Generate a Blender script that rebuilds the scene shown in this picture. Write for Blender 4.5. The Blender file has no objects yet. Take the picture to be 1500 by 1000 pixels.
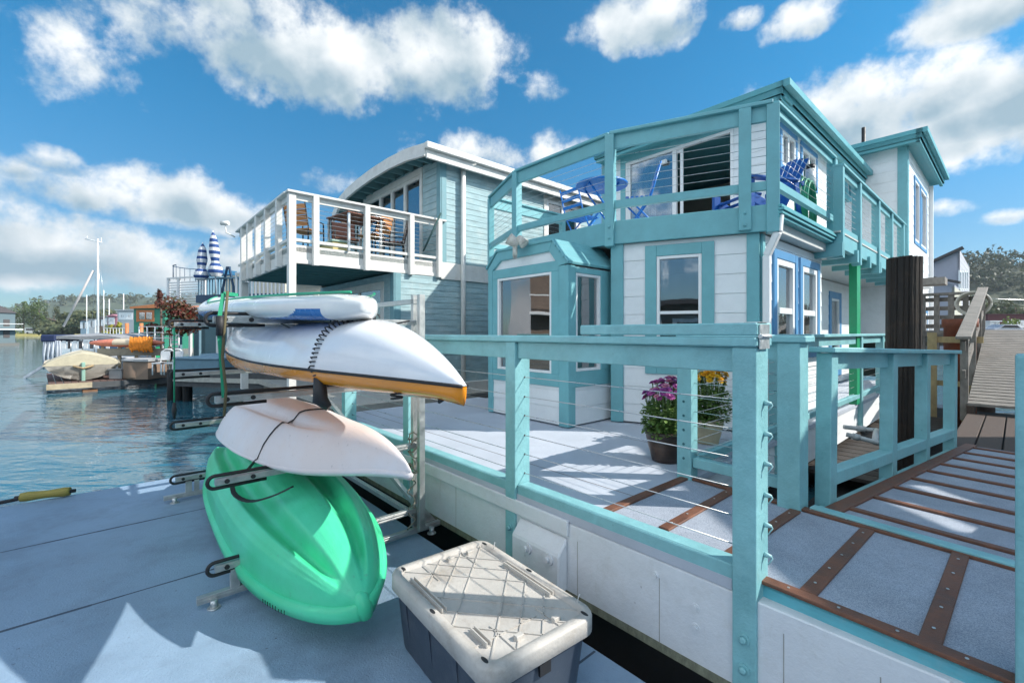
import bpy, bmesh, math, random
from mathutils import Vector, Matrix
random.seed(7)
R = math.radians
SC = bpy.context.scene
COL = SC.collection
# ---------------------------------------------------------------- camera
F, CX, HY, EZ = 660.0, 750.0, 487.0, 1.95
cd = bpy.data.cameras.new("camera"); cam = bpy.data.objects.new("camera", cd); COL.objects.link(cam)
cam.location = (0, 0, EZ); cam.rotation_euler = (R(90), 0, 0)
cd.sensor_width = 36; cd.lens = 36*F/1500; cd.shift_y = -13/1500
cd.clip_start = .02; cd.clip_end = 9000
SC.camera = cam
SC.render.resolution_x, SC.render.resolution_y = 1024, 682
SC.view_settings.view_transform = 'Standard'; SC.view_settings.look = 'None'
SC.view_settings.exposure = 1.12; SC.view_settings.gamma = 1
SUN_AZ_X = 1.0; SUN_EL = R(37.5); SUN_YAW = R(-6)     # the sun stands in the direction of +X, a little towards +Y
# ---------------------------------------------------------------- sky
W = bpy.data.worlds.new("World"); SC.world = W; W.use_nodes = True
nt = W.node_tree; nt.nodes.clear()
def N(tree, t, **k):
    n = tree.nodes.new(t)
    for a, b in k.items():
        if a == 'inp':
            for i, v in b.items(): n.inputs[i].default_value = v
        else: setattr(n, a, b)
    return n
def VM(op, a, b=None):
    n = N(nt, 'ShaderNodeVectorMath', operation=op)
    for i, v in enumerate((a, b)):
        if v is None: continue
        if isinstance(v, (tuple, Vector)): n.inputs[i].default_value = tuple(v)
        else: nt.links.new(v, n.inputs[i])
    return n
def MA(tree, op, a, b=None, c=None, clamp=False):
    n = N(tree, 'ShaderNodeMath', operation=op); n.use_clamp = clamp
    for i, v in enumerate((a, b, c)):
        if v is None: continue
        if isinstance(v, (int, float)): n.inputs[i].default_value = v
        else: tree.links.new(v, n.inputs[i])
    return n.outputs[0]
def world_sky():
    L = nt.links.new
    out = N(nt, 'ShaderNodeOutputWorld'); bg = N(nt, 'ShaderNodeBackground'); bg.inputs[1].default_value = .14
    L(bg.outputs[0], out.inputs[0])
    sky = N(nt, 'ShaderNodeTexSky', sky_type='NISHITA', sun_disc=False, sun_elevation=SUN_EL, sun_rotation=R(90)-SUN_YAW,
            air_density=1.0, dust_density=.35, ozone_density=1.6, altitude=0)
    tint = N(nt, 'ShaderNodeMix', data_type='RGBA', blend_type='MULTIPLY'); tint.inputs[0].default_value = 1
    L(sky.outputs[0], tint.inputs[6])
    tc = N(nt, 'ShaderNodeTexCoord'); d = VM('NORMALIZE', tc.outputs['Generated']).outputs[0]
    sz = N(nt, 'ShaderNodeSeparateXYZ'); L(d, sz.inputs[0]); hz = N(nt, 'ShaderNodeMapRange', inp={1: 0., 2: .5}, interpolation_type='SMOOTHSTEP'); L(sz.outputs[2], hz.inputs[0])
    tm = N(nt, 'ShaderNodeMix', data_type='RGBA'); L(hz.outputs[0], tm.inputs[0]); tm.inputs[6].default_value = SKY_LOW; tm.inputs[7].default_value = SKY_TINT; L(tm.outputs[2], tint.inputs[7])
    # warp for cloud edges: noise on the direction, flattened with height
    nz = N(nt, 'ShaderNodeTexNoise', inp={'Scale': 5.5, 'Detail': 10.0, 'Roughness': .6}); L(d, nz.inputs['Vector'])
    nf = N(nt, 'ShaderNodeTexNoise', inp={'Scale': 15.0, 'Detail': 9.0, 'Roughness': .62}); L(d, nf.inputs['Vector'])
    dens = None; lowv = None
    for (px, py, rx, ry, amp) in CLOUDS:
        D = Vector(((px-CX)/F, 1, (HY-py)/F)); ln = D.length; D.normalize()
        Rt = D.cross(Vector((0, 0, 1))).normalized(); Up = Rt.cross(D)
        k = F*ln                       # pixels to direction units, about
        df = VM('SUBTRACT', d, D).outputs[0]
        a = VM('DOT_PRODUCT', df, Rt*(k/rx)).outputs['Value']
        b = VM('DOT_PRODUCT', df, Up*(k/ry)).outputs['Value']
        # flat-bottomed: the lower half is squeezed
        bb = MA(nt, 'MULTIPLY', b, MA(nt, 'ADD', 1.0, MA(nt, 'MULTIPLY', MA(nt, 'LESS_THAN', b, 0), .35)))
        r2 = MA(nt, 'ADD', MA(nt, 'MULTIPLY', a, a), MA(nt, 'MULTIPLY', bb, bb))
        front = MA(nt, 'GREATER_THAN', VM('DOT_PRODUCT', d, D).outputs['Value'], .3)
        v = MA(nt, 'MULTIPLY', MA(nt, 'MULTIPLY', MA(nt, 'SUBTRACT', 1.0, r2), amp), front)
        v = MA(nt, 'ADD', v, MA(nt, 'SUBTRACT', MA(nt, 'MULTIPLY', front, 1.5), 1.5))
        v = MA(nt, 'MAXIMUM', v, -1.5)
        low = MA(nt, 'MULTIPLY', MA(nt, 'MAXIMUM', v, 0), MA(nt, 'SUBTRACT', .25, b))
        dens = v if dens is None else MA(nt, 'MAXIMUM', dens, v)
        lowv = low if lowv is None else MA(nt, 'MAXIMUM', lowv, low)
    # general clouds for the unseen rest of the sphere, thickened as added fill light
    sep = N(nt, 'ShaderNodeSeparateXYZ'); L(d, sep.inputs[0])
    back = MA(nt, 'LESS_THAN', sep.outputs[1], .12)
    ng = N(nt, 'ShaderNodeTexNoise', inp={'Scale': 2.3, 'Detail': 5.0}); L(d, ng.inputs['Vector'])
    gen = MA(nt, 'MULTIPLY', MA(nt, 'SUBTRACT', ng.outputs[0], .44), MA(nt, 'MULTIPLY', back, 5.0))
    dens = MA(nt, 'MAXIMUM', dens, MA(nt, 'ADD', gen, MA(nt, 'MULTIPLY', MA(nt, 'SUBTRACT', 1, back), -1)))
    nn = MA(nt, 'ADD', MA(nt, 'MULTIPLY', MA(nt, 'SUBTRACT', nz.outputs[0], .5), 3.6), MA(nt, 'MULTIPLY', MA(nt, 'SUBTRACT', nf.outputs[0], .5), 2.3))
    dd = MA(nt, 'ADD', dens, nn)
    mr = N(nt, 'ShaderNodeMapRange', interpolation_type='SMOOTHSTEP'); L(dd, mr.inputs[0]); mr.inputs[1].default_value = -.02; mr.inputs[2].default_value = .95
    # shade of the cloud: lit billows on the noise crests, grey base low down
    ns = N(nt, 'ShaderNodeTexNoise', inp={'Scale': 6.5, 'Detail': 6.0, 'Roughness': .5})
    sh = VM('ADD', d, (-.02, 0, -.045)); L(sh.outputs[0], ns.inputs['Vector'])
    nb = N(nt, 'ShaderNodeTexNoise', inp={'Scale': 6.5, 'Detail': 6.0, 'Roughness': .5}); L(d, nb.inputs['Vector'])
    rel = MA(nt, 'MULTIPLY', MA(nt, 'SUBTRACT', nb.outputs[0], ns.outputs[0]), 3.2)
    s0 = MA(nt, 'SUBTRACT', MA(nt, 'ADD', .84, rel), MA(nt, 'MULTIPLY', lowv, 1.5))
    s1 = MA(nt, 'MULTIPLY', s0, 1.0, clamp=True)
    cc = N(nt, 'ShaderNodeMix', data_type='RGBA'); L(s1, cc.inputs[0])
    cc.inputs[6].default_value = (1.25, 1.75, 2.1, 1); cc.inputs[7].default_value = (3.5, 3.6, 3.65, 1)
    mx = N(nt, 'ShaderNodeMix', data_type='RGBA'); L(mr.outputs[0], mx.inputs[0])
    bk = N(nt, 'ShaderNodeVectorMath', operation='SCALE'); L(cc.outputs[2], bk.inputs[0]); br = N(nt, 'ShaderNodeMapRange', interpolation_type='SMOOTHSTEP', inp={1: .1, 2: -.35, 3: 1.0, 4: 2.3}); L(sep.outputs[1], br.inputs[0]); L(br.outputs[0], bk.inputs['Scale'])  # cloud brightness raised behind the camera as added fill light
    L(tint.outputs[2], mx.inputs[6]); L(bk.outputs[0], mx.inputs[7])
    L(mx.outputs[2], bg.inputs[0])
SKY_TINT = (.075, .43, .55, 1); SKY_LOW = (.20, .29, .36, 1)
CLOUDS = [(470, 95, 235, 100, 1.2), (640, 105, 125, 85, 1.2), (345, 60, 130, 92, 1.1), (122, 78, 40, 40, .05),
          (935, 40, 95, 50, .95), (1080, 32, 30, 18, .6), (1190, 30, 60, 35, .85), (795, 130, 42, 24, .35),
          (1420, 25, 130, 55, 1.0), (1240, 165, 235, 80, 1.1), (1440, 150, 130, 90, 1.1), (1330, 215, 210, 50, .9),
          (85, 238, 55, 26, .8), (20, 245, 32, 24, .7), (225, 292, 195, 52, 1.05), (60, 370, 205, 72, 1.05), (200, 400, 95, 50, .8),
          (690, 225, 100, 35, .75), (820, 225, 55, 30, .6), (600, 200, 40, 14, .4), (1390, 308, 40, 14, .45), (1465, 320, 40, 14, .55), (340, 385, 45, 25, .55), (480, 262, 40, 22, .45),
          (-150, 300, 200, 110, .9), (1750, 120, 260, 120, .9)]
world_sky()
sun = bpy.data.lights.new("sun", 'SUN'); so = bpy.data.objects.new("sun", sun); COL.objects.link(so)
sun.energy = 3.0; sun.angle = R(.5); sun.color = (1, .945, .86)
to_sun = Vector((math.cos(SUN_EL)*math.cos(SUN_YAW), math.cos(SUN_EL)*math.sin(SUN_YAW), math.sin(SUN_EL)))
so.rotation_euler = to_sun.to_track_quat('Z', 'Y').to_euler(); so.location = to_sun*60
SC.cycles.max_bounces = 6; SC.cycles.transparent_max_bounces = 12
SC.cycles.use_adaptive_sampling = True; SC.cycles.use_denoising = True
# ---------------------------------------------------------------- directions and pixel helpers
TH = math.atan((1490-CX)/F)
V2 = Vector((math.sin(TH), math.cos(TH)))          # right walls run away along v
U2 = Vector((math.cos(TH), -math.sin(TH)))         # front walls run left to right along u
ZD, ZF = .86, .32                                   # house deck, kayak float
def G(px, py, z=ZD):
    Y = (EZ-z)*F/(py-HY); return Vector(((px-CX)/F*Y, Y))
def G3(px, py, z): g = G(px, py, z); return Vector((g.x, g.y, z))
def at(px, py, Y): return Vector(((px-CX)/F*Y, Y, EZ-(py-HY)/F*Y))
class Wall:                                          # a vertical plane seen left to right, n points towards the viewer
    def __init__(s, P, d): s.P = Vector(P[:2]); s.d = Vector(d[:2]).normalized(); s.n = Vector((s.d.y, -s.d.x))
    def p(s, a, z=0., o=0.): q = s.P+s.d*a+s.n*o; return Vector((q.x, q.y, z))
    def s(s, px, o=0.):
        k = (px-CX)/F; P = s.P+s.n*o
        return (k*P.y-P.x)/(s.d.x-k*s.d.y)
    def z(s, py, a, o=0.): return EZ-(py-HY)/F*s.p(a, 0, o).y
# ---------------------------------------------------------------- mesh building
class MB:
    def __init__(s): s.v = []; s.f = []; s.sm = []
    def add(s, vs, fs, smooth=False):
        b = len(s.v); s.v += [tuple(v) for v in vs]; s.f += [tuple(i+b for i in f) for f in fs]; s.sm += [smooth]*len(fs)
        return s
    def hexa(s, c): return s.add(c, [(0,3,2,1),(4,5,6,7),(0,1,5,4),(1,2,6,5),(2,3,7,6),(3,0,4,7)])
    def box(s, x0, x1, y0, y1, z0, z1):
        return s.hexa([(x0,y0,z0),(x1,y0,z0),(x1,y1,z0),(x0,y1,z0),(x0,y0,z1),(x1,y0,z1),(x1,y1,z1),(x0,y1,z1)])
    def wb(s, w, a0, a1, z0, z1, o0, o1):            # box in a wall's frame
        return s.hexa([w.p(a0,z0,o1),w.p(a1,z0,o1),w.p(a1,z0,o0),w.p(a0,z0,o0),w.p(a0,z1,o1),w.p(a1,z1,o1),w.p(a1,z1,o0),w.p(a0,z1,o0)])
    def bar(s, p, q, w, h, up=(0,0,1)):              # rectangular beam between two points
        p = Vector(p); q = Vector(q); d = (q-p).normalized(); up = Vector(up)
        r = d.cross(up)
        if r.length < 1e-4: r = d.cross(Vector((U2.x, U2.y, 0)))
        r.normalize(); t = r.cross(d)
        c = []
        for e in (p, q):
            for a, b in ((-1,-1),(1,-1),(1,1),(-1,1)): c.append(e+r*(a*w/2)+t*(b*h/2))
        return s.add(c, [(0,1,2,3),(7,6,5,4),(0,4,5,1),(1,5,6,2),(2,6,7,3),(3,7,4,0)])
    def tube(s, pts, r, n=8, caps=True):
        pts = [Vector(p) for p in pts]; rs = r if isinstance(r, (list, tuple)) else [r]*len(pts)
        vs = []; up = None
        for i, p in enumerate(pts):
            d = (pts[min(i+1, len(pts)-1)]-pts[max(i-1, 0)]).normalized()
            if up is None: up = d.orthogonal().normalized()
            up = (up-d*up.dot(d)); up = up.normalized() if up.length > 1e-5 else d.orthogonal().normalized()
            b = d.cross(up)
            for k in range(n):
                a = 2*math.pi*k/n; vs.append(p+(up*math.cos(a)+b*math.sin(a))*rs[i])
        fs = [(i*n+k, i*n+(k+1)%n, (i+1)*n+(k+1)%n, (i+1)*n+k) for i in range(len(pts)-1) for k in range(n)]
        s.add(vs, fs, True)
        if caps:
            b = len(s.v)-len(vs); s.f.append(tuple(b+k for k in reversed(range(n)))); s.f.append(tuple(b+(len(pts)-1)*n+k for k in range(n))); s.sm += [False]*2
        return s
    def lathe(s, c, prof, n=24, axis=None):          # prof: (r, z) list round the vertical through c
        c = Vector(c); vs = []; 
        for r, z in prof:
            for k in range(n):
                a = 2*math.pi*k/n; vs.append(c+Vector((r*math.cos(a), r*math.sin(a), z)))
        m = len(prof)
        fs = [(i*n+k, i*n+(k+1)%n, (i+1)*n+(k+1)%n, (i+1)*n+k) for i in range(m-1) for k in range(n)]
        return s.add(vs, fs, True)
    def prism(s, pts, ext):                          # planar 3D outline extruded by a vector
        n = len(pts); pts = [Vector(p) for p in pts]; e = Vector(ext)
        vs = pts+[p+e for p in pts]
        return s.add(vs, [tuple(reversed(range(n))), tuple(range(n, 2*n))]+[(i, (i+1)%n, n+(i+1)%n, n+i) for i in range(n)])
    def obj(s, name, mat, parent=None, bevel=0, seg=1, fix=True):
        me = bpy.data.meshes.new(name); me.from_pydata(s.v, [], s.f); me.update()
        for p, m in zip(me.polygons, s.sm): p.use_smooth = m
        if fix:
            bm = bmesh.new(); bm.from_mesh(me); bmesh.ops.recalc_face_normals(bm, faces=bm.faces); bm.to_mesh(me); bm.free()
        for m in (mat if isinstance(mat, list) else [mat]): me.materials.append(m)
        o = bpy.data.objects.new(name, me); COL.objects.link(o)
        if parent is not None:
            o.parent = parent
            o.matrix_parent_inverse = Matrix.Translation(-Vector(parent.location)) if parent.type == 'EMPTY' else Matrix.Identity(4)
        if bevel:
            b = o.modifiers.new("bevel", 'BEVEL'); b.width = bevel; b.segments = seg; b.limit_method = 'ANGLE'; b.angle_limit = R(40)
        return o
def thing(name, label, cat, loc, group=None):
    o = bpy.data.objects.new(name, None); COL.objects.link(o); o.location = loc if len(loc) == 3 else (loc[0], loc[1], 0)
    o.empty_display_size = .2; o['label'] = label; o['category'] = cat
    if group: o['group'] = group
    return o
def tag(o, label, cat, group=None):
    o['label'] = label; o['category'] = cat
    if group: o['group'] = group
    return o
def struct(o, kind='structure'): o['kind'] = kind; return o
def V3(p, z): return Vector((p[0], p[1], z))
# ---------------------------------------------------------------- materials
MC = {}
def mat(name, col, rough=.5, var=.08, bump=.15, scale=8., metal=0, spec=.5, grain=None, dirt=0, dirtcol=(.12,.1,.08), fine=60., coat=0, speck=0):
    if name in MC: return MC[name]
    m = bpy.data.materials.new(name); m.use_nodes = True; t = m.node_tree; L = t.links.new
    b = t.nodes['Principled BSDF']; b.inputs['Roughness'].default_value = rough; b.inputs['Metallic'].default_value = metal
    b.inputs['Specular IOR Level'].default_value = spec
    if coat: b.inputs['Coat Weight'].default_value = coat; b.inputs['Coat Roughness'].default_value = .08
    tc = N(t, 'ShaderNodeTexCoord'); mp = N(t, 'ShaderNodeMapping'); L(tc.outputs['Object'], mp.inputs[0])
    if grain: mp.inputs['Scale'].default_value = grain
    n1 = N(t, 'ShaderNodeTexNoise', inp={'Scale': scale, 'Detail': 6., 'Roughness': .65}); L(mp.outputs[0], n1.inputs['Vector'])
    n2 = N(t, 'ShaderNodeTexNoise', inp={'Scale': fine, 'Detail': 4., 'Roughness': .7}); L(mp.outputs[0], n2.inputs['Vector'])
    hv = N(t, 'ShaderNodeHueSaturation'); hv.inputs['Color'].default_value = (*col, 1)
    mrr = N(t, 'ShaderNodeMapRange', inp={1: .3, 2: .7, 3: 1-var, 4: 1+var}); L(n1.outputs[0], mrr.inputs[0]); L(mrr.outputs[0], hv.inputs['Value'])
    c = hv.outputs[0]
    if dirt:
        n3 = N(t, 'ShaderNodeTexNoise', inp={'Scale': scale*.7, 'Detail': 9., 'Roughness': .78}); L(tc.outputs['Object'], n3.inputs['Vector'])
        r = N(t, 'ShaderNodeMapRange', inp={1: .53-.08*dirt, 2: .74-.08*dirt, 3: 0, 4: min(1, .25+dirt*.7)}); L(n3.outputs[0], r.inputs[0])
        mx = N(t, 'ShaderNodeMix', data_type='RGBA'); L(r.outputs[0], mx.inputs[0]); L(c, mx.inputs[6]); mx.inputs[7].default_value = (*dirtcol, 1); c = mx.outputs[2]
    if speck:
        v = N(t, 'ShaderNodeTexVoronoi', inp={'Scale': 9.0}); L(tc.outputs['Object'], v.inputs['Vector']); v2 = N(t, 'ShaderNodeTexNoise', inp={'Scale': 70., 'Detail': 3.}); L(tc.outputs['Object'], v2.inputs['Vector'])
        q = MA(t, 'ADD', v.outputs['Distance'], MA(t, 'MULTIPLY', v2.outputs[0], .12)); r = N(t, 'ShaderNodeMapRange', inp={1: .075, 2: .13, 3: speck, 4: 0}); L(q, r.inputs[0])
        pk = N(t, 'ShaderNodeTexNoise', inp={'Scale': 1.7}); L(tc.outputs['Object'], pk.inputs['Vector'])
        mx = N(t, 'ShaderNodeMix', data_type='RGBA'); L(MA(t, 'MULTIPLY', r.outputs[0], MA(t, 'GREATER_THAN', pk.outputs[0], .5)), mx.inputs[0]); L(c, mx.inputs[6]); mx.inputs[7].default_value = (.06,.06,.06, 1); c = mx.outputs[2]
        sc_ = N(t, 'ShaderNodeMapping'); sc_.inputs['Scale'].default_value = (1.2, 14, 3); sc_.inputs['Rotation'].default_value = (0, 0, R(60)); L(tc.outputs['Object'], sc_.inputs[0]); n4 = N(t, 'ShaderNodeTexNoise', inp={'Scale': 1.6, 'Detail': 8., 'Roughness': .75}); L(sc_.outputs[0], n4.inputs['Vector'])
        r = N(t, 'ShaderNodeMapRange', inp={1: .58, 2: .75, 3: 0, 4: .35}); L(n4.outputs[0], r.inputs[0]); mx = N(t, 'ShaderNodeMix', data_type='RGBA'); L(r.outputs[0], mx.inputs[0]); L(c, mx.inputs[6]); mx.inputs[7].default_value = (*dirtcol, 1); c = mx.outputs[2]
    L(c, b.inputs['Base Color'])
    rr = N(t, 'ShaderNodeMapRange', inp={1: .3, 2: .7, 3: max(.02, rough-.1), 4: min(1, rough+.12)}); L(n1.outputs[0], rr.inputs[0]); L(rr.outputs[0], b.inputs['Roughness'])
    if bump:
        ad = MA(t, 'ADD', MA(t, 'MULTIPLY', n1.outputs[0], .5), n2.outputs[0])
        bp = N(t, 'ShaderNodeBump', inp={'Strength': bump, 'Distance': .01}); L(ad, bp.inputs['Height']); L(bp.outputs[0], b.inputs['Normal'])
    MC[name] = m; return m
TEAL = mat('teal_paint', (.225, .48, .51), .45, .14, .4, 5., grain=(1, 1, 1), dirt=.35, dirtcol=(.12,.33,.36), fine=45, speck=.3)
TEALD = mat('teal_trim_paint', (.10, .36, .40), .45, .08, .18, 5., dirt=.1, dirtcol=(.08,.25,.28))
TEAL_HOUSE = mat('teal_house_trim', (.165, .42, .46), .45, .10, .25, 4.)
BLUE = mat('blue_trim_paint', (.09, .27, .50), .45, .06, .1)
WHITE = mat('white_siding_paint', (.80, .82, .83), .5, .05, .18, 3., dirt=.08, dirtcol=(.45,.46,.45))
VINYL = mat('white_vinyl', (.82, .82, .82), .35, .02, .02)
HULLW = mat('white_hull_paint', (.70, .73, .76), .5, .05, .35, 6., dirt=.12, dirtcol=(.45,.44,.40), fine=35, speck=.4)
DECKM = mat('pale_deck_coating', (.47, .51, .58), .7, .07, .4, 2.2, dirt=.22, dirtcol=(.30,.33,.38), fine=140)
STEEL = mat('stainless_steel', (.55, .55, .55), .3, .05, 0, metal=1)
ALU = mat('aluminium', (.50, .51, .50), .42, .16, .1, 14., metal=.85, dirt=.3, dirtcol=(.3,.3,.27))
GALV = mat('galvanised_steel', (.58, .6, .6), .42, .25, .15, 40., metal=.8)
RUBBER = mat('black_rubber', (.018, .018, .02), .55, .1, .1)
DARK = mat('dark_interior', (.045, .048, .05), .8, .1, 0)
ROOMW = mat('room_wall', (.34, .31, .27), .8, .1, 0)
BLUECH = mat('blue_chair_paint', (.005, .17, .56), .32, .08, .05)
BROWN = mat('red_brown_batten', (.17, .068, .036), .5, .35, .4, 4., grain=(3, 3, 3), dirt=.3, dirtcol=(.05,.025,.02))
def glass_mat(name='window_glass', tintc=(.6, .66, .68), amt=.2):
    m = bpy.data.materials.new(name); m.use_nodes = True; t = m.node_tree; t.nodes.clear(); L = t.links.new
    o = N(t, 'ShaderNodeOutputMaterial'); mx = N(t, 'ShaderNodeMixShader'); tr = N(t, 'ShaderNodeBsdfTransparent'); gl = N(t, 'ShaderNodeBsdfGlossy')
    tr.inputs[0].default_value = (*tintc, 1); gl.inputs['Roughness'].default_value = .015; gl.inputs[0].default_value = (.95, .97, 1, 1)
    fr = N(t, 'ShaderNodeFresnel', inp={'IOR': 1.6}); f = MA(t, 'ADD', MA(t, 'MULTIPLY', fr.outputs[0], 1.1), amt, clamp=True)
    nz = N(t, 'ShaderNodeTexNoise', inp={'Scale': 1.6, 'Detail': 1.}); bp = N(t, 'ShaderNodeBump', inp={'Strength': .05, 'Distance': .04}); L(nz.outputs[0], bp.inputs['Height']); L(bp.outputs[0], gl.inputs['Normal'])
    L(f, mx.inputs[0]); L(tr.outputs[0], mx.inputs[1]); L(gl.outputs[0], mx.inputs[2]); L(mx.outputs[0], o.inputs[0]); return m
GLASS = glass_mat()
def grit_mat(name, c1, c2, scale=260.):
    m = bpy.data.materials.new(name); m.use_nodes = True; t = m.node_tree; L = t.links.new; b = t.nodes['Principled BSDF']
    tc = N(t, 'ShaderNodeTexCoord'); n = N(t, 'ShaderNodeTexNoise', inp={'Scale': scale, 'Detail': 3., 'Roughness': .8}); L(tc.outputs['Object'], n.inputs['Vector'])
    n2 = N(t, 'ShaderNodeTexNoise', inp={'Scale': 2.5, 'Detail': 6., 'Roughness': .7}); L(tc.outputs['Object'], n2.inputs['Vector'])
    r = N(t, 'ShaderNodeMapRange', inp={1: .38, 2: .62}); L(n.outputs[0], r.inputs[0])
    mx = N(t, 'ShaderNodeMix', data_type='RGBA'); mx.inputs[6].default_value = (*c1, 1); mx.inputs[7].default_value = (*c2, 1); L(r.outputs[0], mx.inputs[0])
    hv = N(t, 'ShaderNodeHueSaturation'); L(mx.outputs[2], hv.inputs['Color']); r2 = N(t, 'ShaderNodeMapRange', inp={1: .3, 2: .7, 3: .8, 4: 1.15}); L(n2.outputs[0], r2.inputs[0]); L(r2.outputs[0], hv.inputs['Value'])
    L(hv.outputs[0], b.inputs['Base Color']); b.inputs['Roughness'].default_value = .85
    bp = N(t, 'ShaderNodeBump', inp={'Strength': .6, 'Distance': .004}); L(n.outputs[0], bp.inputs['Height']); L(bp.outputs[0], b.inputs['Normal']); return m
GRIT = grit_mat('grey_grit_panel', (.20, .235, .30), (.47, .51, .58))
def float_mat():
    m = mat('kayak_float_coating', (.235, .34, .465), .62, .14, .6, 1.6, dirt=.4, dirtcol=(.12,.16,.21), fine=90, speck=.8)
    return m
FLOATM = float_mat()
# ================================================================ builders
def siding(m, w, a0, a1, z0, z1, pitch=.205, th=.09, holes=(), lip=.007, gap=.006, top=None):
    """lapped boards; holes = (a0,a1,z0,z1); top(a) gives a sloping or curved head"""
    z = z0
    while z < z1-.01:
        zt = min(z+pitch, z1)
        cuts = sorted({z, zt-gap if zt < z1 else zt} | {c for h in holes for c in h[2:4] if z < c < zt-gap})
        for c0, c1 in zip(cuts, cuts[1:]):
            if c1-c0 < .004: continue
            mid = (c0+c1)/2; iv = [(a0, a1)]
            for h in holes:
                if h[2] <= mid <= h[3]:
                    iv = [p for i in iv for p in ((i[0], min(i[1], h[0])), (max(i[0], h[1]), i[1])) if p[1]-p[0] > .01]
            for i0, i1 in iv:
                segs = [(i0, i1)]
                if top:
                    n = max(1, int((i1-i0)/.12)); segs = [(i0+(i1-i0)*k/n, i0+(i1-i0)*(k+1)/n) for k in range(n)]
                for s0, s1 in segs:
                    ta, tb = (min(c1, top(s0)), min(c1, top(s1))) if top else (c1, c1)
                    if min(ta, tb) <= c0+.004: continue
                    o0 = lip*(1-(c0-z)/pitch); o1 = lip*(1-(c1-z)/pitch)
                    m.hexa([w.p(s0,c0,o0),w.p(s1,c0,o0),w.p(s1,c0,-th),w.p(s0,c0,-th),w.p(s0,ta,o1),w.p(s1,tb,o1),w.p(s1,tb,-th),w.p(s0,ta,-th)])
                    if c1 < z1 and not top: m.wb(w, s0, s1, c1, c1+gap, -th, -.004) if abs(c1-(zt-gap)) < 1e-6 else None
        z = zt
    return m
def window(par, w, a0, a1, z0, z1, fw=.035, trim=.0, tm=None, mull=(), hor=(), fm=None, dirs=None, name='window', trim_sides=(1, 1, 1, 1), blinds=0, glass=None, dep=.02):
    fm = fm or VINYL
    m = MB(); o0, o1 = -.05, .018
    m.wb(w, a0, a0+fw, z0, z1, o0, o1); m.wb(w, a1-fw, a1, z0, z1, o0, o1)
    m.wb(w, a0+fw, a1-fw, z0, z0+fw, o0, o1); m.wb(w, a0+fw, a1-fw, z1-fw, z1, o0, o1)
    for q in mull: c = a0+(a1-a0)*q; m.wb(w, c-fw*.5, c+fw*.5, z0+fw, z1-fw, o0, o1-.004)
    for q in hor: c = z0+(z1-z0)*q; m.wb(w, a0+fw, a1-fw, c-fw*.5, c+fw*.5, o0, o1-.006)
    f = m.obj(name, fm, par, bevel=.003)
    MB().wb(w, a0+fw*.6, a1-fw*.6, z0+fw*.6, z1-fw*.6, -dep-.006, -dep).obj('pane', glass or GLASS, f)
    if trim:
        t = MB(); T = trim; l, r, b, u = trim_sides
        t.wb(w, a0-T*l, a0-.001, z0-T*b, z1+T*u, -.02, .028) if l else None
        t.wb(w, a1+.001, a1+T*r, z0-T*b, z1+T*u, -.02, .028) if r else None
        if u: t.wb(w, a0-.001, a1+.001, z1+.001, z1+T, -.02, .026)
        if b: t.wb(w, a0-.001, a1+.001, z0-T, z0-.001, -.02, .026)
        t.obj('trim', tm, f, bevel=.004)
    if blinds:
        s = MB(); n = max(2, int((a1-a0)*blinds/.085))
        for k in range(n): c = a1-.04-.085*k; s.hexa([w.p(c-.07,z0+.03,-.13),w.p(c,z0+.03,-.10),w.p(c,z0+.03,-.104),w.p(c-.07,z0+.03,-.134),w.p(c-.07,z1-.03,-.13),w.p(c,z1-.03,-.10),w.p(c,z1-.03,-.104),w.p(c-.07,z1-.03,-.134)])
        s.obj('blind', mat('blind_fabric', (.55,.55,.53), .8, .04, 0), f)
    return f
def rail_line(par, pts, zf, zt, cap=(.15, .04), apron=.11, bottom=(.06, .09), zb=None, cables=7, tm=None, offs=0., apron_th=.04, cable_z=None, split=True):
    """cap, apron, bottom rail and cables along a polyline pts of XY at floor zf"""
    tm = tm or TEAL_HOUSE; zb = zf+.12 if zb is None else zb
    m = MB(); b = MB()
    for p, q in zip(pts, pts[1:]):
        m.bar(V3(p, zt-cap[1]/2), V3(q, zt-cap[1]/2), cap[0], cap[1])
        d = (Vector(q)-Vector(p)).normalized()*.03
        if apron: m.bar(V3(Vector(p)+d, zt-cap[1]-apron/2-.001), V3(Vector(q)-d, zt-cap[1]-apron/2-.001), apron_th, apron)
        if bottom: b.bar(V3(Vector(p)+d, zb), V3(Vector(q)-d, zb), bottom[0], bottom[1])
    tr = m.obj('top_rail', tm, par, bevel=.006)
    if bottom: b.obj('bottom_rail', tm, par, bevel=.005)
    zc0 = zb+(bottom[1]/2 if bottom else 0); zc1 = zt-cap[1]-apron
    zs = cable_z or [zc0+(zc1-zc0)*(k+1)/(cables+1) for k in range(cables)]
    for z in zs:
        c = MB()
        c.tube([V3(p, z) for p in pts], .0028, 5)
        c.obj('cable', STEEL, par)
    return tr
def post(par, p, z0, z1, wu=.09, wv=.09, d=None, tm=None, name='post', bolts=0, boltz=None, bev=.007):
    d = Vector(d) if d is not None else U2; w = Wall(p, d)
    o = MB().wb(w, -wu/2, wu/2, z0, z1, -wv/2, wv/2).obj(name, tm or TEAL_HOUSE, par, bevel=bev, seg=2)
    for z in (boltz or []):
        c = w.p(0, z, wv/2); n3 = Vector((w.n.x, w.n.y, 0))
        MB().tube([c, c+n3*.004], .021, 14).tube([c+n3*.004, c+n3*.012, c+n3*.016], [.014, .012, .006], 12).obj('bolt', tm or TEAL_HOUSE, o)
    return o
def hexup(pts, z0, z1):                                # extrude an XY polygon
    m = MB(); m.prism([V3(p, z0) for p in pts], (0, 0, z1-z0)); return m
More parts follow.
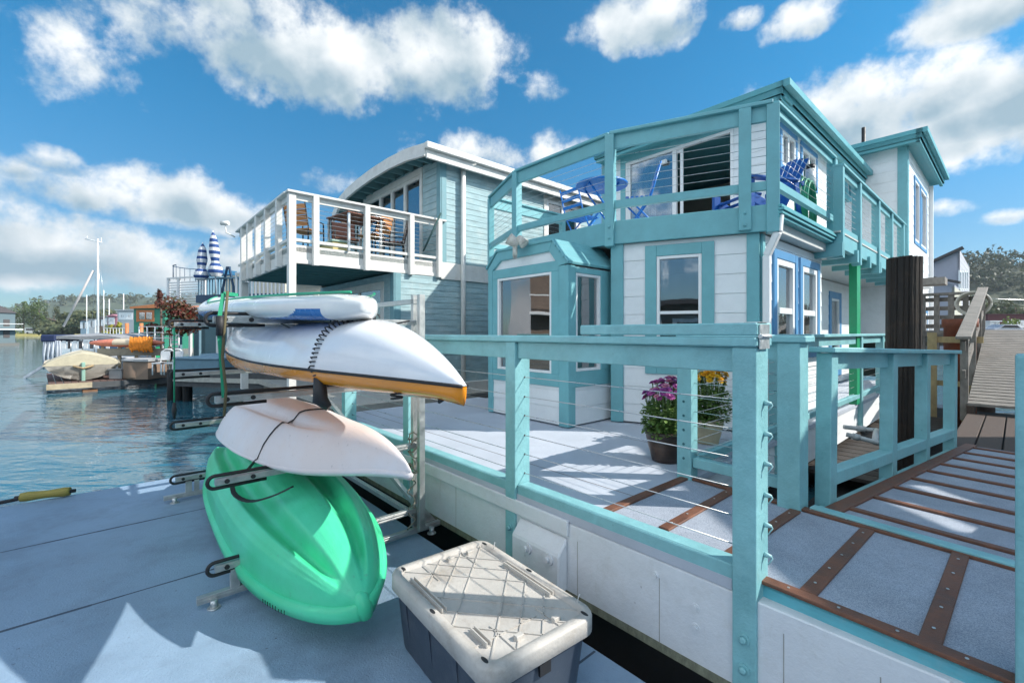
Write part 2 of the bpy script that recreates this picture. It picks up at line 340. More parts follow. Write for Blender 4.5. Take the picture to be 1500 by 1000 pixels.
# ================================================================ water, dock, deck
WATER = mat('harbour_water', (.035, .13, .175), .04, .1, 0)
def water():
    t = WATER.node_tree; L = t.links.new; b = t.nodes['Principled BSDF']
    for l in list(b.inputs['Roughness'].links)+list(b.inputs['Normal'].links): t.links.remove(l)
    b.inputs['Roughness'].default_value = .035; b.inputs['IOR'].default_value = 1.33; b.inputs['Specular IOR Level'].default_value = .8
    tc = N(t, 'ShaderNodeTexCoord'); mp = N(t, 'ShaderNodeMapping'); L(tc.outputs['Object'], mp.inputs[0]); mp.inputs['Scale'].default_value = (.75, 1.5, 1); mp.inputs['Rotation'].default_value = (0, 0, R(12))
    a = N(t, 'ShaderNodeTexNoise', inp={'Scale': 1.15, 'Detail': 3., 'Roughness': .5, 'Distortion': .6}); L(mp.outputs[0], a.inputs['Vector'])
    c = N(t, 'ShaderNodeTexNoise', inp={'Scale': 4.0, 'Detail': 3., 'Roughness': .5}); L(mp.outputs[0], c.inputs['Vector'])
    h = MA(t, 'ADD', MA(t, 'MULTIPLY', a.outputs[0], 1.0), MA(t, 'MULTIPLY', c.outputs[0], .22))
    bp = N(t, 'ShaderNodeBump', inp={'Strength': .8, 'Distance': .042}); L(h, bp.inputs['Height']); L(bp.outputs[0], b.inputs['Normal'])
    m = MB(); m.add([(-900,-400,0),(900,-400,0),(900,1500,0),(-900,1500,0)], [(0,1,2,3)]); struct(m.obj('water', WATER))
    m = MB(); m.add([(-1000,-500,-2.2),(1000,-500,-2.2),(1000,1600,-2.2),(-1000,1600,-2.2)], [(0,1,2,3)]); struct(m.obj('seabed', mat('mud', (.05,.05,.04), .9)))
water()
# key points
HUL = Wall(G(737.6, 715), U2)                          # outer face of the float hull
eA = HUL.s(470); eB = HUL.s(1480)+2.2
# N and F: edges of the boarding platform
n1, n2 = G(1122, 854), G(1475, 996.7); f1, f2 = G(1006.7, 700), G(1480, 833)
def lerp(a, b, t): return a+(b-a)*t
N_end = lerp(n1, n2, 3.2); F_end = lerp(f1, f2, 1.9)
Q1 = f1.copy()
# house lines
FRd = Vector((math.cos(TH-R(22.5)), -math.sin(TH-R(22.5)))); LFd = Vector((math.cos(TH+R(22.5)), -math.sin(TH+R(22.5))))
C1 = G(898, 617); FW = Wall(C1, FRd); aC0 = FW.s(1112); C0 = Vector(FW.p(aC0)[:2])
RW = Wall(C0, V2)
SIDE = Wall(Q1, V2)                                     # right edge of the walkway deck
T0w = Wall(C0+U2*.15, V2); aT = T0w.s(1328); T0 = Vector(T0w.p(aT)[:2]); aT2 = T0w.s(1361)
far = 16.
hA = Vector(HUL.p(eA)[:2]); 
deck_poly = [hA, Vector(HUL.p(HUL.s(1072))[:2]), n1+(n2-n1)*-.12, N_end, F_end, Q1+(f2-f1)*.02, SIDE.P+V2*far*.62, hA+V2*far*.62]
def main_deck():
    m = hexup(deck_poly, ZD-.05, ZD); struct(m.obj('deck', DECKM))
    s = MB()                                            # board seams: thin dark joints, running along u
    k = 0.55
    sm = mat('dark_seam_filler', (.16,.13,.12), .8)
    while k < 5.2:
        a = Wall(hA+V2*k, U2); L0 = 0.; L1 = (Q1-a.P).dot(U2)
        s.wb(a, L0, L1-.03, ZD-.001, ZD+.0015, -.0025, .0025); k += .69
    struct(s.obj('deck_seams', sm))
    # grit panels and battens of the boarding platform
    g = MB(); z = ZD+.004
    qa, qb = G(1003, 702), G(880, 754)
    b = MB()
    def batten(p, q, w=.06, h=.014, zz=ZD+.004): b.bar(V3(p, zz+h/2), V3(q, zz+h/2), w, h)
    g.prism([V3(qb, z-.002), V3(lerp(n1, n2, -1.05), z-.002), V3(n1, z-.002), V3(N_end, z-.002), V3(F_end, z-.002), V3(qa, z-.002)], (0, 0, .002))
    struct(g.obj('boarding_panels', GRIT))
    batten(lerp(n1, n2, -1.0), N_end, .06, .016); batten(f1, F_end, .06, .016); batten(qa, qb, .06, .0165)
    nl = Wall(n1, n2-n1); fl = Wall(f1, f2-f1)
    for (fx, fy), (nx, ny) in (((1072, 720), (972, 777)), ((1165, 750), (1052, 826)), ((1271, 778), (1183, 872)), ((1407, 815), (1362, 945))):
        p = G(fx, fy); q = G(nx, ny); batten(p, q, .062, .013)
    pp = lerp(f1, f2, 1.28); batten(pp, lerp(n1, n2, 1.75), .075, .013)
    struct(b.obj('battens', BROWN, bevel=.003))
    sc = MB()
    def screws(p, q, n):
        for k in range(n):
            c = V3(lerp(p, q, (k+.5)/n), ZD+.0205); sc.tube([c, c+Vector((0,0,.002))], .0055, 8)
    for (fx, fy), (nx, ny) in (((1072, 720), (972, 777)), ((1165, 750), (1052, 826)), ((1271, 778), (1183, 872)), ((1407, 815), (1362, 945))): screws(G(fx, fy), G(nx, ny), 5)
    screws(n1, n2, 4); screws(f1, f2, 9)
    struct(sc.obj('batten_screws', GALV))
main_deck()
# ================================================================ the teal and white houseboat
HB = thing('houseboat', 'two storey white houseboat with teal trim, upper deck and white hull beside the kayak dock', 'houseboat', (C0.x, C0.y, ZD))
def hull():
    w = HUL
    a1 = w.s(1125)
    s0 = w.s(838)
    m = MB(); m.wb(w, eA, eB, .36, ZD-.055, -.12, 0)
    m.wb(w, eA, s0-.02, ZD-.13, ZD-.035, .0, .022)     # proud ledge under the rail
    m.obj('hull_side', HULLW, HB, bevel=.006)
    for px in (668, 846, 966, 1148, 1290): a = w.s(px); MB().wb(w, a-.002, a+.002, .37, ZD-.14, -.001, .0012).obj('panel_joint', mat('joint_grey', (.34,.34,.32), .8), HB)
    wl = MB(); wl.wb(w, eA, eB, .355, .40, -.1, .0016); wl.obj('waterline_grime', mat('waterline_grime', (.20,.21,.15), .8, .4, .5, 9., grain=(3,3,1)), HB)
    # lower right end of the hull in line with the walkway
    sd = Wall(SIDE.P-U2*.0, V2)
    mm = MB(); siding(mm, sd, .1, far*.62, .42, ZD-.06, .14, .08); mm.obj('hull_side', WHITE, HB)
    # end of the platform below the F edge
    fw = Wall(f1, (f2-f1)); 
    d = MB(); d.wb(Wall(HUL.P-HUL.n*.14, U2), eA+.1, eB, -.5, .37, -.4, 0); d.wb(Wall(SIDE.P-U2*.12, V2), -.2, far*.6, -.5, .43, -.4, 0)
    d.obj('concrete_float', mat('wet_concrete_and_shade_black', (.02,.021,.022), .8, .2, .3), HB)
    t = MB(); bw = Wall(n1, n2-n1); t.wb(bw, -.42, 4, ZD-.135, ZD-.008, -.05, .012)
    t.obj('edge_board', mat('worn_teal_board', (.12,.44,.52), .5, .1, .3, 6., grain=(2,2,8), dirt=.35, dirtcol=(.35,.45,.47)), HB, bevel=.006)
    # corner block with two bolt heads
    c0, c1 = w.s(763), w.s(832)
    b = MB(); b.add([w.p(c0,.40,.002),w.p(c1,.40,.002),w.p(c1,.40,.085),w.p(c0,.40,.085),w.p(c0,.72,.002),w.p(c1,.72,.002),w.p(c1,.63,.085),w.p(c0,.63,.085)], [(0,1,2,3),(4,7,6,5),(0,4,5,1),(1,5,6,2),(2,6,7,3),(3,7,4,0)])
    blk = b.obj('corner_bracket', HULLW, HB, bevel=.01)
    n3 = Vector((w.n.x, w.n.y, 0))
    for px, py in ((773, 802), (804, 818)):
        a = w.s(px, .085); z = w.z(py, a, .085); c = w.p(a, z, .085)
        MB().tube([c, c+n3*.012], .036, 16).tube([c+n3*.012, c+n3*.032], .018, 6).obj('bolt', HULLW, blk)
    for px, py in ((1019, 889), (1019, 918), (960, 842)):
        a = w.s(px); z = w.z(py, a); c = w.p(a, z, 0)
        MB().tube([c-n3*.002, c+n3*.004], .02, 14).tube([c+n3*.004, c+n3*.012], .011, 8).obj('bolt', HULLW, HB)
hull()
ZU0, ZU1, ZRT = 3.02, 3.30, 4.38
P1 = Vector(FW.p(-.02, 0, .05)[:2]); K0 = Vector(FW.p(FW.s(1132, .06), 0, .06)[:2])
LW = Wall(P1, U2); P2 = Vector(LW.p(LW.s(757))[:2]); LW2 = Wall(P2, LFd); P3 = Vector(LW2.p(LW2.s(719))[:2])
R0g = at(1146, 118, 0+((5.85-EZ)*F/(HY-118))); R0 = Vector(R0g[:2])
W0 = R0-U2*.30+V2*.34
UF = Wall(W0, U2); UR = Wall(W0, V2); aUL = UF.s(884)
def lower_house():
    # front wall with window
    wa0, wa1 = FW.s(962), FW.s(1028); wz1 = FW.z(376, wa0); wz0 = FW.z(531, wa0)
    m = MB(); siding(m, FW, .0, aC0, ZD+.02, ZU0, .215, .09, [(wa0, wa1, wz0, wz1)]); m.obj('front_wall', WHITE, HB)
    f = window(HB, FW, wa0, wa1, wz0, wz1, .035, .13, TEAL_HOUSE, hor=(.47,), name='window')
    MB().wb(FW, -.02, .13, ZD+.01, ZU0, -.03, .04).obj('corner_trim', TEAL_HOUSE, HB, bevel=.006)
    MB().wb(FW, aC0-.12, aC0+.005, ZD+.01, ZU0, -.03, .03).wb(RW, .02, .1, ZD+.01, ZU0-.001, -.03, .03).obj('corner_trim', TEAL_HOUSE, HB, bevel=.006)
    # bay
    B0 = G(832, 627); bf = Wall(B0, U2); bl = bf.s(718); bs = Wall(B0, V2); be = bs.s(889)
    zt = 3.03; zc = 2.74
    g0, g1 = bf.s(730), bf.s(809); gz1 = bf.z(398, g1); gz0 = bf.z(547, g1)
    sz1 = bs.z(400, bs.s(845)); h0, h1 = bs.s(842), bs.s(878)
    sz0 = bs.z(544, h0)
    zs = bf.z(556, g0)
    m = MB(); siding(m, bf, bl+.02, -.02, ZD+.02, zs-.0, .2, .08); m.wb(bf, bl+.05, -.05, zs, gz0, -.08, -.001); m.wb(bf, bl+.05, g0, gz0, gz1, -.08, -.001); m.wb(bf, g1, -.05, gz0, gz1, -.08, -.001)
    m.prism([bf.p(bl+.05, gz1, -.08), bf.p(-.05, gz1, -.08), bf.p(-.05, zc, -.08), bf.p(-.24, zt-.03, -.08), bf.p(bl+.25, zt-.03, -.08), bf.p(bl+.05, zc+.1, -.08)], tuple(Vector((bf.n.x, bf.n.y, 0))*.079))
    siding(m, bs, .02, be+.12, ZD+.02, zs, .2, .08); m.wb(bs, .05, h0, zs, sz1, -.08, -.001); m.wb(bs, h1, be+.12, zs, sz1, -.08, -.001); m.wb(bs, h0, h1, zs, sz0, -.08, -.001); m.wb(bs, .05, be+.12, sz1, zc-.02, -.08, -.001); m.wb(bs, .3, be+.12, zc-.02, zt, -.3, -.2)
    bay = m.obj('bay', WHITE, HB)
    window(bay, bf, g0, g1, gz0, gz1, .03, .0, name='window', blinds=.95)
    window(bay, bs, h0, h1, sz0, sz1, .03, .0, name='window', blinds=.55)
    t = MB(); n3 = .02
    t.wb(bf, bl-.01, bl+.08, ZD+.01, zc+.08, -.05, .03); t.wb(bf, -.115, .03, ZD+.01, zc-.02, -.05, .03); t.wb(bs, .001, .10, ZD+.01, zc-.02, -.05, .0295)
    t.wb(bf, bl+.08, -.115, gz1+.0, gz1+.12, -.02, .024); t.wb(bf, bl+.08, -.115, zs, gz0-.002, -.02, .024)
    t.wb(bf, bl+.08, g0-.002, gz0-.002, gz1, -.02, .024); t.wb(bf, g1+.002, -.115, gz0-.002, gz1, -.02, .024)
    t.wb(bs, .10, be+.1, zs, sz0-.002, -.02, .024); t.wb(bs, .10, h0-.002, sz0-.002, zc-.03, -.02, .024); t.wb(bs, h1+.002, be+.1, sz0-.002, zc-.03, -.02, .024); t.wb(bs, h0-.002, h1+.002, sz1+.002, zc-.03, -.02, .024)
    # hood border following the clipped outline
    out = [(bl-.01, zc+.08), (bl+.2, zt), (-.22, zt), (.03, zc)]
    inn = [(bl+.08, zc+.04), (bl+.25, zt-.13), (-.27, zt-.12), (-.115, zc-.02)]
    for k in range(3):
        q = [out[k], out[k+1], inn[k+1], inn[k]]
        t.prism([bf.p(a, z, -.02) for a, z in q], tuple(Vector((bf.n.x, bf.n.y, 0))*.052))
    t.obj('trim', TEAL_HOUSE, bay, bevel=.005)
    r = MB()
    prof = [(bl-.04, zc+.10), (bl+.18, zt+.022), (-.21, zt+.022), (.045, zc+.02)]
    V = Vector((V2.x, V2.y, 0))
    for k in range(3):
        p, q = prof[k], prof[k+1]; n = 4
        if k < 2: r.prism([bf.p(p[0], p[1], .05), bf.p(q[0], q[1], .05), bf.p(q[0], q[1]-.03, .05), bf.p(p[0], p[1]-.03, .05)], tuple(V*.95))
        else:
            for j in range(n):
                a = lerp(Vector(p), Vector(q), j/n); b2 = lerp(Vector(p), Vector(q), (j+1)/n)
                r.prism([bf.p(a.x, a.y, .05), bf.p(b2.x, b2.y, .05), bf.p(b2.x-.012, b2.y-.03, .05), bf.p(a.x, a.y-.02, .05)], tuple(V*.95))
    r.obj('hood', TEAL_HOUSE, bay, bevel=.004)
    # right wall, near room
    a1 = RW.s(1203)
    w1 = (RW.s(1135), RW.s(1162)); w2 = (RW.s(1173), RW.s(1195)); z1 = RW.z(378, w1[0]); z0 = 1.72
    m = MB(); siding(m, RW, .02, a1, ZD+.02, ZU0, .205, .09, [(w1[0], w1[1], z0, z1), (w2[0], w2[1], z0, z1)]); m.obj('right_wall', WHITE, HB)
    for (a, b) in (w1, w2): window(HB, RW, a, b, z0, z1, .07, .10, BLUE, hor=(.45,), name='window', blinds=.4)
    # end face and recessed wall
    c = Vector(RW.p(a1)[:2]); e = Wall(c, -U2); 
    rec = .75; ew = Wall(c-U2*rec, V2)
    m = MB(); m.wb(Wall(c-U2*rec, U2), 0, rec-.09, ZD+.02, ZU0, -.0, .08); m.obj('wall', WHITE, HB)
    dx0, dx1 = ew.s(1214), ew.s(1230); m = MB(); siding(m, ew, .0, aT-a1+.3, ZD+.02, ZU0, .205, .09, [(dx0+.12, dx1-.1, ZD+.3, ew.z(436, dx0))]); m.obj('recessed_wall', WHITE, HB)
    window(HB, ew, dx0+.12, dx1-.1, ZD+.3, ew.z(436, dx0), .05, .14, BLUE, name='door')
    # hidden walls closing the rooms
    m = MB()
    bk = [C1+V2*.0, C0, c, c-U2*rec, c-U2*rec+V2*(aT-a1), c-U2*(rec+2.6)+V2*(aT-a1), C1-U2*1.6+V2*6, B0-U2*1.42+V2*.1]
    for p, q in zip(bk[4:], bk[5:]): m.bar(V3(p, 1.94), V3(q, 1.94), .1, 2.14)
    m.bar(V3(B0-U2*1.42+V2*.05, 1.94), V3(B0-U2*1.42+V2*.9, 1.94), .05, 2.1)
    m.obj('back_wall', ROOMW, HB)
    m = MB()                                            # inner partitions seen through the glass
    m.bar(V3(C1+V2*2.6-U2*1.2, 1.9), V3(C0+V2*2.0-U2*.2, 1.9), .06, 2.1); m.obj('inner_wall', ROOMW, HB)
lower_house()
def upper_platform():
    ext = aT-.02
    back = [K0+V2*(aT+.3), K0+V2*(aT+.3)-U2*3.2, UF.P+U2*(aUL-.1)+V2*.6, P3+V2*2.2-U2*.05]
    poly = [P3, P2, P1, K0]+[Vector(b[:2]) for b in back]
    m = hexup(poly, ZU0+.02, ZU1-.03); m.obj('upper_deck', mat('upper_deck_soffit', (.55,.56,.55), .6), HB)
    m = MB()
    P3b = P3+V2*1.9
    for p, q in ((P3b, P3), (P3, P2), (P2, P1), (P1, K0)):
        m.bar(V3(p, (ZU0+ZU1)/2), V3(q, (ZU0+ZU1)/2), .05, ZU1-ZU0)
    m.obj('fascia', TEAL_HOUSE, HB, bevel=.006)
    # gutter-like edging on the right side, first bay
    kw = Wall(K0, V2); k1 = kw.s(1226)
    g = MB(); g.wb(kw, -.02, k1, ZU0+.12, ZU1, -.02, .03)
    for j, (z, o) in enumerate(((ZU1-.02, .10), (ZU1-.055, .12), (ZU1-.09, .105), (ZU1-.125, .08))): g.wb(kw, -.04, k1+.03, z-.03, z, .0, o)
    g.obj('gutter', TEALD, HB, bevel=.004)
    k2 = Wall(K0+U2*.13, V2); e0 = k2.s(1228); e1 = k2.s(1322)
    g = MB(); g.wb(k2, e0, e1, ZU0+.05, ZU1-.03, -.05, .02)
    n = 7
    for j in range(n):
        a = e0+(e1-e0)*j/(n-1); g.wb(k2, a-.045, a+.045, ZU0-.06, ZU0+.12, -.45, .055)
    g.obj('fascia', TEAL_HOUSE, HB, bevel=.004)
    g = MB(); g.wb(k2, e0-.05, e1, ZU1-.028, ZU1-.004, -.9, .03); g.obj('walkway', mat('walkway_boards', (.5,.5,.48), .6), HB)
    # railings
    rl = MB().bar(V3(P1, ZRT-.02), V3(K0, ZRT-.02), .14, .04).obj('railing', TEAL_HOUSE, HB, bevel=.006)
    K1 = Vector(kw.p(kw.s(1219))[:2])
    def inset(p, q, d=.0): return p
    rail_line(rl, [P3+V2*1.9, P3, P2, P1], ZU1, ZRT-.001, cap=(.12, .035), apron=.17, zb=ZU1+.2, cables=6, apron_th=.045)
    MB().bar(V3(P1, ZRT-.12), V3(K0, ZRT-.12), .045, .16).obj('apron', TEAL_HOUSE, rl)
    MB().bar(V3(P1, ZU1+.2), V3(K0, ZU1+.2), .06, .09).obj('bottom_rail', TEAL_HOUSE, rl)
    for k in range(6):
        z = ZU1+.25+(ZRT-.2-ZU1-.25)*(k+1)/7; MB().tube([V3(P1, z), V3(K0, z)], .003, 5).obj('cable', STEEL, rl)
    rail_line(rl, [K0, K1], ZU1, ZRT-.001, cap=(.12, .035), apron=.08, zb=ZU1+.22, cables=7)
    bz = [ZU1-.08, ZU1-.21]
    post(rl, P3, ZU0-.02, ZRT-.04, .10, .10, LFd); post(rl, P2, ZU0+.0, ZRT-.04, .10, .12, U2); post(rl, P1, ZU0-.03, ZRT-.04, .11, .15, FRd, boltz=bz)
    a = FW.s(1091, .06); post(rl, FW.p(a, 0, .06)[:2], ZU0+.02, ZRT-.04, .12, .14, FRd, boltz=bz)
    post(rl, K0, ZU0-.02, ZRT-.04, .12, .12, FRd); post(rl, K1, ZU0-.05, ZRT-.04, .11, .11, V2)
    post(rl, P3+V2*1.9, ZU0-.02, ZRT-.04, .10, .10, V2)
    zt2 = 4.19; A = Vector(k2.p(e0)[:2]); B = Vector(k2.p(e1)[:2])
    rail_line(rl, [A, B], ZU1, zt2, cap=(.13, .04), apron=.09, zb=ZU1+.02, cables=7, bottom=(.05, .1))
    for px in (1229, 1255, 1283, 1302.5, 1319.5): post(rl, k2.p(k2.s(px))[:2], ZU0-.08, zt2-.04, .09, .11, V2)
    MB().wb(Wall(K0+U2*.10, V2), k2.s(1259), k2.s(1264), ZD, ZU0, -.1, 0).obj('green_post', mat('green_paint', (.01,.30,.13), .4), HB)
    # downspout at the corner
    c = RW.p(.0, 0, .12); a = Wall(C0, FRd)
    pts = [kw.p(.02, ZU1-.1, .06), kw.p(.0, ZU0-.02, .05), RW.p(.02, ZU0-.25, .07), RW.p(.02, ZD+.05, .07)]
    m = MB()
    for p, q in zip(pts, pts[1:]): m.bar(p, q, .07, .07, up=(V2.x, V2.y, 0))
    m.obj('downspout', VINYL, HB, bevel=.008)
upper_platform()
def upper_storey():
    zt = 5.66; d0, d1 = UF.s(917), UF.s(1075); dz = UF.z(188, d1); db = ZU1+.05
    m = MB(); siding(m, UF, aUL, .0, ZU1-.03, zt, .215, .1, [(d0, d1, db, dz)]); m.obj('front_wall', WHITE, HB)
    fr = MB(); T = .055
    fr.wb(UF, d0, d0+T, db, dz, -.06, .02); fr.wb(UF, d1-T, d1, db, dz, -.06, .02); fr.wb(UF, d0+T, d1-T, dz-T, dz, -.06, .02); fr.wb(UF, d0+T, d1-T, db, db+T, -.06, .02)
    mid = UF.s(988); fr.wb(UF, mid-.04, mid+.04, db+T, dz-T, -.05, .01)
    fr.wb(UF, d0+T, d0+T+.05, db+T, dz-T, -.05, .005)
    dr = fr.obj('sliding_door', VINYL, HB, bevel=.003)
    MB().wb(UF, d0+T, mid, db+T, dz-T, -.026, -.02).obj('pane', GLASS, dr)
    MB().wb(UF, mid+.1, mid+.16, db+T, dz-T, -.045, -.03).wb(UF, mid+.04, mid+.10, dz-T-.06, dz-T, -.045, -.03).obj('sliding_leaf', VINYL, dr)
    t = MB(); t.wb(UF, d0-.12, d1+.02, dz+.002, dz+.13, -.02, .03); t.wb(UF, d0-.12, d0-.002, db, dz+.002, -.02, .03)
    t.wb(UF, aUL-.02, aUL+.1, ZU1, zt, -.03, .03); t.wb(UF, -.1, .02, ZU1, zt, -.03, .03) if 0 else None
    t.obj('trim', TEAL_HOUSE, HB, bevel=.004)
    MB().wb(UF, UF.s(968), UF.s(978), zt-.42, zt-.34, .0, .06).obj('lamp', VINYL, HB, bevel=.01)
    # curtain behind left door leaf
    s = MB()
    for k in range(7): c = d0+.12+.07*k; s.wb(UF, c, c+.055, db+.05, dz-.08, -.16-.02*(k%2), -.14-.02*(k%2))
    s.obj('curtain', mat('white_curtain', (.6,.62,.64), .8), HB)
    end = UR.s(1276)+.1
    v1 = (UR.s(1144), UR.s(1164)); v2 = (UR.s(1174), UR.s(1194)); vz1 = UR.z(232, v2[1]); vz0 = UR.z(276, v2[1])
    ax = UR.s(1250); 
    m = MB(); siding(m, UR, .0, end, ZU1-.03, zt, .205, .1, [(v1[0], v1[1], vz0, vz1), (v2[0], v2[1], vz0, vz1)]); m.obj('right_wall', WHITE, HB)
    for v in (v1, v2): window(HB, UR, v[0], v[1], vz0, vz1, .06, .09, BLUE, name='window', blinds=.5, mull=(.5,))
    f0, f1_ = UR.s(1233), UR.s(1250); window(HB, UR, f0, f1_, UR.z(356, f0), UR.z(318, f0), .05, .05, VINYL, name='window', mull=(.33, .66))
    m = MB(); Pb = UF.P+U2*aUL
    for p, q in ((Pb, Pb+V2*6.6), (Pb+V2*6.6, W0+V2*end)): m.bar(V3(p, (ZU1+zt)/2), V3(q, (ZU1+zt)/2), .1, zt-ZU1)
    m.obj('back_wall', ROOMW, HB)
    MB().bar(V3(Pb+V2*3.0, 4.4), V3(W0+V2*3.0, 4.4), .06, 2.3).obj('inner_wall', ROOMW, HB)
    # roof
    wR = Wall(R0, U2); aL = wR.s(870); rl = UR.s(1276)+.34
    rp = [R0, R0+V2*rl, R0+V2*rl+U2*aL, R0+U2*aL]
    m = hexup(rp, zt+.0, zt+.12); rf = m.obj('roof', TEALD, HB)
    g = MB()
    for k, (z0, z1, o) in enumerate(((zt+.10, zt+.19, .02), (zt+.0, .0+zt+.10, .0), (zt-.07, zt+.0, -.03))):
        g.wb(wR, aL-o, o, z0, z1, -.1, o); g.wb(Wall(R0, V2), -.0-o, rl, z0, z1, -.1, o-.002)
    g.wb(Wall(R0, V2), -.02, rl+.02, zt+.08, zt+.19, .02, .11)
    g.obj('eave', TEALD, rf, bevel=.004)
    MB().prism([wR.p(aL, zt-.001, -.1), wR.p(0, zt-.001, -.1), wR.p(0, zt-.001, -.5), wR.p(aL, zt-.001, -.5)], (0,0,-.03)).obj('soffit', TEALD, rf)
    s = Wall(R0, V2); MB().bar(s.p(rl-.05, zt+.1, .03), s.p(rl-.05, zt-.3, -.25), .06, .06).bar(s.p(rl-.05, zt-.3, -.25), s.p(rl-.05, ZU1, -.25), .06, .06).obj('downspout', VINYL, HB)
    p = at(1265, 190, 11.8); MB().tube([Vector((p.x, p.y, zt+.1)), Vector((p.x, p.y, p.z+.05))], .045, 10).obj('flue', RUBBER, HB)
upper_storey()
def tower():
    zt = 6.26
    tl = Wall(T0, U2); tr = Wall(T0, V2); L = aT2-aT
    m = MB(); siding(m, tl, -3.2, .0, ZU1-1.4, zt, .24, .1); 
    w = ((tr.s(1339), tr.s(1345.5)), (tr.s(1347.5), tr.s(1356))); wz1 = tr.z(262, w[0][0]); wz0 = tr.z(352, w[0][0])
    lw = (tr.s(1352), tr.s(1357)); lz1 = tr.z(458, lw[0]); lz0 = 1.3
    m.obj('tower_front_wall', WHITE, HB)
    m = MB(); siding(m, tr, .0, L, .5, zt, .24, .1, [(a, b, wz0, wz1) for a, b in w]+[(lw[0], lw[1], lz0, lz1)]); m.obj('tower_right_wall', WHITE, HB)
    for a, b in w: window(HB, tr, a, b, wz0, wz1, .06, .08, BLUE, name='window', blinds=.5)
    window(HB, tr, lw[0], lw[1], lz0, lz1, .06, .08, BLUE, name='window')
    t = MB(); t.wb(tl, -.16, .02, ZU1-1.2, zt, -.03, .03); t.wb(tr, .0, .14, ZU1-1.2, zt, -.03, .029); t.obj('corner_trim', TEAL_HOUSE, HB, bevel=.005)
    MB().bar(tr.p(L-.05, zt-.1, .05), tr.p(L-.05, .7, .05), .09, .09).obj('downspout', VINYL, HB)
    m = MB(); m.bar(V3(T0-U2*3.2, 4), V3(T0-U2*3.2+V2*L, 4), .1, 4.4); m.bar(V3(T0-U2*3.2+V2*L, 3.4), V3(T0+V2*L, 3.4), .1, 5.6); m.obj('back_wall', ROOMW, HB)
    RC = T0+U2*.30-V2*.38; q = Wall(RC, U2); r = Wall(RC, V2); LL = L+.7
    rf = hexup([RC, RC+V2*LL, RC+V2*LL-U2*3.9, RC-U2*3.9], zt, zt+.12).obj('roof', TEALD, HB)
    g = MB()
    for z0, z1, o in ((zt+.1, zt+.2, .02), (zt, zt+.1, 0.), (zt-.07, zt, -.03)): g.wb(q, -3.9, o, z0, z1, -.1, o); g.wb(r, -o, LL, z0, z1, -.1, o-.002)
    g.wb(r, -.02, LL+.02, zt+.09, zt+.2, .02, .1)
    g.obj('eave', TEALD, rf, bevel=.004)
    MB().wb(Wall(T0, V2), L*.55, L*.55+.25, tr.z(424, L*.6)-.0, tr.z(424, L*.6)+.12, .0, .2).obj('lamp', VINYL, HB, bevel=.02)
tower()
# ================================================================ near railings
LP = Wall(at(1098, 700, 1.99), U2)
ZR = 1.93
def front_railing():
    r = thing('deck_railing', 'long teal railing with steel cables along the hull edge, behind the kayaks and the tote', 'railing', (LP.P.x, LP.P.y, ZD), 'teal cable railings of the houseboat deck')
    # post positions from their front left corners
    wv = .14
    aB = LP.s(1072, wv/2)+.05; aM = LP.s(740, wv/2)+.05; aL = LP.s(590, wv/2)+.05; aLL = aL-(aM-aL)*1.02
    pts = [LP.p(a)[:2] for a in (aLL-.9, aLL, aL, aM, aB)]
    cz = [1.644, 1.51, 1.38, 1.245, 1.115, .985]
    m = MB(); E = aB+.055
    m.wb(LP, aLL-.9, E, ZR-.042, ZR, -.10, .085)
    m.obj('top_rail', TEAL, r, bevel=.007)
    m = MB()
    ps = [aLL-.9, aLL, aL, aM, aB]
    for a, b in zip(ps, ps[1:]): m.wb(LP, a+.051, b-.051, ZR-.155, ZR-.043, .0, .045)
    m.obj('apron', TEAL, r, bevel=.005)
    m = MB()
    for a, b in zip(ps, ps[1:]): m.wb(LP, a+.051, b-.051, ZD-.02, ZD+.062, -.055, .05)
    m.obj('bottom_rail', TEAL, r, bevel=.006)
    for z in cz: MB().tube([LP.p(ps[0], z, -.02), LP.p(aB+.05, z, -.02)], .0028, 6).obj('cable', STEEL, r)
    for a in ps[1:]:
        z0 = .30 if a == aB else .42
        o = MB().wb(LP, a-.05, a+.05, z0, ZR-.043, -.07, .07).obj('post', TEAL, r, bevel=.006, seg=2)
        n3 = Vector((LP.n.x, LP.n.y, 0)); u3 = Vector((U2.x, U2.y, 0))
        for z in ((.63, .50) if a == aB else (.62,)):
            c = LP.p(a+.0, z, .07); MB().tube([c, c+n3*.006], .026, 16).tube([c+n3*.006, c+n3*.018, c+n3*.021], [.016, .016, .008], 6).obj('bolt', TEAL, o)
        if a == aB:
            for z in cz:                                # cable ends with bent-down tails
                c = LP.p(a+.05, z, -.02); MB().tube([c, c+u3*.012, c+u3*.03], [.011, .011, .006], 10).tube([c+u3*.028, c+u3*.034-Vector((0,0,.006)), c+u3*.02-Vector((0,0,.035))+n3*.012], .003, 6).obj('cable_end', mat('painted_fitting', (.30,.52,.54), .4, .1, 0), o)
        else:
            for z in cz:
                c = LP.p(a+.05, z, -.02); MB().tube([c-u3*.001, c+u3*.002], .007, 10).obj('cable_hole', RUBBER, o)
    # folded gate bar lying on the rail with its hinge
    g = thing('gate_bar', 'teal gate bar folded back on top of the railing beside the metal hinge', 'gate bar', LP.p(aB, ZR))
    a0, a1 = LP.s(862), LP.s(1119)
    MB().wb(LP, a0, a1, ZR+.007, ZR+.062, -.095, .08).obj('bar', TEAL, g, bevel=.006)
    h = MB(); h.wb(LP, a1+.002, a1+.006, ZR-.05, ZR+.055, -.05, .06); h.wb(LP, a1-.06, a1+.002, ZR+.0625, ZR+.066, -.05, .06)
    h.tube([LP.p(a1+.008, ZR+.004, -.05), LP.p(a1+.008, ZR+.004, .065)], .009, 10)
    h.obj('hinge', GALV, g)
    return aB
aB = front_railing()
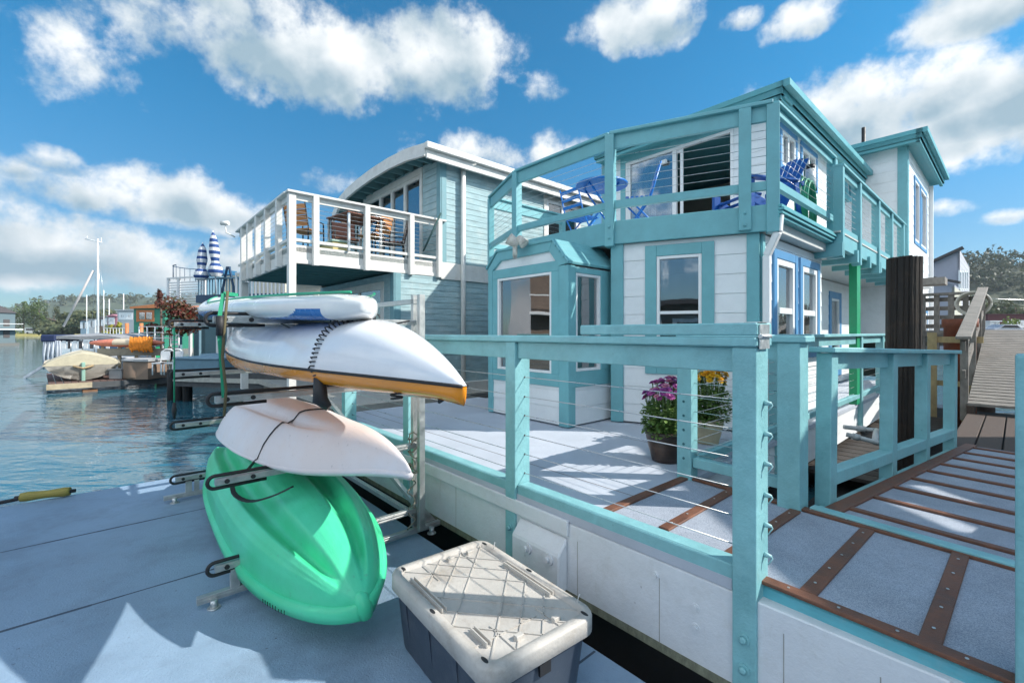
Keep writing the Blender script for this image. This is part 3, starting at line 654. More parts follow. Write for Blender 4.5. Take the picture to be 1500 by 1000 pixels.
def side_railing():
    r = thing('deck_railing', 'teal cable railing running back along the walkway edge towards the black piling', 'railing', (SIDE.P.x, SIDE.P.y, ZD), 'teal cable railings of the houseboat deck')
    sw = Wall(SIDE.P, V2)
    L = sw.s(1340)
    m = MB(); m.wb(sw, -.05, L, ZR-.04, ZR, -.07, .07); m.obj('top_rail', TEAL, r, bevel=.006)
    m = MB(); m.wb(sw, .05, L, ZR-.15, ZR-.041, -.02, .02); m.obj('apron', TEAL, r)
    m = MB(); m.wb(sw, .05, L, ZD+.08, ZD+.15, -.035, .035); m.obj('bottom_rail', TEAL, r, bevel=.004)
    for k in range(7): z = 1.02+.105*k; MB().tube([sw.p(.03, z), sw.p(L, z)], .0026, 5).obj('cable', STEEL, r)
    for i, px in enumerate((1024, 1137, 1257, 1289, 1312)):
        a = 0.0 if i == 0 else sw.s(px)
        o = MB().wb(sw, a-.055, a+.055, ZD-.02 if i == 0 else .45, ZR-.041, -.055, .055).obj('post', TEAL, r, bevel=.006)
        if i == 0:
            c0 = Wall(sw.p(a)[:2], U2)
            for z in (1.02+.105*k for k in range(5)):
                c = c0.p(0.0, z, .055); MB().tube([c, c+Vector((c0.n.x, c0.n.y, 0))*.002], .010, 10).obj('cable_hole', mat('dark_teal_hole', (.02,.12,.14), .5), o)
    # short return beside the gangway opening
    r2 = thing('deck_railing', 'short teal railing section with thick end post beside the gangway opening', 'railing', (SIDE.P.x, SIDE.P.y, ZD), 'teal cable railings of the houseboat deck')
    q2 = G(1161, 742); w = Wall(Q1, q2-Q1); E = (q2-Q1).length
    MB().wb(w, .07, E+.10, ZR-.041, ZR-.001, -.075, .09).obj('top_rail', TEAL, r2, bevel=.006)
    MB().wb(w, .06, E-.07, ZR-.15, ZR-.042, -.02, .02).obj('apron', TEAL, r2)
    MB().wb(w, .06, E-.07, ZD+.10, ZD+.17, -.03, .03).obj('bottom_rail', TEAL, r2, bevel=.004)
    MB().wb(w, E-.065, E+.065, .55, ZR-.042, -.07, .07).obj('post', TEAL, r2, bevel=.007, seg=2)
    for k in range(7): z = 1.05+.105*k; MB().tube([w.p(.05, z), w.p(E-.06, z)], .0026, 5).obj('cable', STEEL, r2)
    # post of the gate at the right edge
    a = LP.s(1487, .0)+.05
    p = thing('gate_post', 'thick teal gate post standing at the right end of the hull', 'post', LP.p(a, ZD))
    o = MB().wb(LP, a-.05, a+.05, .30, ZR-.047, -.07, .07).obj('post', TEAL, p, bevel=.007, seg=2)
    r3 = thing('deck_railing', 'teal railing continuing to the right beyond the gate post', 'railing', LP.p(a+.1, ZD), 'teal cable railings of the houseboat deck')
    MB().wb(LP, a+.06, a+2.2, ZR-.042, ZR, -.1, .085).obj('top_rail', TEAL, r3, bevel=.006)
    MB().wb(LP, a+2.1, a+2.2, .4, ZR-.043, -.07, .07).obj('post', TEAL, r3, bevel=.006)
side_railing()
# ================================================================ gangway, landing, ramp
gL0 = G(1200, 748); gD = Vector((math.sin(R(55.2)), math.cos(R(55.2)))); gW = Wall(gL0, gD)
zg = lambda t: ZD-.006-.105*t/3.64
GL, GWD = 3.62, 1.45
def gangway():
    g = thing('gangway', 'boarding gangway with grey grit treads and leaning teal railing on its left side', 'gangway', V3(gL0, ZD))
    P = lambda t, o, dz=0: gW.p(t, zg(t)+dz, o)        # o>0 is towards the right side of the gangway
    m = MB(); m.add([P(0,0,-.1),P(GL,0,-.1),P(GL,GWD,-.1),P(0,GWD,-.1),P(0,0),P(GL,0),P(GL,GWD),P(0,GWD)], [(0,1,2,3),(4,7,6,5),(0,4,5,1),(1,5,6,2),(2,6,7,3),(3,7,4,0)])
    m.obj('tread_panel', GRIT, g)
    MB().bar(P(.02, .045, .009), P(GL, .045, .009), .09, .018).obj('side_batten', BROWN, g, bevel=.003)
    for k in range(9):
        t = .22+.405*k; MB().bar(P(t, .09, .008), P(t, GWD, .008), .045, .016).obj('cleat', BROWN, g, bevel=.003)
    MB().bar(P(-.03, -.03, .012), P(-.03, GWD, .012), .07, .05).obj('edge_strip', TEAL, g, bevel=.006)
    MB().bar(P(0, -.03, -.12), P(GL, -.03, -.12), .06, .22).bar(P(0, GWD+.03, -.12), P(GL, GWD+.03, -.12), .06, .22).obj('side_beam', TEAL, g)
    lean = Vector((gD.x, gD.y, 0))*.028
    def pst(t, o, h=.97):
        b = P(t, o, -.16); return MB().bar(b, P(t, o, h)+lean*1.15/1., .105, .09, up=(gW.n.x, gW.n.y, 0)).obj('post', TEAL, g, bevel=.006, seg=2)
    ts = [gW.s(px) for px in (1222, 1312, 1361, 1401)]
    for o, ss in ((-.05, 1), (GWD+.05, -1)):
        for t in ts: pst(t, o)
        MB().bar(P(ts[0]-.09, o, .99)+lean, P(ts[-1]+.07, o, .99)+lean, .15, .036).obj('top_rail', TEAL, g, bevel=.006)
        for a, b in zip(ts, ts[1:]): MB().bar(P(a+.055, o-.01*ss, .915)+lean, P(b-.045, o-.01*ss, .915)+lean, .035, .11).obj('apron', TEAL, g)
        for a, b in zip(ts, ts[1:]): MB().bar(P(a+.055, o, .16), P(b-.045, o, .16), .09, .085).obj('lower_rail', TEAL, g, bevel=.005)
gangway()
WOODG = mat('weathered_wood', (.23, .21, .19), .8, .3, .6, 3., grain=(6, .8, 2), dirt=.35, dirtcol=(.1,.08,.07))
WOODD = mat('dark_deck_wood', (.085, .06, .05), .8, .3, .6, 4., grain=(6, 1, 2))
WOODY = mat('yellow_weathered_wood', (.42, .32, .17), .8, .25, .6, 3., grain=(6, .8, 2))
def landing():
    zl = .75; e = Vector(gW.p(GL+.03, 0, -.15)[:2]); w = Wall(e, V2); L = 2.7
    t = thing('pier_landing', 'low landing of dark brown planks between the gangway and the pier ramp', 'landing', V3(e, zl))
    for k in range(12):
        MB().wb(w, -.2+.0*k, L, zl-.04, zl, .02+.2*k, .205+.2*k).obj('plank', WOODD, t, bevel=.004)
    MB().wb(w, -.15, L, .2, zl-.05, .05, 2.4).obj('float', mat('wet_concrete_and_shade_black', (.02,.02,.02)), t)
    return w, L
lw_, lL = landing()
def low_walkway():
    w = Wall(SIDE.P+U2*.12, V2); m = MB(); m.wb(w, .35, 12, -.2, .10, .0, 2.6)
    struct(m.obj('gap_shade_float', mat('wet_concrete_and_shade_black', (.02,.02,.02))))  # added float, coloured black in place of the gap's deep shade
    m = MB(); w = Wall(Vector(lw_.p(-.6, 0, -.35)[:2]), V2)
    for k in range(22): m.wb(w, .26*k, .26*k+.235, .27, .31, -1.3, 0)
    struct(m.obj('low_walkway', mat('wet_and_shade_planks', (.035,.028,.024), .7, .3, .5)))  # wet planks, coloured darker still to carry the shade of the gap
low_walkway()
def pier_ramp():
    p0 = Vector(lw_.p(lL, 0, .02)[:2]); w = Wall(p0, V2); z0, z1, L, Wd = .9, 2.02, 5.6, 2.2
    t = thing('pier_ramp', 'wooden pier ramp with crosswise boards rising behind the brown landing', 'ramp', V3(p0, z0))
    sl = (z1-z0)/L; n = 34
    wd = WOODG
    for k in range(n):
        a = L*k/n; b = L*(k+1)/n-.04
        m = MB(); za, zb = z0+sl*a, z0+sl*b
        m.hexa([w.p(a,za-.04,Wd),w.p(b,zb-.04,Wd),w.p(b,zb-.04,0),w.p(a,za-.04,0),w.p(a,za,Wd),w.p(b,zb,Wd),w.p(b,zb,0),w.p(a,za,0)])
        m.obj('board', wd, t)
    for o in (.03, Wd-.03): MB().bar(w.p(-.02, z0-.13, o), w.p(L, z1-.13, o), .08, .18).obj('side_beam', WOODD, t)
    for o in (-.04, Wd+.04):
        for a in (.12, 2.0, 3.9, 5.5): MB().bar(w.p(a, z0+sl*a-.3, o), w.p(a, z0+sl*a+.93, o), .09, .09).obj('post', WOODG, t)
        MB().bar(w.p(-.1, z0+.97, o+.0), w.p(L+.1, z1+.97, o), .17, .045).obj('handrail', WOODG, t, bevel=.006)
        MB().bar(w.p(-.0, z0+.84, o), w.p(L, z1+.84, o), .04, .14).obj('rail_board', WOODG, t)
        MB().bar(w.p(.0, z0+.42, o), w.p(L, z1+.42, o), .04, .12).obj('rail_board', WOODG, t)
    return w, L
rw_, rL = pier_ramp()
def pier():
    p0 = Vector(rw_.p(rL, 0, -1.2)[:2]); w = Wall(p0, V2)
    t = thing('pier', 'raised wooden pier on posts at the top of the ramp', 'pier', V3(p0, 2.0))
    MB().wb(Wall(Vector(rw_.p(rL, 0, 0)[:2])-U2*9, U2), 0, 22, 1.86, 2.0, -3.2, 0).obj('pier_deck', WOODG, t)
    b = Wall(Vector(rw_.p(rL, 0, 0)[:2])-U2*9, U2)
    for k in range(6): MB().tube([b.p(1+k*4, -1, -.4), b.p(1+k*4, 1.85, -.4)], .16, 10).obj('pile', WOODD, t)
    # wooden lattice fence on the pier
    f = thing('pier_fence', 'weathered wooden lattice fence on the pier beside the ramp head', 'fence', b.p(8, 2.0))
    e0, e1 = b.s(1352, -.1), b.s(1437, -.1)
    zt = b.z(430, e1, -.1)
    n = 5
    for k in range(n): a = e0+(e1-e0)*k/(n-1); MB().wb(b, a-.05, a+.05, 1.3, zt, -.15, -.05).obj('post', WOODG, f)
    for k in range(7): z = 1.45+(zt-1.55)*k/6; MB().wb(b, e0, e1, z-.05, z+.05, -.2, -.151).obj('slat', WOODG, f)
    MB().wb(b, e0, e1+.05, zt, zt+.06, -.22, 0).obj('cap', WOODG, f)
    k = Wall(Vector(b.p(e0)[:2]), U2)
    MB().wb(b, e0-.6, b.s(1386), zt+.25, zt+.42, -.3, .3).obj('box_top', WOODG, f)
    # coil of hose with a yellow tag
    c = b.p(b.s(1426), b.z(445, b.s(1426)), .02); m = MB(); u3 = Vector((U2.x, U2.y, 0))
    for j in range(4): m.tube([c+u3*(math.cos(a)*(.26+.012*j))+Vector((0,0,math.sin(a)*(.24+.012*j)))+Vector((b.n.x,b.n.y,0))*.03*j for a in [2*math.pi*i/28 for i in range(29)]], .022, 6)
    tag(m.obj('hose_coil', mat('pale_hose', (.5,.48,.42), .5)), 'pale hose coiled on the lattice fence above the rusty drum', 'hose', None)
    # rusty drum piling in a timber frame
    d = at(1406, 500, 9.0)
    r = thing('rusty_piling', 'rust red steel piling held in a pale timber frame left of the ramp', 'piling', (d.x, d.y, 0))
    RU = mat('rust_red_steel', (.22, .065, .035), .7, .25, .3, 6., dirt=.3, dirtcol=(.06,.03,.02))
    MB().lathe((d.x, d.y, 0), [(0,-1),(.24,-1),(.24,2.05),(.27,2.06),(.27,2.22),(.22,2.22),(.22,2.0),(0,2.0)], 20).obj('tube', RU, r)
    w2 = Wall((d.x, d.y), U2)
    MB().wb(w2, -.42, .34, 1.75, 1.87, .3, .36).wb(w2, -.42, .34, .9, 1.0, .3, .36).obj('crossbar', WOODY, r)
    MB().wb(w2, .05, .2, .2, 1.95, .361, .43).wb(w2, -.44, -.3, .2, 1.95, .361, .43).obj('upright', WOODY, r)
pier()
def piling():
    c = at(1320.5, 600, 5.3)
    m = MB(); n = 110; rnd = random.Random(3); zs = [-1.5+i*.05 for i in range(90)]; zs = [z for z in zs if z < 2.80]+[2.825]
    ph = []
    v = 1.
    for k in range(n): v += rnd.uniform(-.022, .022); v = 1+(v-1)*.85; ph.append(v-(.045 if rnd.random() < .13 else 0))
    dr = [0.]*n; vs = []
    for z in zs:
        for k in range(n):
            dr[k] = max(-.02, min(.02, dr[k]+rnd.uniform(-.0035, .0035)))
            a = 2*math.pi*k/n; r = .158*(ph[k]+dr[k]+.01*math.sin(z*2.3+k*.2)); vs.append((c.x+r*math.cos(a)+.012*z, c.y+r*math.sin(a), z+(rnd.uniform(-.012, .012) if z > 2.8 else 0)))
    fs = [(i*n+k, i*n+(k+1)%n, (i+1)*n+(k+1)%n, (i+1)*n+k) for i in range(len(zs)-1) for k in range(n)]
    m.add(vs, fs, False); m.f.append(tuple((len(zs)-1)*n+k for k in range(n))); m.sm.append(False)
    pm = mat('tarred_piling_bark', (.022, .016, .012), .7, .6, 1., 6., grain=(4, 4, .3), dirt=.5, dirtcol=(.075,.045,.03), fine=20)
    o = m.obj('piling', pm); tag(o, 'thick black tarred wooden piling rising between the houseboat and the gangway', 'piling')
    m = MB(); a = at(1240, 636, 4.9); b = at(1300, 652, 4.75); a2 = at(1236, 625, 5.3); b2 = at(1300, 632, 5.2)
    p = thing('water_pipes', 'grey plastic water pipes with joints crossing the dark gap at the piling foot', 'pipes', (a.x, a.y, .4))
    PV = mat('grey_pvc', (.5,.52,.52), .4, .1, .05)
    MB().tube([a, b], .025, 12).tube([a.lerp(b, .15), a.lerp(b, .32)], .036, 12).obj('pipe', PV, p)
    MB().tube([a2, b2], .025, 12).tube([a2.lerp(b2, .3), a2.lerp(b2, .48)], .036, 12).obj('pipe', PV, p)
    MB().tube([a.lerp(b, .7), a2.lerp(b2, .75)], .03, 12).obj('pipe_joint', PV, p)
piling()
# ================================================================ kayak dock
def dock():
    back = Wall(G(0, 742, ZF), V2); right = Wall(G(652, 804, ZF), U2)
    # corner where both meet
    A = back.P; d1 = V2; B = right.P
    s = (B-A).dot(V2); corner = A+V2*s
    pts = [corner, corner+U2*9, corner+U2*9-V2*9, corner-V2*9]
    m = hexup(pts, -.25, ZF); struct(m.obj('dock', FLOATM, bevel=.02))
    sm = mat('dock_joint', (.06,.085,.12), .9); j = MB()
    for k, (px, py) in enumerate(((0, 809), (0, 925))):
        w = Wall(G(px, py, ZF), V2); L0 = (corner-V2*9-w.P).dot(V2); L1 = (corner-w.P).dot(V2)
        n = 60; rnd = random.Random(k); L1 -= .02
        # a joint of uneven width
        for i in range(n):
            a, b = L0+(L1-L0)*i/n, L0+(L1-L0)*(i+1)/n; q = .004+.008*abs(math.sin(i*.37+k))*rnd.uniform(.5, 1)
            j.wb(w, a, b, ZF-.002, ZF+.0015, -q, q)
    w = Wall(corner+U2*4.9, V2); j.wb(w, -8, -.03, ZF-.002, ZF+.0015, -.006, .006)
    struct(j.obj('dock_joints', sm))
    w = Wall(corner, V2)                                # darker rubbing edge
    e = MB(); e.wb(back, -9, s-.02, ZF-.09, ZF-.01, -.05, .0) if 0 else None
    # olive roller on the edge
    p, q = G3(30, 728, ZF+.05), G3(103, 719, ZF+.05); d = (q-p).normalized()
    t = thing('bow_roller', 'olive yellow rubber roller lying on the dock edge by the water', 'roller', (p.x, p.y, ZF))
    L = (q-p).length
    MB().tube([p+d*L*k/8 for k in range(9)], [.04,.045,.042,.038,.036,.038,.042,.045,.04], 14).obj('roller', mat('olive_rubber', (.30,.24,.05), .6, .15, .2), t)
    MB().tube([p-d*.04, q+d*.04], .018, 8).obj('axle', RUBBER, t)
    p = G3(0, 738, ZF+.02); MB_ = MB().bar(p-Vector((.15,.12,0)), p+Vector((.09,.08,.02)), .03, .03); tag(MB_.obj('dock_cleat', RUBBER, bevel=.006), 'small black cleat on the dock edge at the far left', 'cleat')
    return corner
dock_corner = dock()
# ================================================================ kayak rack
RT = G(297, 890, ZF); RN = Wall(RT, V2); RSP = 2.2; RF = Wall(RT-U2*RSP, V2)
RS = 1.42
def arm(par, w, z, a0=0., a1=RS, pad=True, zo=0):
    o = MB(); o.wb(w, a0, a1, z-.02, z+.02, -.02, .02)
    for dz in (-.009, .009): o.wb(w, a0+.01, a1, z+dz-.003, z+dz+.003, .0195, .023)
    b = o.obj('arm', ALU, par, bevel=.002)
    if pad:
        zz = z; n = 10; pts = []
        for k in range(n+1):
            an = math.pi/2+math.pi*k/n; pts.append(w.p(a0-.0+math.cos(an)*.038, zz+math.sin(an)*.038, .0))
        pts = [w.p(a0+.95, zz+.034)]+pts+[w.p(a0+.28, zz-.034)]
        MB().tube(pts, .011, 8).obj('rubber_pad', RUBBER, b)
        for q in (.06, .2): c = w.p(a0+q, zz, .021); n3 = Vector((w.n.x, w.n.y, 0)); MB().tube([c, c+n3*.008], .014, 12).obj('bolt', RUBBER, b)
    return b
def rack():
    r = thing('kayak_rack', 'aluminium kayak rack with long arms and black padding standing on the dock', 'rack', (RT.x, RT.y, ZF))
    for w in (RN, RF):
        MB().wb(w, -.03, RS+.22, ZF+.03, ZF+.07, -.02, .02).wb(w, -.03, RS+.22, ZF+.045, ZF+.055, .0195, .023).obj('base_rail', ALU, r, bevel=.002)
        for o in (0, .1): MB().wb(w, RS-.02+o*.0, RS+.03+o*.0, ZF+.07, 2.25, -.045+o, -.005+o).obj('upright', ALU, r, bevel=.002)
        MB().wb(w, .14, .19, ZF+.07, .5, -.02, .02).wb(w, .21, .25, ZF+.07, .5, -.02, .02).obj('short_upright', ALU, r, bevel=.002)
        for a in (.05, RS+.12):
            c = w.p(a, ZF, .045); MB().tube([c, c+Vector((0,0,.05))], .02, 10).tube([c+Vector((0,0,.0)), c+Vector((0,0,.008))], .035, 12).obj('levelling_foot', GALV, r)
        MB().prism([w.p(RS+.03, ZF+.07, -.03), w.p(RS+.2, ZF+.07, -.03), w.p(RS+.03, ZF+.28, -.03)], (w.n.x*.006, w.n.y*.006, 0)).obj('gusset', ALU, r)
        for z, a0 in ((.53, .06), (1.05, .06), (1.545, .06), (2.03, .05)): arm(r, w, z, a0)
    for z in (.48, 2.2): MB().bar(RN.p(RS, z, .0), RF.p(RS, z, .0), .04, .04).obj('crossbar', ALU, r, bevel=.002)
    MB().bar(RN.p(RS+.01, .55, .03), RF.p(RS+.01, 1.25, .03), .035, .035).obj('brace', ALU, r)
    MB().bar(RN.p(0.0, 1.995), RF.p(0.0, 1.995), .035, .035).obj('crossbar', ALU, r, bevel=.002) if 0 else None
    return r
RACK = rack()
# local frame for the boats: +x along u (near end), +y along v, origin over the rack arm at mid span
RC_ = Vector(RN.p(RS*.46)[:2]); ROT = math.atan2(U2.y, U2.x)
def craft(name, label, cat, x, z, dv=0., yaw=0., pitch=0., roll=0.):
    p = RC_+U2*x+V2*dv
    t = thing(name, label, cat, (p.x, p.y, z), 'boats stacked on the aluminium rack'); t.rotation_euler = (roll, pitch, ROT+yaw); return t
def LO(m, name, mt, par, **k):
    o = m.obj(name, mt, None, **k); o.parent = par; return o
def loft(secs, closed=False, smooth=True, mi=None):
    def mid(s): return (s[0]+s[-1])/2
    a, b = mid(secs[0]), mid(secs[-1]); secs = [[p.lerp(a, .999) for p in secs[0]]]+list(secs)+[[p.lerp(b, .9995) for p in secs[-1]]] if not closed else secs
    m = MB(); n = len(secs[0]); vs = [p for s in secs for p in s]
    fs = []
    for i in range(len(secs)-1):
        for k in range(n if closed else n-1): fs.append((i*n+k, i*n+(k+1)%n, (i+1)*n+(k+1)%n, (i+1)*n+k))
    m.add(vs, fs, smooth); return m
def plastic(name, col, fade, rough=.38, pink=None):
    m = bpy.data.materials.new(name); m.use_nodes = True; t = m.node_tree; L = t.links.new; b = t.nodes['Principled BSDF']
    tc = N(t, 'ShaderNodeTexCoord'); n = N(t, 'ShaderNodeTexNoise', inp={'Scale': 1.6, 'Detail': 6., 'Roughness': .6}); L(tc.outputs['Object'], n.inputs['Vector'])
    n2 = N(t, 'ShaderNodeTexNoise', inp={'Scale': 26., 'Detail': 8., 'Roughness': .8}); L(tc.outputs['Object'], n2.inputs['Vector'])
    mp = N(t, 'ShaderNodeMapping'); mp.inputs['Scale'].default_value = (3, 40, 20); L(tc.outputs['Object'], mp.inputs[0]); n3 = N(t, 'ShaderNodeTexNoise', inp={'Scale': 1.5, 'Detail': 5., 'Roughness': .7}); L(mp.outputs[0], n3.inputs['Vector'])
    mx = N(t, 'ShaderNodeMix', data_type='RGBA'); r = N(t, 'ShaderNodeMapRange', inp={1: .38, 2: .66}); L(n.outputs[0], r.inputs[0]); L(r.outputs[0], mx.inputs[0]); mx.inputs[6].default_value = (*col, 1); mx.inputs[7].default_value = (*fade, 1)
    mr = N(t, 'ShaderNodeMapRange', inp={1: .60, 2: .72, 3: 0, 4: .55}); L(n2.outputs[0], mr.inputs[0]); m2 = N(t, 'ShaderNodeMix', data_type='RGBA'); L(mr.outputs[0], m2.inputs[0]); L(mx.outputs[2], m2.inputs[6]); m2.inputs[7].default_value = (.12,.13,.12, 1)
    L(m2.outputs[2], b.inputs['Base Color']); b.inputs['Roughness'].default_value = rough
    bp = N(t, 'ShaderNodeBump', inp={'Strength': .18, 'Distance': .01}); L(MA(t, 'ADD', n3.outputs[0], MA(t, 'MULTIPLY', n2.outputs[0], .4)), bp.inputs['Height']); L(bp.outputs[0], b.inputs['Normal']); b.inputs['Subsurface Weight'].default_value = 0
    return m
def sm01(t): t = max(0, min(1, t)); return t*t*(3-2*t)
def green_kayak():
    t = craft('kayak', 'mint green kayak lying hull up on the lowest arms of the rack', 'kayak', -.86, .57, -.04, yaw=R(-2), roll=R(13))
    GR = plastic('mint_green_plastic', (.045, .57, .27), (.09, .66, .40))
    L, HWD = 3.75, .425; NS, NP = 80, 121
    def hw(x): q = abs(2*x-1); return HWD*(1-q**2.9)**.62
    def surf(x, f):
        w = hw(x); q = abs(2*x-1)
        h = .27*(1-q**5)**.7; g = .045-.02*q**4            # gunwale height over the arms
        env = sm01((1-q)/.13) if x > .5 else sm01((1-q)/.22)
        a = abs(f)
        zb = (1-a**3.4)**.75
        tb = [(0, 1.22), (.10, 1.21), (.27, 1.14), (.31, 1.05), (.40, .74), (.46, .68), (.52, .70), (.66, .93), (.70, .95), (.735, .90), (.80, .82), (.805, .79), (.87, .70), (.875, .67), (.93, .50), (1, 0)]
        for (a0, q0), (a1, q1) in zip(tb, tb[1:]):
            if a0 <= a <= a1: pr = q0+(q1-q0)*(a-a0)/(a1-a0); break
        z = h*(zb*(1-env)+pr*env)
        return Vector(((x-.5)*L, w*f*(1+.0*a), g+z))
    secs = []
    for i in range(NS+1):
        x = .5-.4995*math.cos(math.pi*i/NS); secs.append([surf(x, math.sin(math.pi/2*(-1+2*k/(NP-1)))) for k in range(NP)])
    LO(loft(secs), 'hull', GR, t)
    # gunwale band and underside
    rim = []
    for i in range(NS+1):
        x = .5-.4995*math.cos(math.pi*i/NS); w = hw(x); g = surf(x, 1).z; X = (x-.5)*L
        rim.append([Vector((X, -w, g)), Vector((X*1.004, -w-.03, g-.008)), Vector((X*1.004, -w-.032, g-.075)), Vector((X, -w*.9, g-.10)), Vector((X, -w*.5, g-.05)), Vector((X, w*.5, g-.05)), Vector((X, w*.86, g-.10)), Vector((X*1.004, w+.02, g-.045)), Vector((X*1.004, w+.022, g-.005)), Vector((X, w, g))])
    LO(loft(rim), 'gunwale', GR, t, bevel=0)
    for e in (1, -1): m = MB(); X = e*(.497*L); g = surf(.999, 1).z; m.tube([Vector((X-.01*e, 0, g-.095)), Vector((X, 0, g-.085)), Vector((X, 0, g-.03)), Vector((X-.012*e, 0, g+.012)), Vector((X-.05*e, 0, g+.045))], [.012, .036, .042, .038, .01], 14); LO(m, 'nose', GR, t)
    # scupper holes and dark maker's script
    for x, f in ((.66, .12), (.30, .12), (.5, -.12)):
        p = surf(x, f); m = MB(); m.lathe(p+Vector((0,0,.001)), [(0.0,-.02),(.02,-.015),(.032,.0015),(.04,.003),(.046,-.002)], 20)
        for i, v in enumerate(m.v): m.v[i] = (p.x+(v[0]-p.x)*1.5, v[1], v[2])
        LO(m, 'scupper', GR, t)
    m = MB(); rnd = random.Random(5)
    for k in range(9):
        x = .845+k*.007; X = (x-.5)*L; w = hw(x); g = surf(x, 1).z-.025
        m.bar(Vector((X, -w-.0335, g-.055)), Vector((X+.012, -hw(x+.003)-.0335, g-.030+rnd.uniform(-.005,.005))), .003, .005)
    LO(m, 'lettering', RUBBER, t)
green_kayak()
def white_kayak():
    t = craft('kayak', 'faded white kayak lying hull up on the second row of rack arms', 'kayak', -.36, 1.085, 0.0, yaw=R(1.5), pitch=R(-1.0))
    MT = plastic('faded_white_plastic', (.78, .76, .79), (.76, .68, .66), .42)
    L, HWD = 3.2, .385; NS, NP = 70, 49
    def hw(x): return HWD*max(.004, (1-abs((x-.42)/.58)**1.6))**1.05 if x > .42 else HWD*(1-abs((x-.42)/.43)**3.2)**.6
    def surf(x, f):
        w = hw(x); q = abs(2*x-1); a = abs(f); near = sm01((x-.55)/.45)
        h = .31*(1-(q**2.1 if x > .5 else q**5))**.75; g = .02+.13*near**1.6
        env = sm01((.80-x)/.2)*sm01((x-.05)/.15)
        z = h*(1-a**2.4)**.8 - env*(.05*math.exp(-((a-.45)/.09)**2)) - near*h*.25*(a**1.2)*0
        return Vector(((x-.5)*L, w*f, g+z))
    secs = []
    for i in range(NS+1):
        x = .003+.994*i/NS; secs.append([surf(x, math.sin(math.pi/2*(-1+2*k/(NP-1)))) for k in range(NP)])
    LO(loft(secs), 'hull', MT, t)
    rim = []
    for i in range(NS+1):
        x = .003+.994*i/NS; w = hw(x); g = surf(x, 1).z; X = (x-.5)*L
        rim.append([Vector((X, -w, g)), Vector((X, -w-.012, g-.012)), Vector((X, -w*.93, g-.04)), Vector((X, -w*.4, g-.02)), Vector((X, w*.4, g-.02)), Vector((X, w*.93, g-.04)), Vector((X, w+.012, g-.012)), Vector((X, w, g))])
    LO(loft(rim), 'gunwale', MT, t)
    # strap over the hull
    xs = .60; pts = []
    for k in range(0, 21):
        f = -1+2*k/20; p = surf(xs+.035*f, f); pts.append(p+Vector((0,0,.004)))
    m = MB()
    for p, q in zip(pts, pts[1:]): m.bar(p, q, .026, .006)
    a = pts[0]; m.bar(a, a+Vector((-.22, -.05, -.16)), .024, .004); m.bar(a+Vector((-.22,-.05,-.16)), a+Vector((-.42, -.02, -.16)), .024, .004)
    LO(m, 'strap', RUBBER, t)
    c = [a+Vector((-.38, -.06, -.17)), a+Vector((-.18, -.10, -.24)), a+Vector((.05, -.06, -.25)), a+Vector((.25, .02, -.19)), a+Vector((.38, .1, -.12))]
    m = MB(); sp = [c[0]]
    for i in range(len(c)-1):
        for k in range(1, 5):
            u = k/4; p0, p1, p2, p3 = c[max(i-1,0)], c[i], c[i+1], c[min(i+2,len(c)-1)]
            sp.append(.5*((2*p1)+(-p0+p2)*u+(2*p0-5*p1+4*p2-p3)*u*u+(-p0+3*p1-3*p2+p3)*u**3))
    for p, q in zip(sp, sp[1:]): m.bar(p, q, .028, .010)
    LO(m, 'strap', RUBBER, t)
white_kayak()
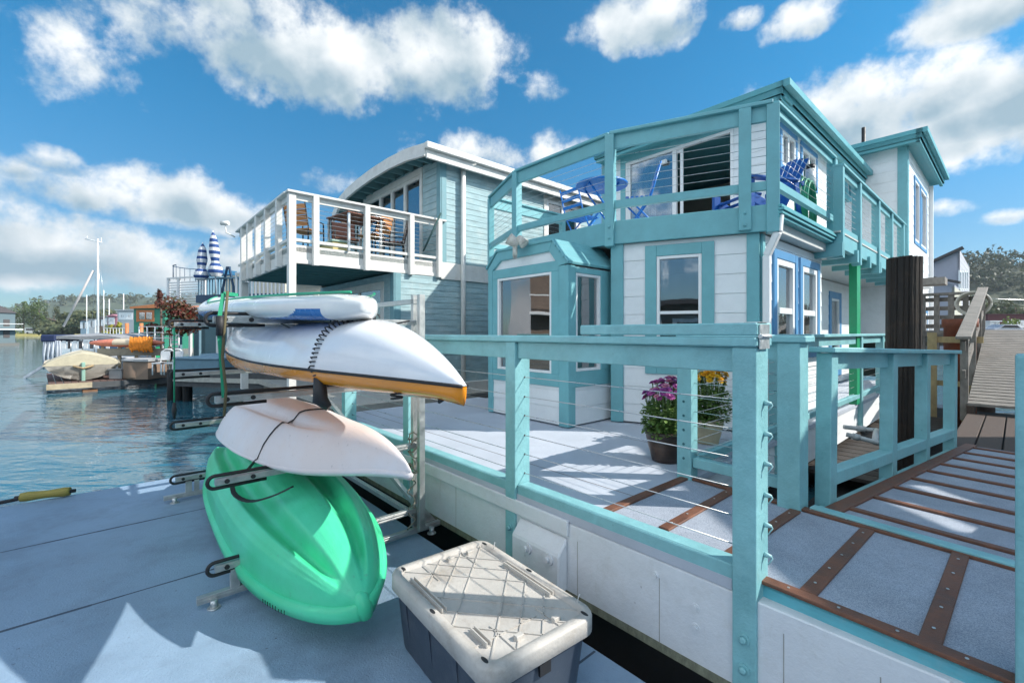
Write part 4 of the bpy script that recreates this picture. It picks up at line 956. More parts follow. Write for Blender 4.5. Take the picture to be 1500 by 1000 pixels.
def orange_kayak():
    t = craft('kayak', 'glossy white and orange kayak with black seam and coiled black lock cable', 'kayak', -.34, 1.69, 0.0, pitch=R(2.6), yaw=R(0))
    WH = mat('glossy_white_shell', (.80, .81, .84), .16, .05, .05, 3., coat=.4); OR = mat('orange_shell', (.88, .30, .012), .2, .1, .05, 3., coat=.4)
    L, HWD = 4.15, .35; NS, NP = 80, 41
    def hw(x):
        if x > .45: return HWD*max(.0, 1-((x-.45)/.553)**2.5)**1.0
        return HWD*max(0, 1-((.45-x)/.452)**2.4)**.8
    def gz(x): return .055+.085*sm01((x-.35)/.65)+.03*sm01((.2-x)/.2)
    def hh(x): q = max(0, (x-.80)/.20); p = max(0, (.14-x)/.14); return (.265-.06*sm01((.5-x)/.5))*max(0, (1-q**1.35))**.85*(1-.8*p**2)
    secs = []
    for i in range(NS+1):
        x = .001+.998*i/NS; w = hw(x); s = []
        for k in range(NP):
            th = -1+2*k/(NP-1); f = math.sin(math.pi/2*th); a = abs(f)
            z = hh(x)*((1-a**2.2)**.62*.62+(1-a**8)**.8*.38*1.0)
            s.append(Vector(((x-.5)*L, (w+.004)*f, gz(x)+z)))
        secs.append(s)
    LO(loft(secs), 'hull', WH, t)
    rim = []
    for i in range(NS+1):
        x = .001+.998*i/NS; w = hw(x)+.004; g = gz(x)-.004; X = (x-.5)*L; d = .07+.035*sm01((.62-x)/.3)*sm01(x/.15); e = (1-sm01((x-.8)/.2)*.35)
        rim.append([Vector((X, -w, g)), Vector((X, -w*.98, g-d*.6*e)), Vector((X, -w*.88, g-d*e)), Vector((X, -w*.5, g-d*1.35*e)), Vector((X, 0, g-d*1.7*e)), Vector((X, w*.5, g-d*1.35*e)), Vector((X, w*.88, g-d*e)), Vector((X, w*.98, g-d*.6*e)), Vector((X, w, g))])
    LO(loft(rim), 'deck', OR, t)
    m = MB()
    for sg in (-1, 1): m.tube([Vector(((x-.5)*L, sg*(hw(x)+.006), gz(x)-.002)) for x in [.001+.998*i/60 for i in range(61)]], .0075, 6)
    LO(m, 'seam', RUBBER, t)
    # deck bungee under the boat
    m = MB(); m.tube([Vector((-.9, -.30, gz(.3)-.05)), Vector((-.4, -.26, gz(.4)-.085)), Vector((.0, -.31, gz(.5)-.055)), Vector((.3, -.27, gz(.55)-.07))], .004, 6); LO(m, 'bungee', RUBBER, t)
    # coiled cable over the hull
    x0 = .762; path = []
    for k in range(31):
        f = .15-1.13*k/30; f = max(-1, f); w = hw(x0); z = hh(x0)*((1-abs(f)**2.2)**.62*.62+(1-abs(f)**8)**.8*.38) if abs(f) < 1 else 0
        path.append(Vector(((x0-.5)*L+.10-.10*k/30, w*f, gz(x0)+z+.02)))
    path += [path[-1]+Vector((-.01, -.01, -.05)), path[-1]+Vector((.03, .03, -.13))]
    dense = []; acc = 0
    for p, q in zip(path, path[1:]):
        n = max(2, int((q-p).length/.0035))
        for j in range(n): dense.append((p.lerp(q, j/n), (q-p).normalized()))
    pts = []
    s = 0; last = dense[0][0]
    for p, d in dense:
        s += (p-last).length; last = p; r_ = Vector((1, 0, 0)); b = d.cross(r_).normalized(); a = s/.024*2*math.pi
        pts.append(p+r_*math.cos(a)*.024+b*math.sin(a)*.018)
    m = MB(); m.tube(pts, .0038, 6); LO(m, 'coiled_cable', RUBBER, t)
    # padlock lump and bow toggle below
    xx = (x0-.5)*L
    m = MB(); m.tube([Vector((xx+.02, -.24, gz(x0)-.04)), Vector((xx+.02, -.235, gz(x0)-.16)), Vector((xx+.05, -.2, gz(x0)-.20))], [.03, .04, .02], 10); LO(m, 'padlock', RUBBER, t)
    m = MB(); bx = .47*L; m.tube([Vector((bx-.06, 0, gz(.97)-.06)), Vector((bx-.03, -.02, gz(.97)-.085)), Vector((bx+.0, 0, gz(.97)-.06))], .009, 8)
    m.tube([Vector((bx-.26+.02*math.cos(a), -.1+.02*math.sin(a*1.3), gz(.93)-.07-.01*a/3)) for a in [i*.5 for i in range(20)]], .005, 6); LO(m, 'toggle', RUBBER, t)
orange_kayak()
def paddle_board():
    t = craft('paddle_board', 'white paddle board with blue stripe and green edge on the top arms of the rack', 'paddle board', -.74, 2.052, -.09, pitch=R(1.4))
    WH = mat('board_white', (.82, .82, .80), .2, .06, .04, 3., coat=.4); BL = mat('board_blue', (.03, .18, .48), .25, .05, 0); DB = mat('board_navy', (.02,.05,.16), .3, .1, 0)
    L, HWD, TK = 3.55, .41, .14; NS = 180
    def hw(x): return (HWD*max(0, 1-abs((x-.40)/.605)**2.3)**.7 if x > .4 else HWD*max(0, 1-abs((x-.40)/.405)**2.6)**.6)
    def zo(x): return .11*max(0, (.28-x)/.28)**1.7+.0*x
    sec = []; NP = 84
    prof = []
    for k in range(NP):                                 # soft-railed section
        a = 2*math.pi*k/NP; c, s_ = math.cos(a), math.sin(a)
        prof.append((math.copysign(abs(c)**.45, c), math.copysign(abs(s_)**.75, s_)))
    secs = []
    for i in range(NS+1):
        x = .001+.998*i/NS; w = hw(x); th = TK/2*(.35+.65*min(1, (1-abs(2*x-1))/.12)**.6)*(1+.25*sm01((.35-x)/.3))
        secs.append([Vector(((x-.5)*L, w*c, TK/2+zo(x)+th*s_)) for c, s_ in prof])
    for e, s2 in ((0, secs[0]), (1, secs[-1])):
        c0 = sum(s2, Vector((0,0,0)))/len(s2); secs.insert(0 if e == 0 else len(secs), [p.lerp(c0, .99) for p in s2])
    m = loft(secs, closed=True)
    o = LO(m, 'board', [WH, BL, DB], t)
    for p in o.data.polygons:
        c = p.center; X, Y = c.x/L+.5, c.y
        low = c.z < TK/2+zo(X)-.012
        if low and (.15 < X < .93):
            yb = -HWD*.98+.30*sm01((X-.25)/.65)
            if abs(Y-yb) < .06+.07*X: p.material_index = 1
        if X < .12 and low: p.material_index = 2
    m = MB(); m.tube([Vector(((x-.5)*L, -hw(x)*.80, TK+zo(x)+.004)) for x in [.03+.95*i/50 for i in range(51)]], .007, 6)
    m.tube([Vector(((x-.5)*L, hw(x)*.80, TK+zo(x)+.004)) for x in [.03+.95*i/50 for i in range(51)]], .007, 6)
    LO(m, 'edge_stripe', mat('green_stripe', (.03,.36,.2), .4), t)
paddle_board()
def straps():
    GS = mat('green_webbing', (.02,.30,.16), .7); OS = mat('olive_rope', (.12,.10,.05), .8)
    a = G3(0, 0, 0) if 0 else None
    t = thing('lashing_strap', 'green and olive lashing straps hanging down the outer side of the rack', 'strap', (RN.p(0).x, RN.p(0).y, ZF))
    p0 = RN.p(.20, 2.19, -.10); p1 = RN.p(.10, 2.185, .03); p2 = RN.p(.07, 2.0, .05); p3 = RN.p(.09, 1.72, .05); p4 = RN.p(.10, 1.56, .04)
    m = MB()
    for p, q in zip((p0, p1, p2, p3, p4), (p1, p2, p3, p4)): m.bar(p, q, .022, .003, up=(U2.x, U2.y, 0))
    m.obj('webbing', GS, t)
    MB().tube([RN.p(.12, 2.2, .04), RN.p(.10, 1.98, .06), RN.p(.09, 1.8, .06), RN.p(.11, 1.6, .05), RN.p(.10, 1.45, .05)], .008, 8).obj('rope', OS, t)
    MB().tube([RN.p(.08, 2.05, .05), RN.p(.08, 1.93, .05)], .022, 8).obj('clamp', RUBBER, t)
    t = thing('hanging_line', 'thin green line with a black hook hanging from the far rack arm', 'line', (RF.p(0).x, RF.p(0).y, ZF))
    MB().tube([RF.p(.05, 2.0, .02), RF.p(.05, 1.28, .02)], .007, 6).obj('line', GS, t)
    MB().tube([RF.p(.05, 1.28, .02), RF.p(.05, 1.2, .02), RF.p(.05, 1.12, .02)], [.012, .022, .008], 8).obj('hook', RUBBER, t)
    # slack black bungees under the paddle board
    m = MB(); pp = [at(412, 474, 2.95), at(440, 488, 2.8), at(470, 500, 2.7), at(510, 488, 2.6), at(555, 470, 2.55)]; m.tube(pp, .005, 6)
    pp = [at(484, 470, 2.75), at(492, 488, 2.7), at(520, 492, 2.6), at(560, 478, 2.5), at(600, 470, 2.45)]; m.tube(pp, .005, 6)
    tag(m.obj('bungee_cords', RUBBER), 'slack black bungee cords under the paddle board', 'bungee cords')
    # rope wound on the near upright
    rnd = random.Random(4); m = MB(); c = RN.p(RS, 0, 0); pts = []
    for i in range(90):
        a = i*.45; pts.append(Vector((c.x+(.045+.02*rnd.random())*math.cos(a), c.y+(.045+.02*rnd.random())*math.sin(a), .95+.0035*i*(1 if i < 60 else -.3)+.03*math.sin(i))))
    m.tube(pts, .006, 5); pts = [Vector((c.x-.02+.03*math.sin(i*.6), c.y-.06+.02*math.cos(i*.9), .95-.014*i)) for i in range(40)]; m.tube(pts, .006, 5)
    tag(m.obj('mooring_rope', mat('grey_rope', (.28,.25,.2), .9)), 'frayed grey rope wound round the inner post of the rack', 'rope')
straps()
# ================================================================ storage tote
def tote():
    zl = .69
    cs = [G(577, 838, zl), G(700, 786, zl), G(871, 892, zl), G(716, 990, zl)]
    c = (cs[0]+cs[1]+cs[2]+cs[3])/4; ax = ((cs[2]-cs[1])+(cs[3]-cs[0])); Lx = ax.length/2*1.03; Ly = ((cs[1]-cs[0])+(cs[2]-cs[3])).length/2*1.03
    t = thing('storage_tote', 'dark grey plastic storage tote with dirty beige latticed lid on the dock', 'storage tote', (c.x, c.y, ZF))
    t.rotation_euler = (0, 0, math.atan2(ax.y, ax.x))
    H = zl-ZF; LID = mat('beige_lid_plastic', (.48, .455, .42), .55, .12, .3, 5., dirt=.5, dirtcol=(.22,.17,.12)); BODY = mat('dark_grey_plastic', (.045, .06, .085), .42, .12, .12, 5., dirt=.12, dirtcol=(.2,.2,.2))
    def rr(lx, ly, r, n=6):
        pts = []
        for sx, sy, a0 in ((1, 1, 0), (-1, 1, 90), (-1, -1, 180), (1, -1, 270)):
            for k in range(n+1): a = R(a0+90*k/n); pts.append((sx*(lx/2-r)+r*math.cos(a), sy*(ly/2-r)+r*math.sin(a)))
        return pts
    def ring(secs, cap_top=False, cap_bot=False):
        m = loft([[Vector((x, y, z)) for x, y in rr(lx, ly, r)] for lx, ly, r, z in secs], closed=True)
        n = len(rr(1, 1, .1)); 
        if cap_bot: m.f.append(tuple(range(n))); m.sm.append(False)
        if cap_top: b = (len(secs)-1)*n; m.f.append(tuple(b+k for k in range(n))); m.sm.append(False)
        return m
    b = ring([(Lx*.84, Ly*.84, .06, 0), (Lx*.86, Ly*.86, .07, .02), (Lx*.93, Ly*.93, .07, H-.07)], cap_bot=True)
    for x in (-.3, -.05, .2):                           # moulded ribs on the long sides
        for s in (-1, 1): b.bar(Vector((x*Lx, s*(Ly*.42-.002), .02)), Vector((x*Lx*1.03, s*(Ly*.465+.000), H-.09)), .035, .012, up=(0, s, 0))
    LO(b, 'body', BODY, t, bevel=0)
    lid = ring([(Lx*.965, Ly*.965, .075, H-.085), (Lx, Ly, .085, H-.075), (Lx, Ly, .085, H-.012), (Lx*.985, Ly*.98, .08, H), (Lx*.90, Ly*.86, .05, H), (Lx*.885, Ly*.84, .045, H-.016)], cap_top=True)
    lo = LO(lid, 'lid', LID, t)
    ribs = MB(); lx, ly, z = Lx*.44, Ly*.415, H-.016
    segs = []
    def clip(c, sg):                                    # the lattice lines y = sg*x*k + c inside the panel
        k_ = .95; pts = []
        for x in (-lx, lx):
            y = sg*k_*x+c
            if abs(y) <= ly: pts.append((x, y))
        for y in (-ly, ly):
            x = (y-c)/(sg*k_)
            if abs(x) < lx: pts.append((x, y))
        return sorted(pts)[:2] if len(pts) >= 2 else None
    for sg in (1, -1):
        for k in (-3, -2, -1, 1, 2, 3):
            q = clip(k*.135+(.03 if sg > 0 else 0), sg)
            if not q: continue
            (xa, ya), (xb, yb) = q
            if abs(k) == 1: segs += [(q[0], q[1])]
            else: segs.append(q)
    for k in (-1, 1): segs += [((k*lx*.98, -ly*.5), (k*lx*.55, -ly*.5)), ((k*lx*.98, ly*.45), (k*lx*.6, ly*.45)), ((k*lx*.72, -ly), (k*lx*.72, ly*.3*k))]
    for (x0, y0), (x1, y1) in segs: ribs.bar((x0, y0, z+.002), (x1, y1, z+.002), .0055, .007)
    LO(ribs, 'lattice', LID, lo)
    for (x0, x1, y) in ((-lx*.75, lx*.05, -ly*.92), (-lx*.35, lx*.55, ly*.93), (lx*.5, lx*.8, -ly*.8)):
        r2 = MB()
        for d in (-.010, .010): r2.bar((x0, y+d, z+.011), (x1, y+d, z+.011), .006, .022)
        r2.bar((x0, y, z+.003), (x1, y, z+.003), .022, .006); LO(r2, 'moulding', LID, lo)
    for x, y in ((-lx*.9, ly*.6), (-lx*.9, ly*.1), (lx*.9, ly*.5), (lx*.88, -ly*.3)): LO(MB().box(x-.012, x+.012, y-.02, y+.02, z-.002, z+.02), 'lug', LID, lo, bevel=.002)
    for x, y in ((-Lx*.45, -Ly*.38), (0, -Ly*.465), (Lx*.42, -Ly*.44), (Lx*.46, Ly*.40), (0, Ly*.465), (-Lx*.42, Ly*.44)):
        m = MB(); m.prism([Vector((x+.022*math.cos(a), y+.009*math.sin(a), H-.0005)) for a in [2*math.pi*k/14 for k in range(14)]], (0, 0, .0015)); LO(m, 'slot', RUBBER, lo)
    m = MB(); m.tube([Vector((Lx*.38, Ly*.45, H)), Vector((Lx*.385, Ly*.46, H+.03)), Vector((Lx*.40, Ly*.45, H+.05))], .002, 5); m.tube([Vector((-Lx*.33, Ly*.45, H)), Vector((-Lx*.32, Ly*.455, H+.04))], .002, 5)
    LO(m, 'cable_tie', VINYL, lo)
    m = MB(); m.box(Lx*.462, Lx*.475, -.03, .03, H-.15, H-.10); LO(m, 'latch', RUBBER, t)
tote()
# ================================================================ potted chrysanthemums
def leaf_mat(name, c1, c2):
    m = bpy.data.materials.new(name); m.use_nodes = True; t = m.node_tree; L = t.links.new; b = t.nodes['Principled BSDF']
    g = N(t, 'ShaderNodeNewGeometry'); mx = N(t, 'ShaderNodeMix', data_type='RGBA'); L(g.outputs['Random Per Island'], mx.inputs[0]); mx.inputs[6].default_value = (*c1, 1); mx.inputs[7].default_value = (*c2, 1)
    L(mx.outputs[2], b.inputs['Base Color']); b.inputs['Roughness'].default_value = .55
    tr = N(t, 'ShaderNodeBsdfTranslucent'); L(mx.outputs[2], tr.inputs[0]); ms = N(t, 'ShaderNodeMixShader'); ms.inputs[0].default_value = .25
    L(b.outputs[0], ms.inputs[1]); L(tr.outputs[0], ms.inputs[2]); L(ms.outputs[0], t.nodes['Material Output'].inputs[0]); return m
LEAF = leaf_mat('chrysanthemum_leaf', (.07, .15, .03), (.24, .36, .10)); STEM = mat('stem_green', (.12, .2, .06), .7)
def mum(c, z, h, rad, cols, label, potmat, pr=.16, ph=.24, seed=1):
    rnd = random.Random(seed); c3 = Vector((c[0], c[1], z))
    p = thing('flower_pot', label[0], 'flower pot', c3); 
    m = MB(); m.lathe(c3, [(0,.0),(pr*.68,.0),(pr*.72,.02),(pr*.93,ph*.62),(pr*.99,ph*.8),(pr*.97,ph*.86),(pr*1.03,ph*.9),(pr*1.03,ph),(pr*.93,ph),(pr*.9,ph*.88),(0,ph*.88)], 32); m.obj('pot', potmat, p)
    t = thing('potted_chrysanthemum', label[1], 'plant', (c[0], c[1], z+ph))
    lv, st = MB(), MB()
    def leaf(q, d, s):
        up = Vector((rnd.uniform(-.4,.4), rnd.uniform(-.4,.4), 1)); r = d.cross(up).normalized(); n = r.cross(d)
        b = len(lv.v); a = q+d*s*.45
        lv.add([q, a+r*s*.3+n*s*.06, a-r*s*.3+n*s*.06, q+d*s-n*s*.1, q+d*s*.8+r*s*.22, q+d*s*.8-r*s*.22], [(0,1,3),(0,3,2),(1,4,3),(3,5,2)])
    n = 1500
    for k in range(n):
        a = rnd.uniform(0, 2*math.pi); rr = rad*math.sqrt(rnd.random()); zz = rnd.uniform(-.03, h*.62*(1-.35*(rr/rad)**2))
        q = c3+Vector((rr*math.cos(a), rr*math.sin(a), ph+zz)); d = Vector((math.cos(a)+rnd.uniform(-.7,.7), math.sin(a)+rnd.uniform(-.7,.7), rnd.uniform(-.5,.8))).normalized()
        leaf(q, d, rnd.uniform(.025, .055))
    heads = []
    for k in range(85):
        a = rnd.uniform(0, 2*math.pi); rr = rad*1.0*math.sqrt(rnd.random()); zz = h*(.74+.26*rnd.random())*(1-.25*(rr/rad)**2)
        top = c3+Vector((rr*math.cos(a), rr*math.sin(a), ph+zz)); st.tube([c3+Vector((rr*.3*math.cos(a), rr*.3*math.sin(a), ph-.02)), c3+Vector((rr*.8*math.cos(a), rr*.8*math.sin(a), ph+zz*.5)), top], .003, 4, False)
        heads.append((top, Vector((math.cos(a)*rr/rad*.7, math.sin(a)*rr/rad*.7, 1)).normalized()))
    lv.obj('foliage', LEAF, t, fix=False); st.obj('stems', STEM, t)
    fms = [leaf_mat('petal_%s' % n_, c1, c2) for n_, c1, c2 in cols]
    ms = [MB() for _ in cols]
    for top, ax in heads:
        i = rnd.randrange(len(cols)); mm = ms[i]; r = ax.orthogonal().normalized(); s = ax.cross(r); R0_ = rnd.uniform(.028, .044)
        for lay, (nn, rl, lift) in enumerate(((13, 1., .1), (11, .72, .5), (8, .45, 1.0))):
            for k in range(nn):
                a = 2*math.pi*(k+.5*lay)/nn+rnd.uniform(-.1,.1); d = r*math.cos(a)+s*math.sin(a); e = r*-math.sin(a)+s*math.cos(a); w = R0_*.26
                q0 = top+ax*.002*lay; q1 = top+d*R0_*rl*.6+ax*R0_*lift*.4; q2 = top+d*R0_*rl+ax*R0_*lift*.35
                mm.add([q0, q1+e*w, q2, q1-e*w], [(0,1,2),(0,2,3)])
    for mm, fm, (n_, _, _) in zip(ms, fms, cols): mm.obj('flower_heads', fm, t, fix=False)
POTB = mat('dark_glazed_pot', (.045, .03, .025), .35, .5, .2, 3., grain=(.3,.3,5), dirt=.4, dirtcol=(.2,.09,.04), fine=20)
g1 = G(976, 674); g2 = G(1036, 648)
mum(g1, ZD, .46, .185, [('magenta', (.42,.06,.30), (.62,.18,.48)), ('pink', (.68,.25,.40), (.75,.32,.45)), ('purple', (.30,.05,.28), (.42,.12,.40))], ('glazed dark brown pot holding the pink chrysanthemum on the deck', 'pink and purple chrysanthemum in the dark brown pot'), POTB, .17, .26, 3)
mum(g2, ZD, .58, .20, [('yellow', (.85,.50,.02), (.88,.60,.04)), ('gold', (.80,.38,.02), (.88,.52,.03))], ('pale tan pot holding the yellow chrysanthemum behind the pink one', 'tall yellow chrysanthemum in the pale pot behind the pink one'), mat('tan_pot', (.5,.42,.28), .6), .15, .24, 5)
# striped door mat near the bay
g = G(718, 582, ZD+.0); w = Wall(g, V2); m = MB(); m.wb(w, -.1, .75, ZD+.001, ZD+.014, -.42, 0.); tag(m.obj('door_mat', mat('dark_mat', (.03,.028,.025), .9)), 'dark door mat lying on the deck behind the bay', 'mat')
# ================================================================ upper deck furniture
def lp(parent, p, q, w, h, name, m, up=(0,0,1), bev=.004):
    o = MB().bar(p, q, w, h, up=up).obj(name, m, None, bevel=bev); o.parent = parent; return o
def bistro_table():
    c = at(881, 271, 6.15); t = thing('bistro_table', 'round blue folding bistro table on the upper deck beside the sliding door', 'table', (c.x, c.y, ZU1))
    h = c.z-ZU1; m = MB(); m.lathe((0,0,0), [(0,h-.01),(.33,h-.01),(.345,h-.022),(.35,h-.02),(.35,h+.004),(.335,h+.008),(0,h+.008)], 36); LO(m, 'table_top', BLUECH, t)
    for s in (-1, 1):
        for y in (-.17, .17):
            m = MB(); m.tube([Vector((-.24*s, y+.02*s, 0)), Vector((.20*s, y+.02*s, h-.02))], .014, 8); LO(m, 'leg', BLUECH, t)
    m = MB()
    for s in (-1, 1): m.tube([Vector((-.24*s, -.17+.02*s, .02)), Vector((-.24*s, .17+.02*s, .02))], .009, 8); m.tube([Vector((.2*s, -.17, h-.03)), Vector((.2*s, .17, h-.03))], .009, 8)
    LO(m, 'crossbar', BLUECH, t)
bistro_table()
def folding_chair(c, rot, label, mt=BLUECH, wood=None, z=None):
    z = ZU1 if z is None else z
    t = thing('folding_chair', label, 'chair', (c[0], c[1], z), 'blue folding chairs on the upper deck'); t.rotation_euler = (0, 0, rot)
    for y in (-.2, .2):
        m = MB(); m.tube([Vector((.22, y, 0)), Vector((-.10, y, .48)), Vector((-.22, y, .90))], .012, 8); LO(m, 'frame', mt, t)
        m = MB(); m.tube([Vector((-.22, y*.88, 0)), Vector((.20, y*.88, .44))], .012, 8); LO(m, 'leg', mt, t)
    m = MB()
    for k in range(7): x = -.16+.062*k; m.box(x-.02, x+.02, -.21, .21, .44, .455)
    LO(m, 'seat', mt, t, bevel=.003)
    m = MB()
    for zz in (.62, .73, .84): x = -.10-.12*(zz-.48)/.42; m.bar((x+.01, -.2, zz), (x+.01, .2, zz), .012, .055)
    LO(m, 'backrest', mt, t, bevel=.003)
    return t
a = at(940, 290, 6.1); folding_chair((a.x+.02, a.y+.05), R(170), 'blue folding chair facing the round table beside the sliding door')
a = at(848, 322, 7.1); folding_chair((a.x, a.y), R(35), 'low blue folding chair at the left end of the upper deck')
def adirondack():
    c = at(1112, 300, 5.95); t = thing('adirondack_chair', 'dark blue slatted lounge chair with fan back at the upper deck corner', 'chair', (c.x, c.y, ZU1)); t.rotation_euler = (0, 0, R(195))
    B = mat('navy_chair_plastic', (.008, .09, .36), .35, .1, .05)
    for y in (-.30, .30):
        LO(MB().bar((.42, y, 0), (.42, y, .55), .05, .11, up=(1,0,0)), 'leg', B, t, bevel=.01)
        LO(MB().bar((.40, y*.85, .36), (-.42, y*.85, .03), .03, .12), 'leg', B, t, bevel=.01)
        m = MB(); m.prism([Vector((.52, y-.07, .55)), Vector((.54, y, .55)), Vector((.52, y+.07, .55)), Vector((-.30, y+.04, .57)), Vector((-.34, y-.04, .57))], (0,0,.03)); LO(m, 'armrest', B, t, bevel=.008)
        LO(MB().bar((-.28, y, .56), (-.34, y, .15), .03, .06, up=(1,0,0)), 'brace', B, t)
    m = MB()
    for k in range(7): x = .38-.095*k; z = .375-.042*k-.0; m.bar((x, -.27, z), (x, .27, z), .075, .018)
    LO(m, 'seat', B, t, bevel=.004)
    m = MB()
    for k in range(6):
        y = -.21+.084*k; top = .98-.5*abs(y)**1.35*1.2
        m.bar((-.20, y*.72, .20), (-.20-.36*(top-.2)/.8, y*1.15, top), .018, .078, up=(0,1,0))
    LO(m, 'backrest', B, t, bevel=.008)
    LO(MB().bar((-.40, -.3, .56), (-.40, .3, .56), .03, .06), 'back_brace', B, t)
adirondack()
def hung_things():
    kw = Wall(K0, V2)
    c = kw.p(kw.s(1197), 3.60, -.06); m = MB(); d3 = Vector((V2.x, V2.y, 0)); n3 = Vector((kw.n.x, kw.n.y, 0)); rnd = random.Random(2)
    for j in range(7):
        w_, h_ = rnd.uniform(.16, .24), rnd.uniform(.30, .42)
        m.tube([c+d3*(w_*math.cos(a))+Vector((0,0,h_*math.sin(a)-.05*j/7))+n3*(-.12+.02*j) for a in [2*math.pi*i/26 for i in range(27)]], .012, 6)
    tag(m.obj('garden_hose', mat('green_hose', (.03,.33,.18), .4)), 'coiled green garden hose hanging inside the upper railing', 'hose')
    c = kw.p(kw.s(1203), 3.98, -.12); t = thing('clamp_light', 'small white and black lamp fixed behind the upper railing near the hose', 'lamp', c)
    MB().tube([c+Vector((0,0,-.12)), c+Vector((0,0,.14))], .06, 12).obj('housing', VINYL, t); MB().tube([c+Vector((0,0,.14)), c+Vector((0,0,.2))], .05, 12).tube([c+d3*.12+Vector((0,0,-.12)), c+d3*.02+Vector((0,0,-.02))], .045, 12).obj('head', RUBBER, t)
    for px, py, lab in ((1236, 275, 'teal and white life ring hanging on the upper side wall nearer the railing post'), (1259, 284, 'darker teal life ring farther along the upper side wall')):
        a = UR.s(px); c = UR.p(a, UR.z(py, a), .09); m = MB(); V = Vector((V2.x, V2.y, 0)); rr = .31
        m.tube([c+V*(rr*math.cos(q))+Vector((0,0,rr*math.sin(q))) for q in [2*math.pi*i/32 for i in range(33)]], .055, 10)
        tag(m.obj('life_ring', mat('life_ring_teal', (.12,.38,.45), .5, .3, 0, 3.)), lab, 'life ring', 'life rings on the upper wall')
    # flood lamp on the bay hood
    c = at(752, 355, 5.55); t = thing('flood_lamp', 'weathered white twin flood lamp at the top of the bay window', 'lamp', c)
    OW = mat('weathered_white', (.62,.60,.55), .6, .15, .3, dirt=.5, dirtcol=(.3,.22,.15))
    MB().tube([c+Vector((-.06,0,.05)), c+Vector((.06,.0,-.03))], [.075, .05], 14).obj('lamp_head', OW, t)
    MB().tube([c+Vector((.06,.0,.06)), c+Vector((.14,-.04,-.03))], [.04, .065], 14).obj('lamp_head', OW, t)
    MB().tube([c+Vector((.02,0,-.02)), c+Vector((.02,0,-.14)), c+Vector((.02,.1,-.16))], .03, 10).obj('sensor', OW, t)
    p = kw.p(kw.s(1128)-.0, 3.4, .0)
hung_things()
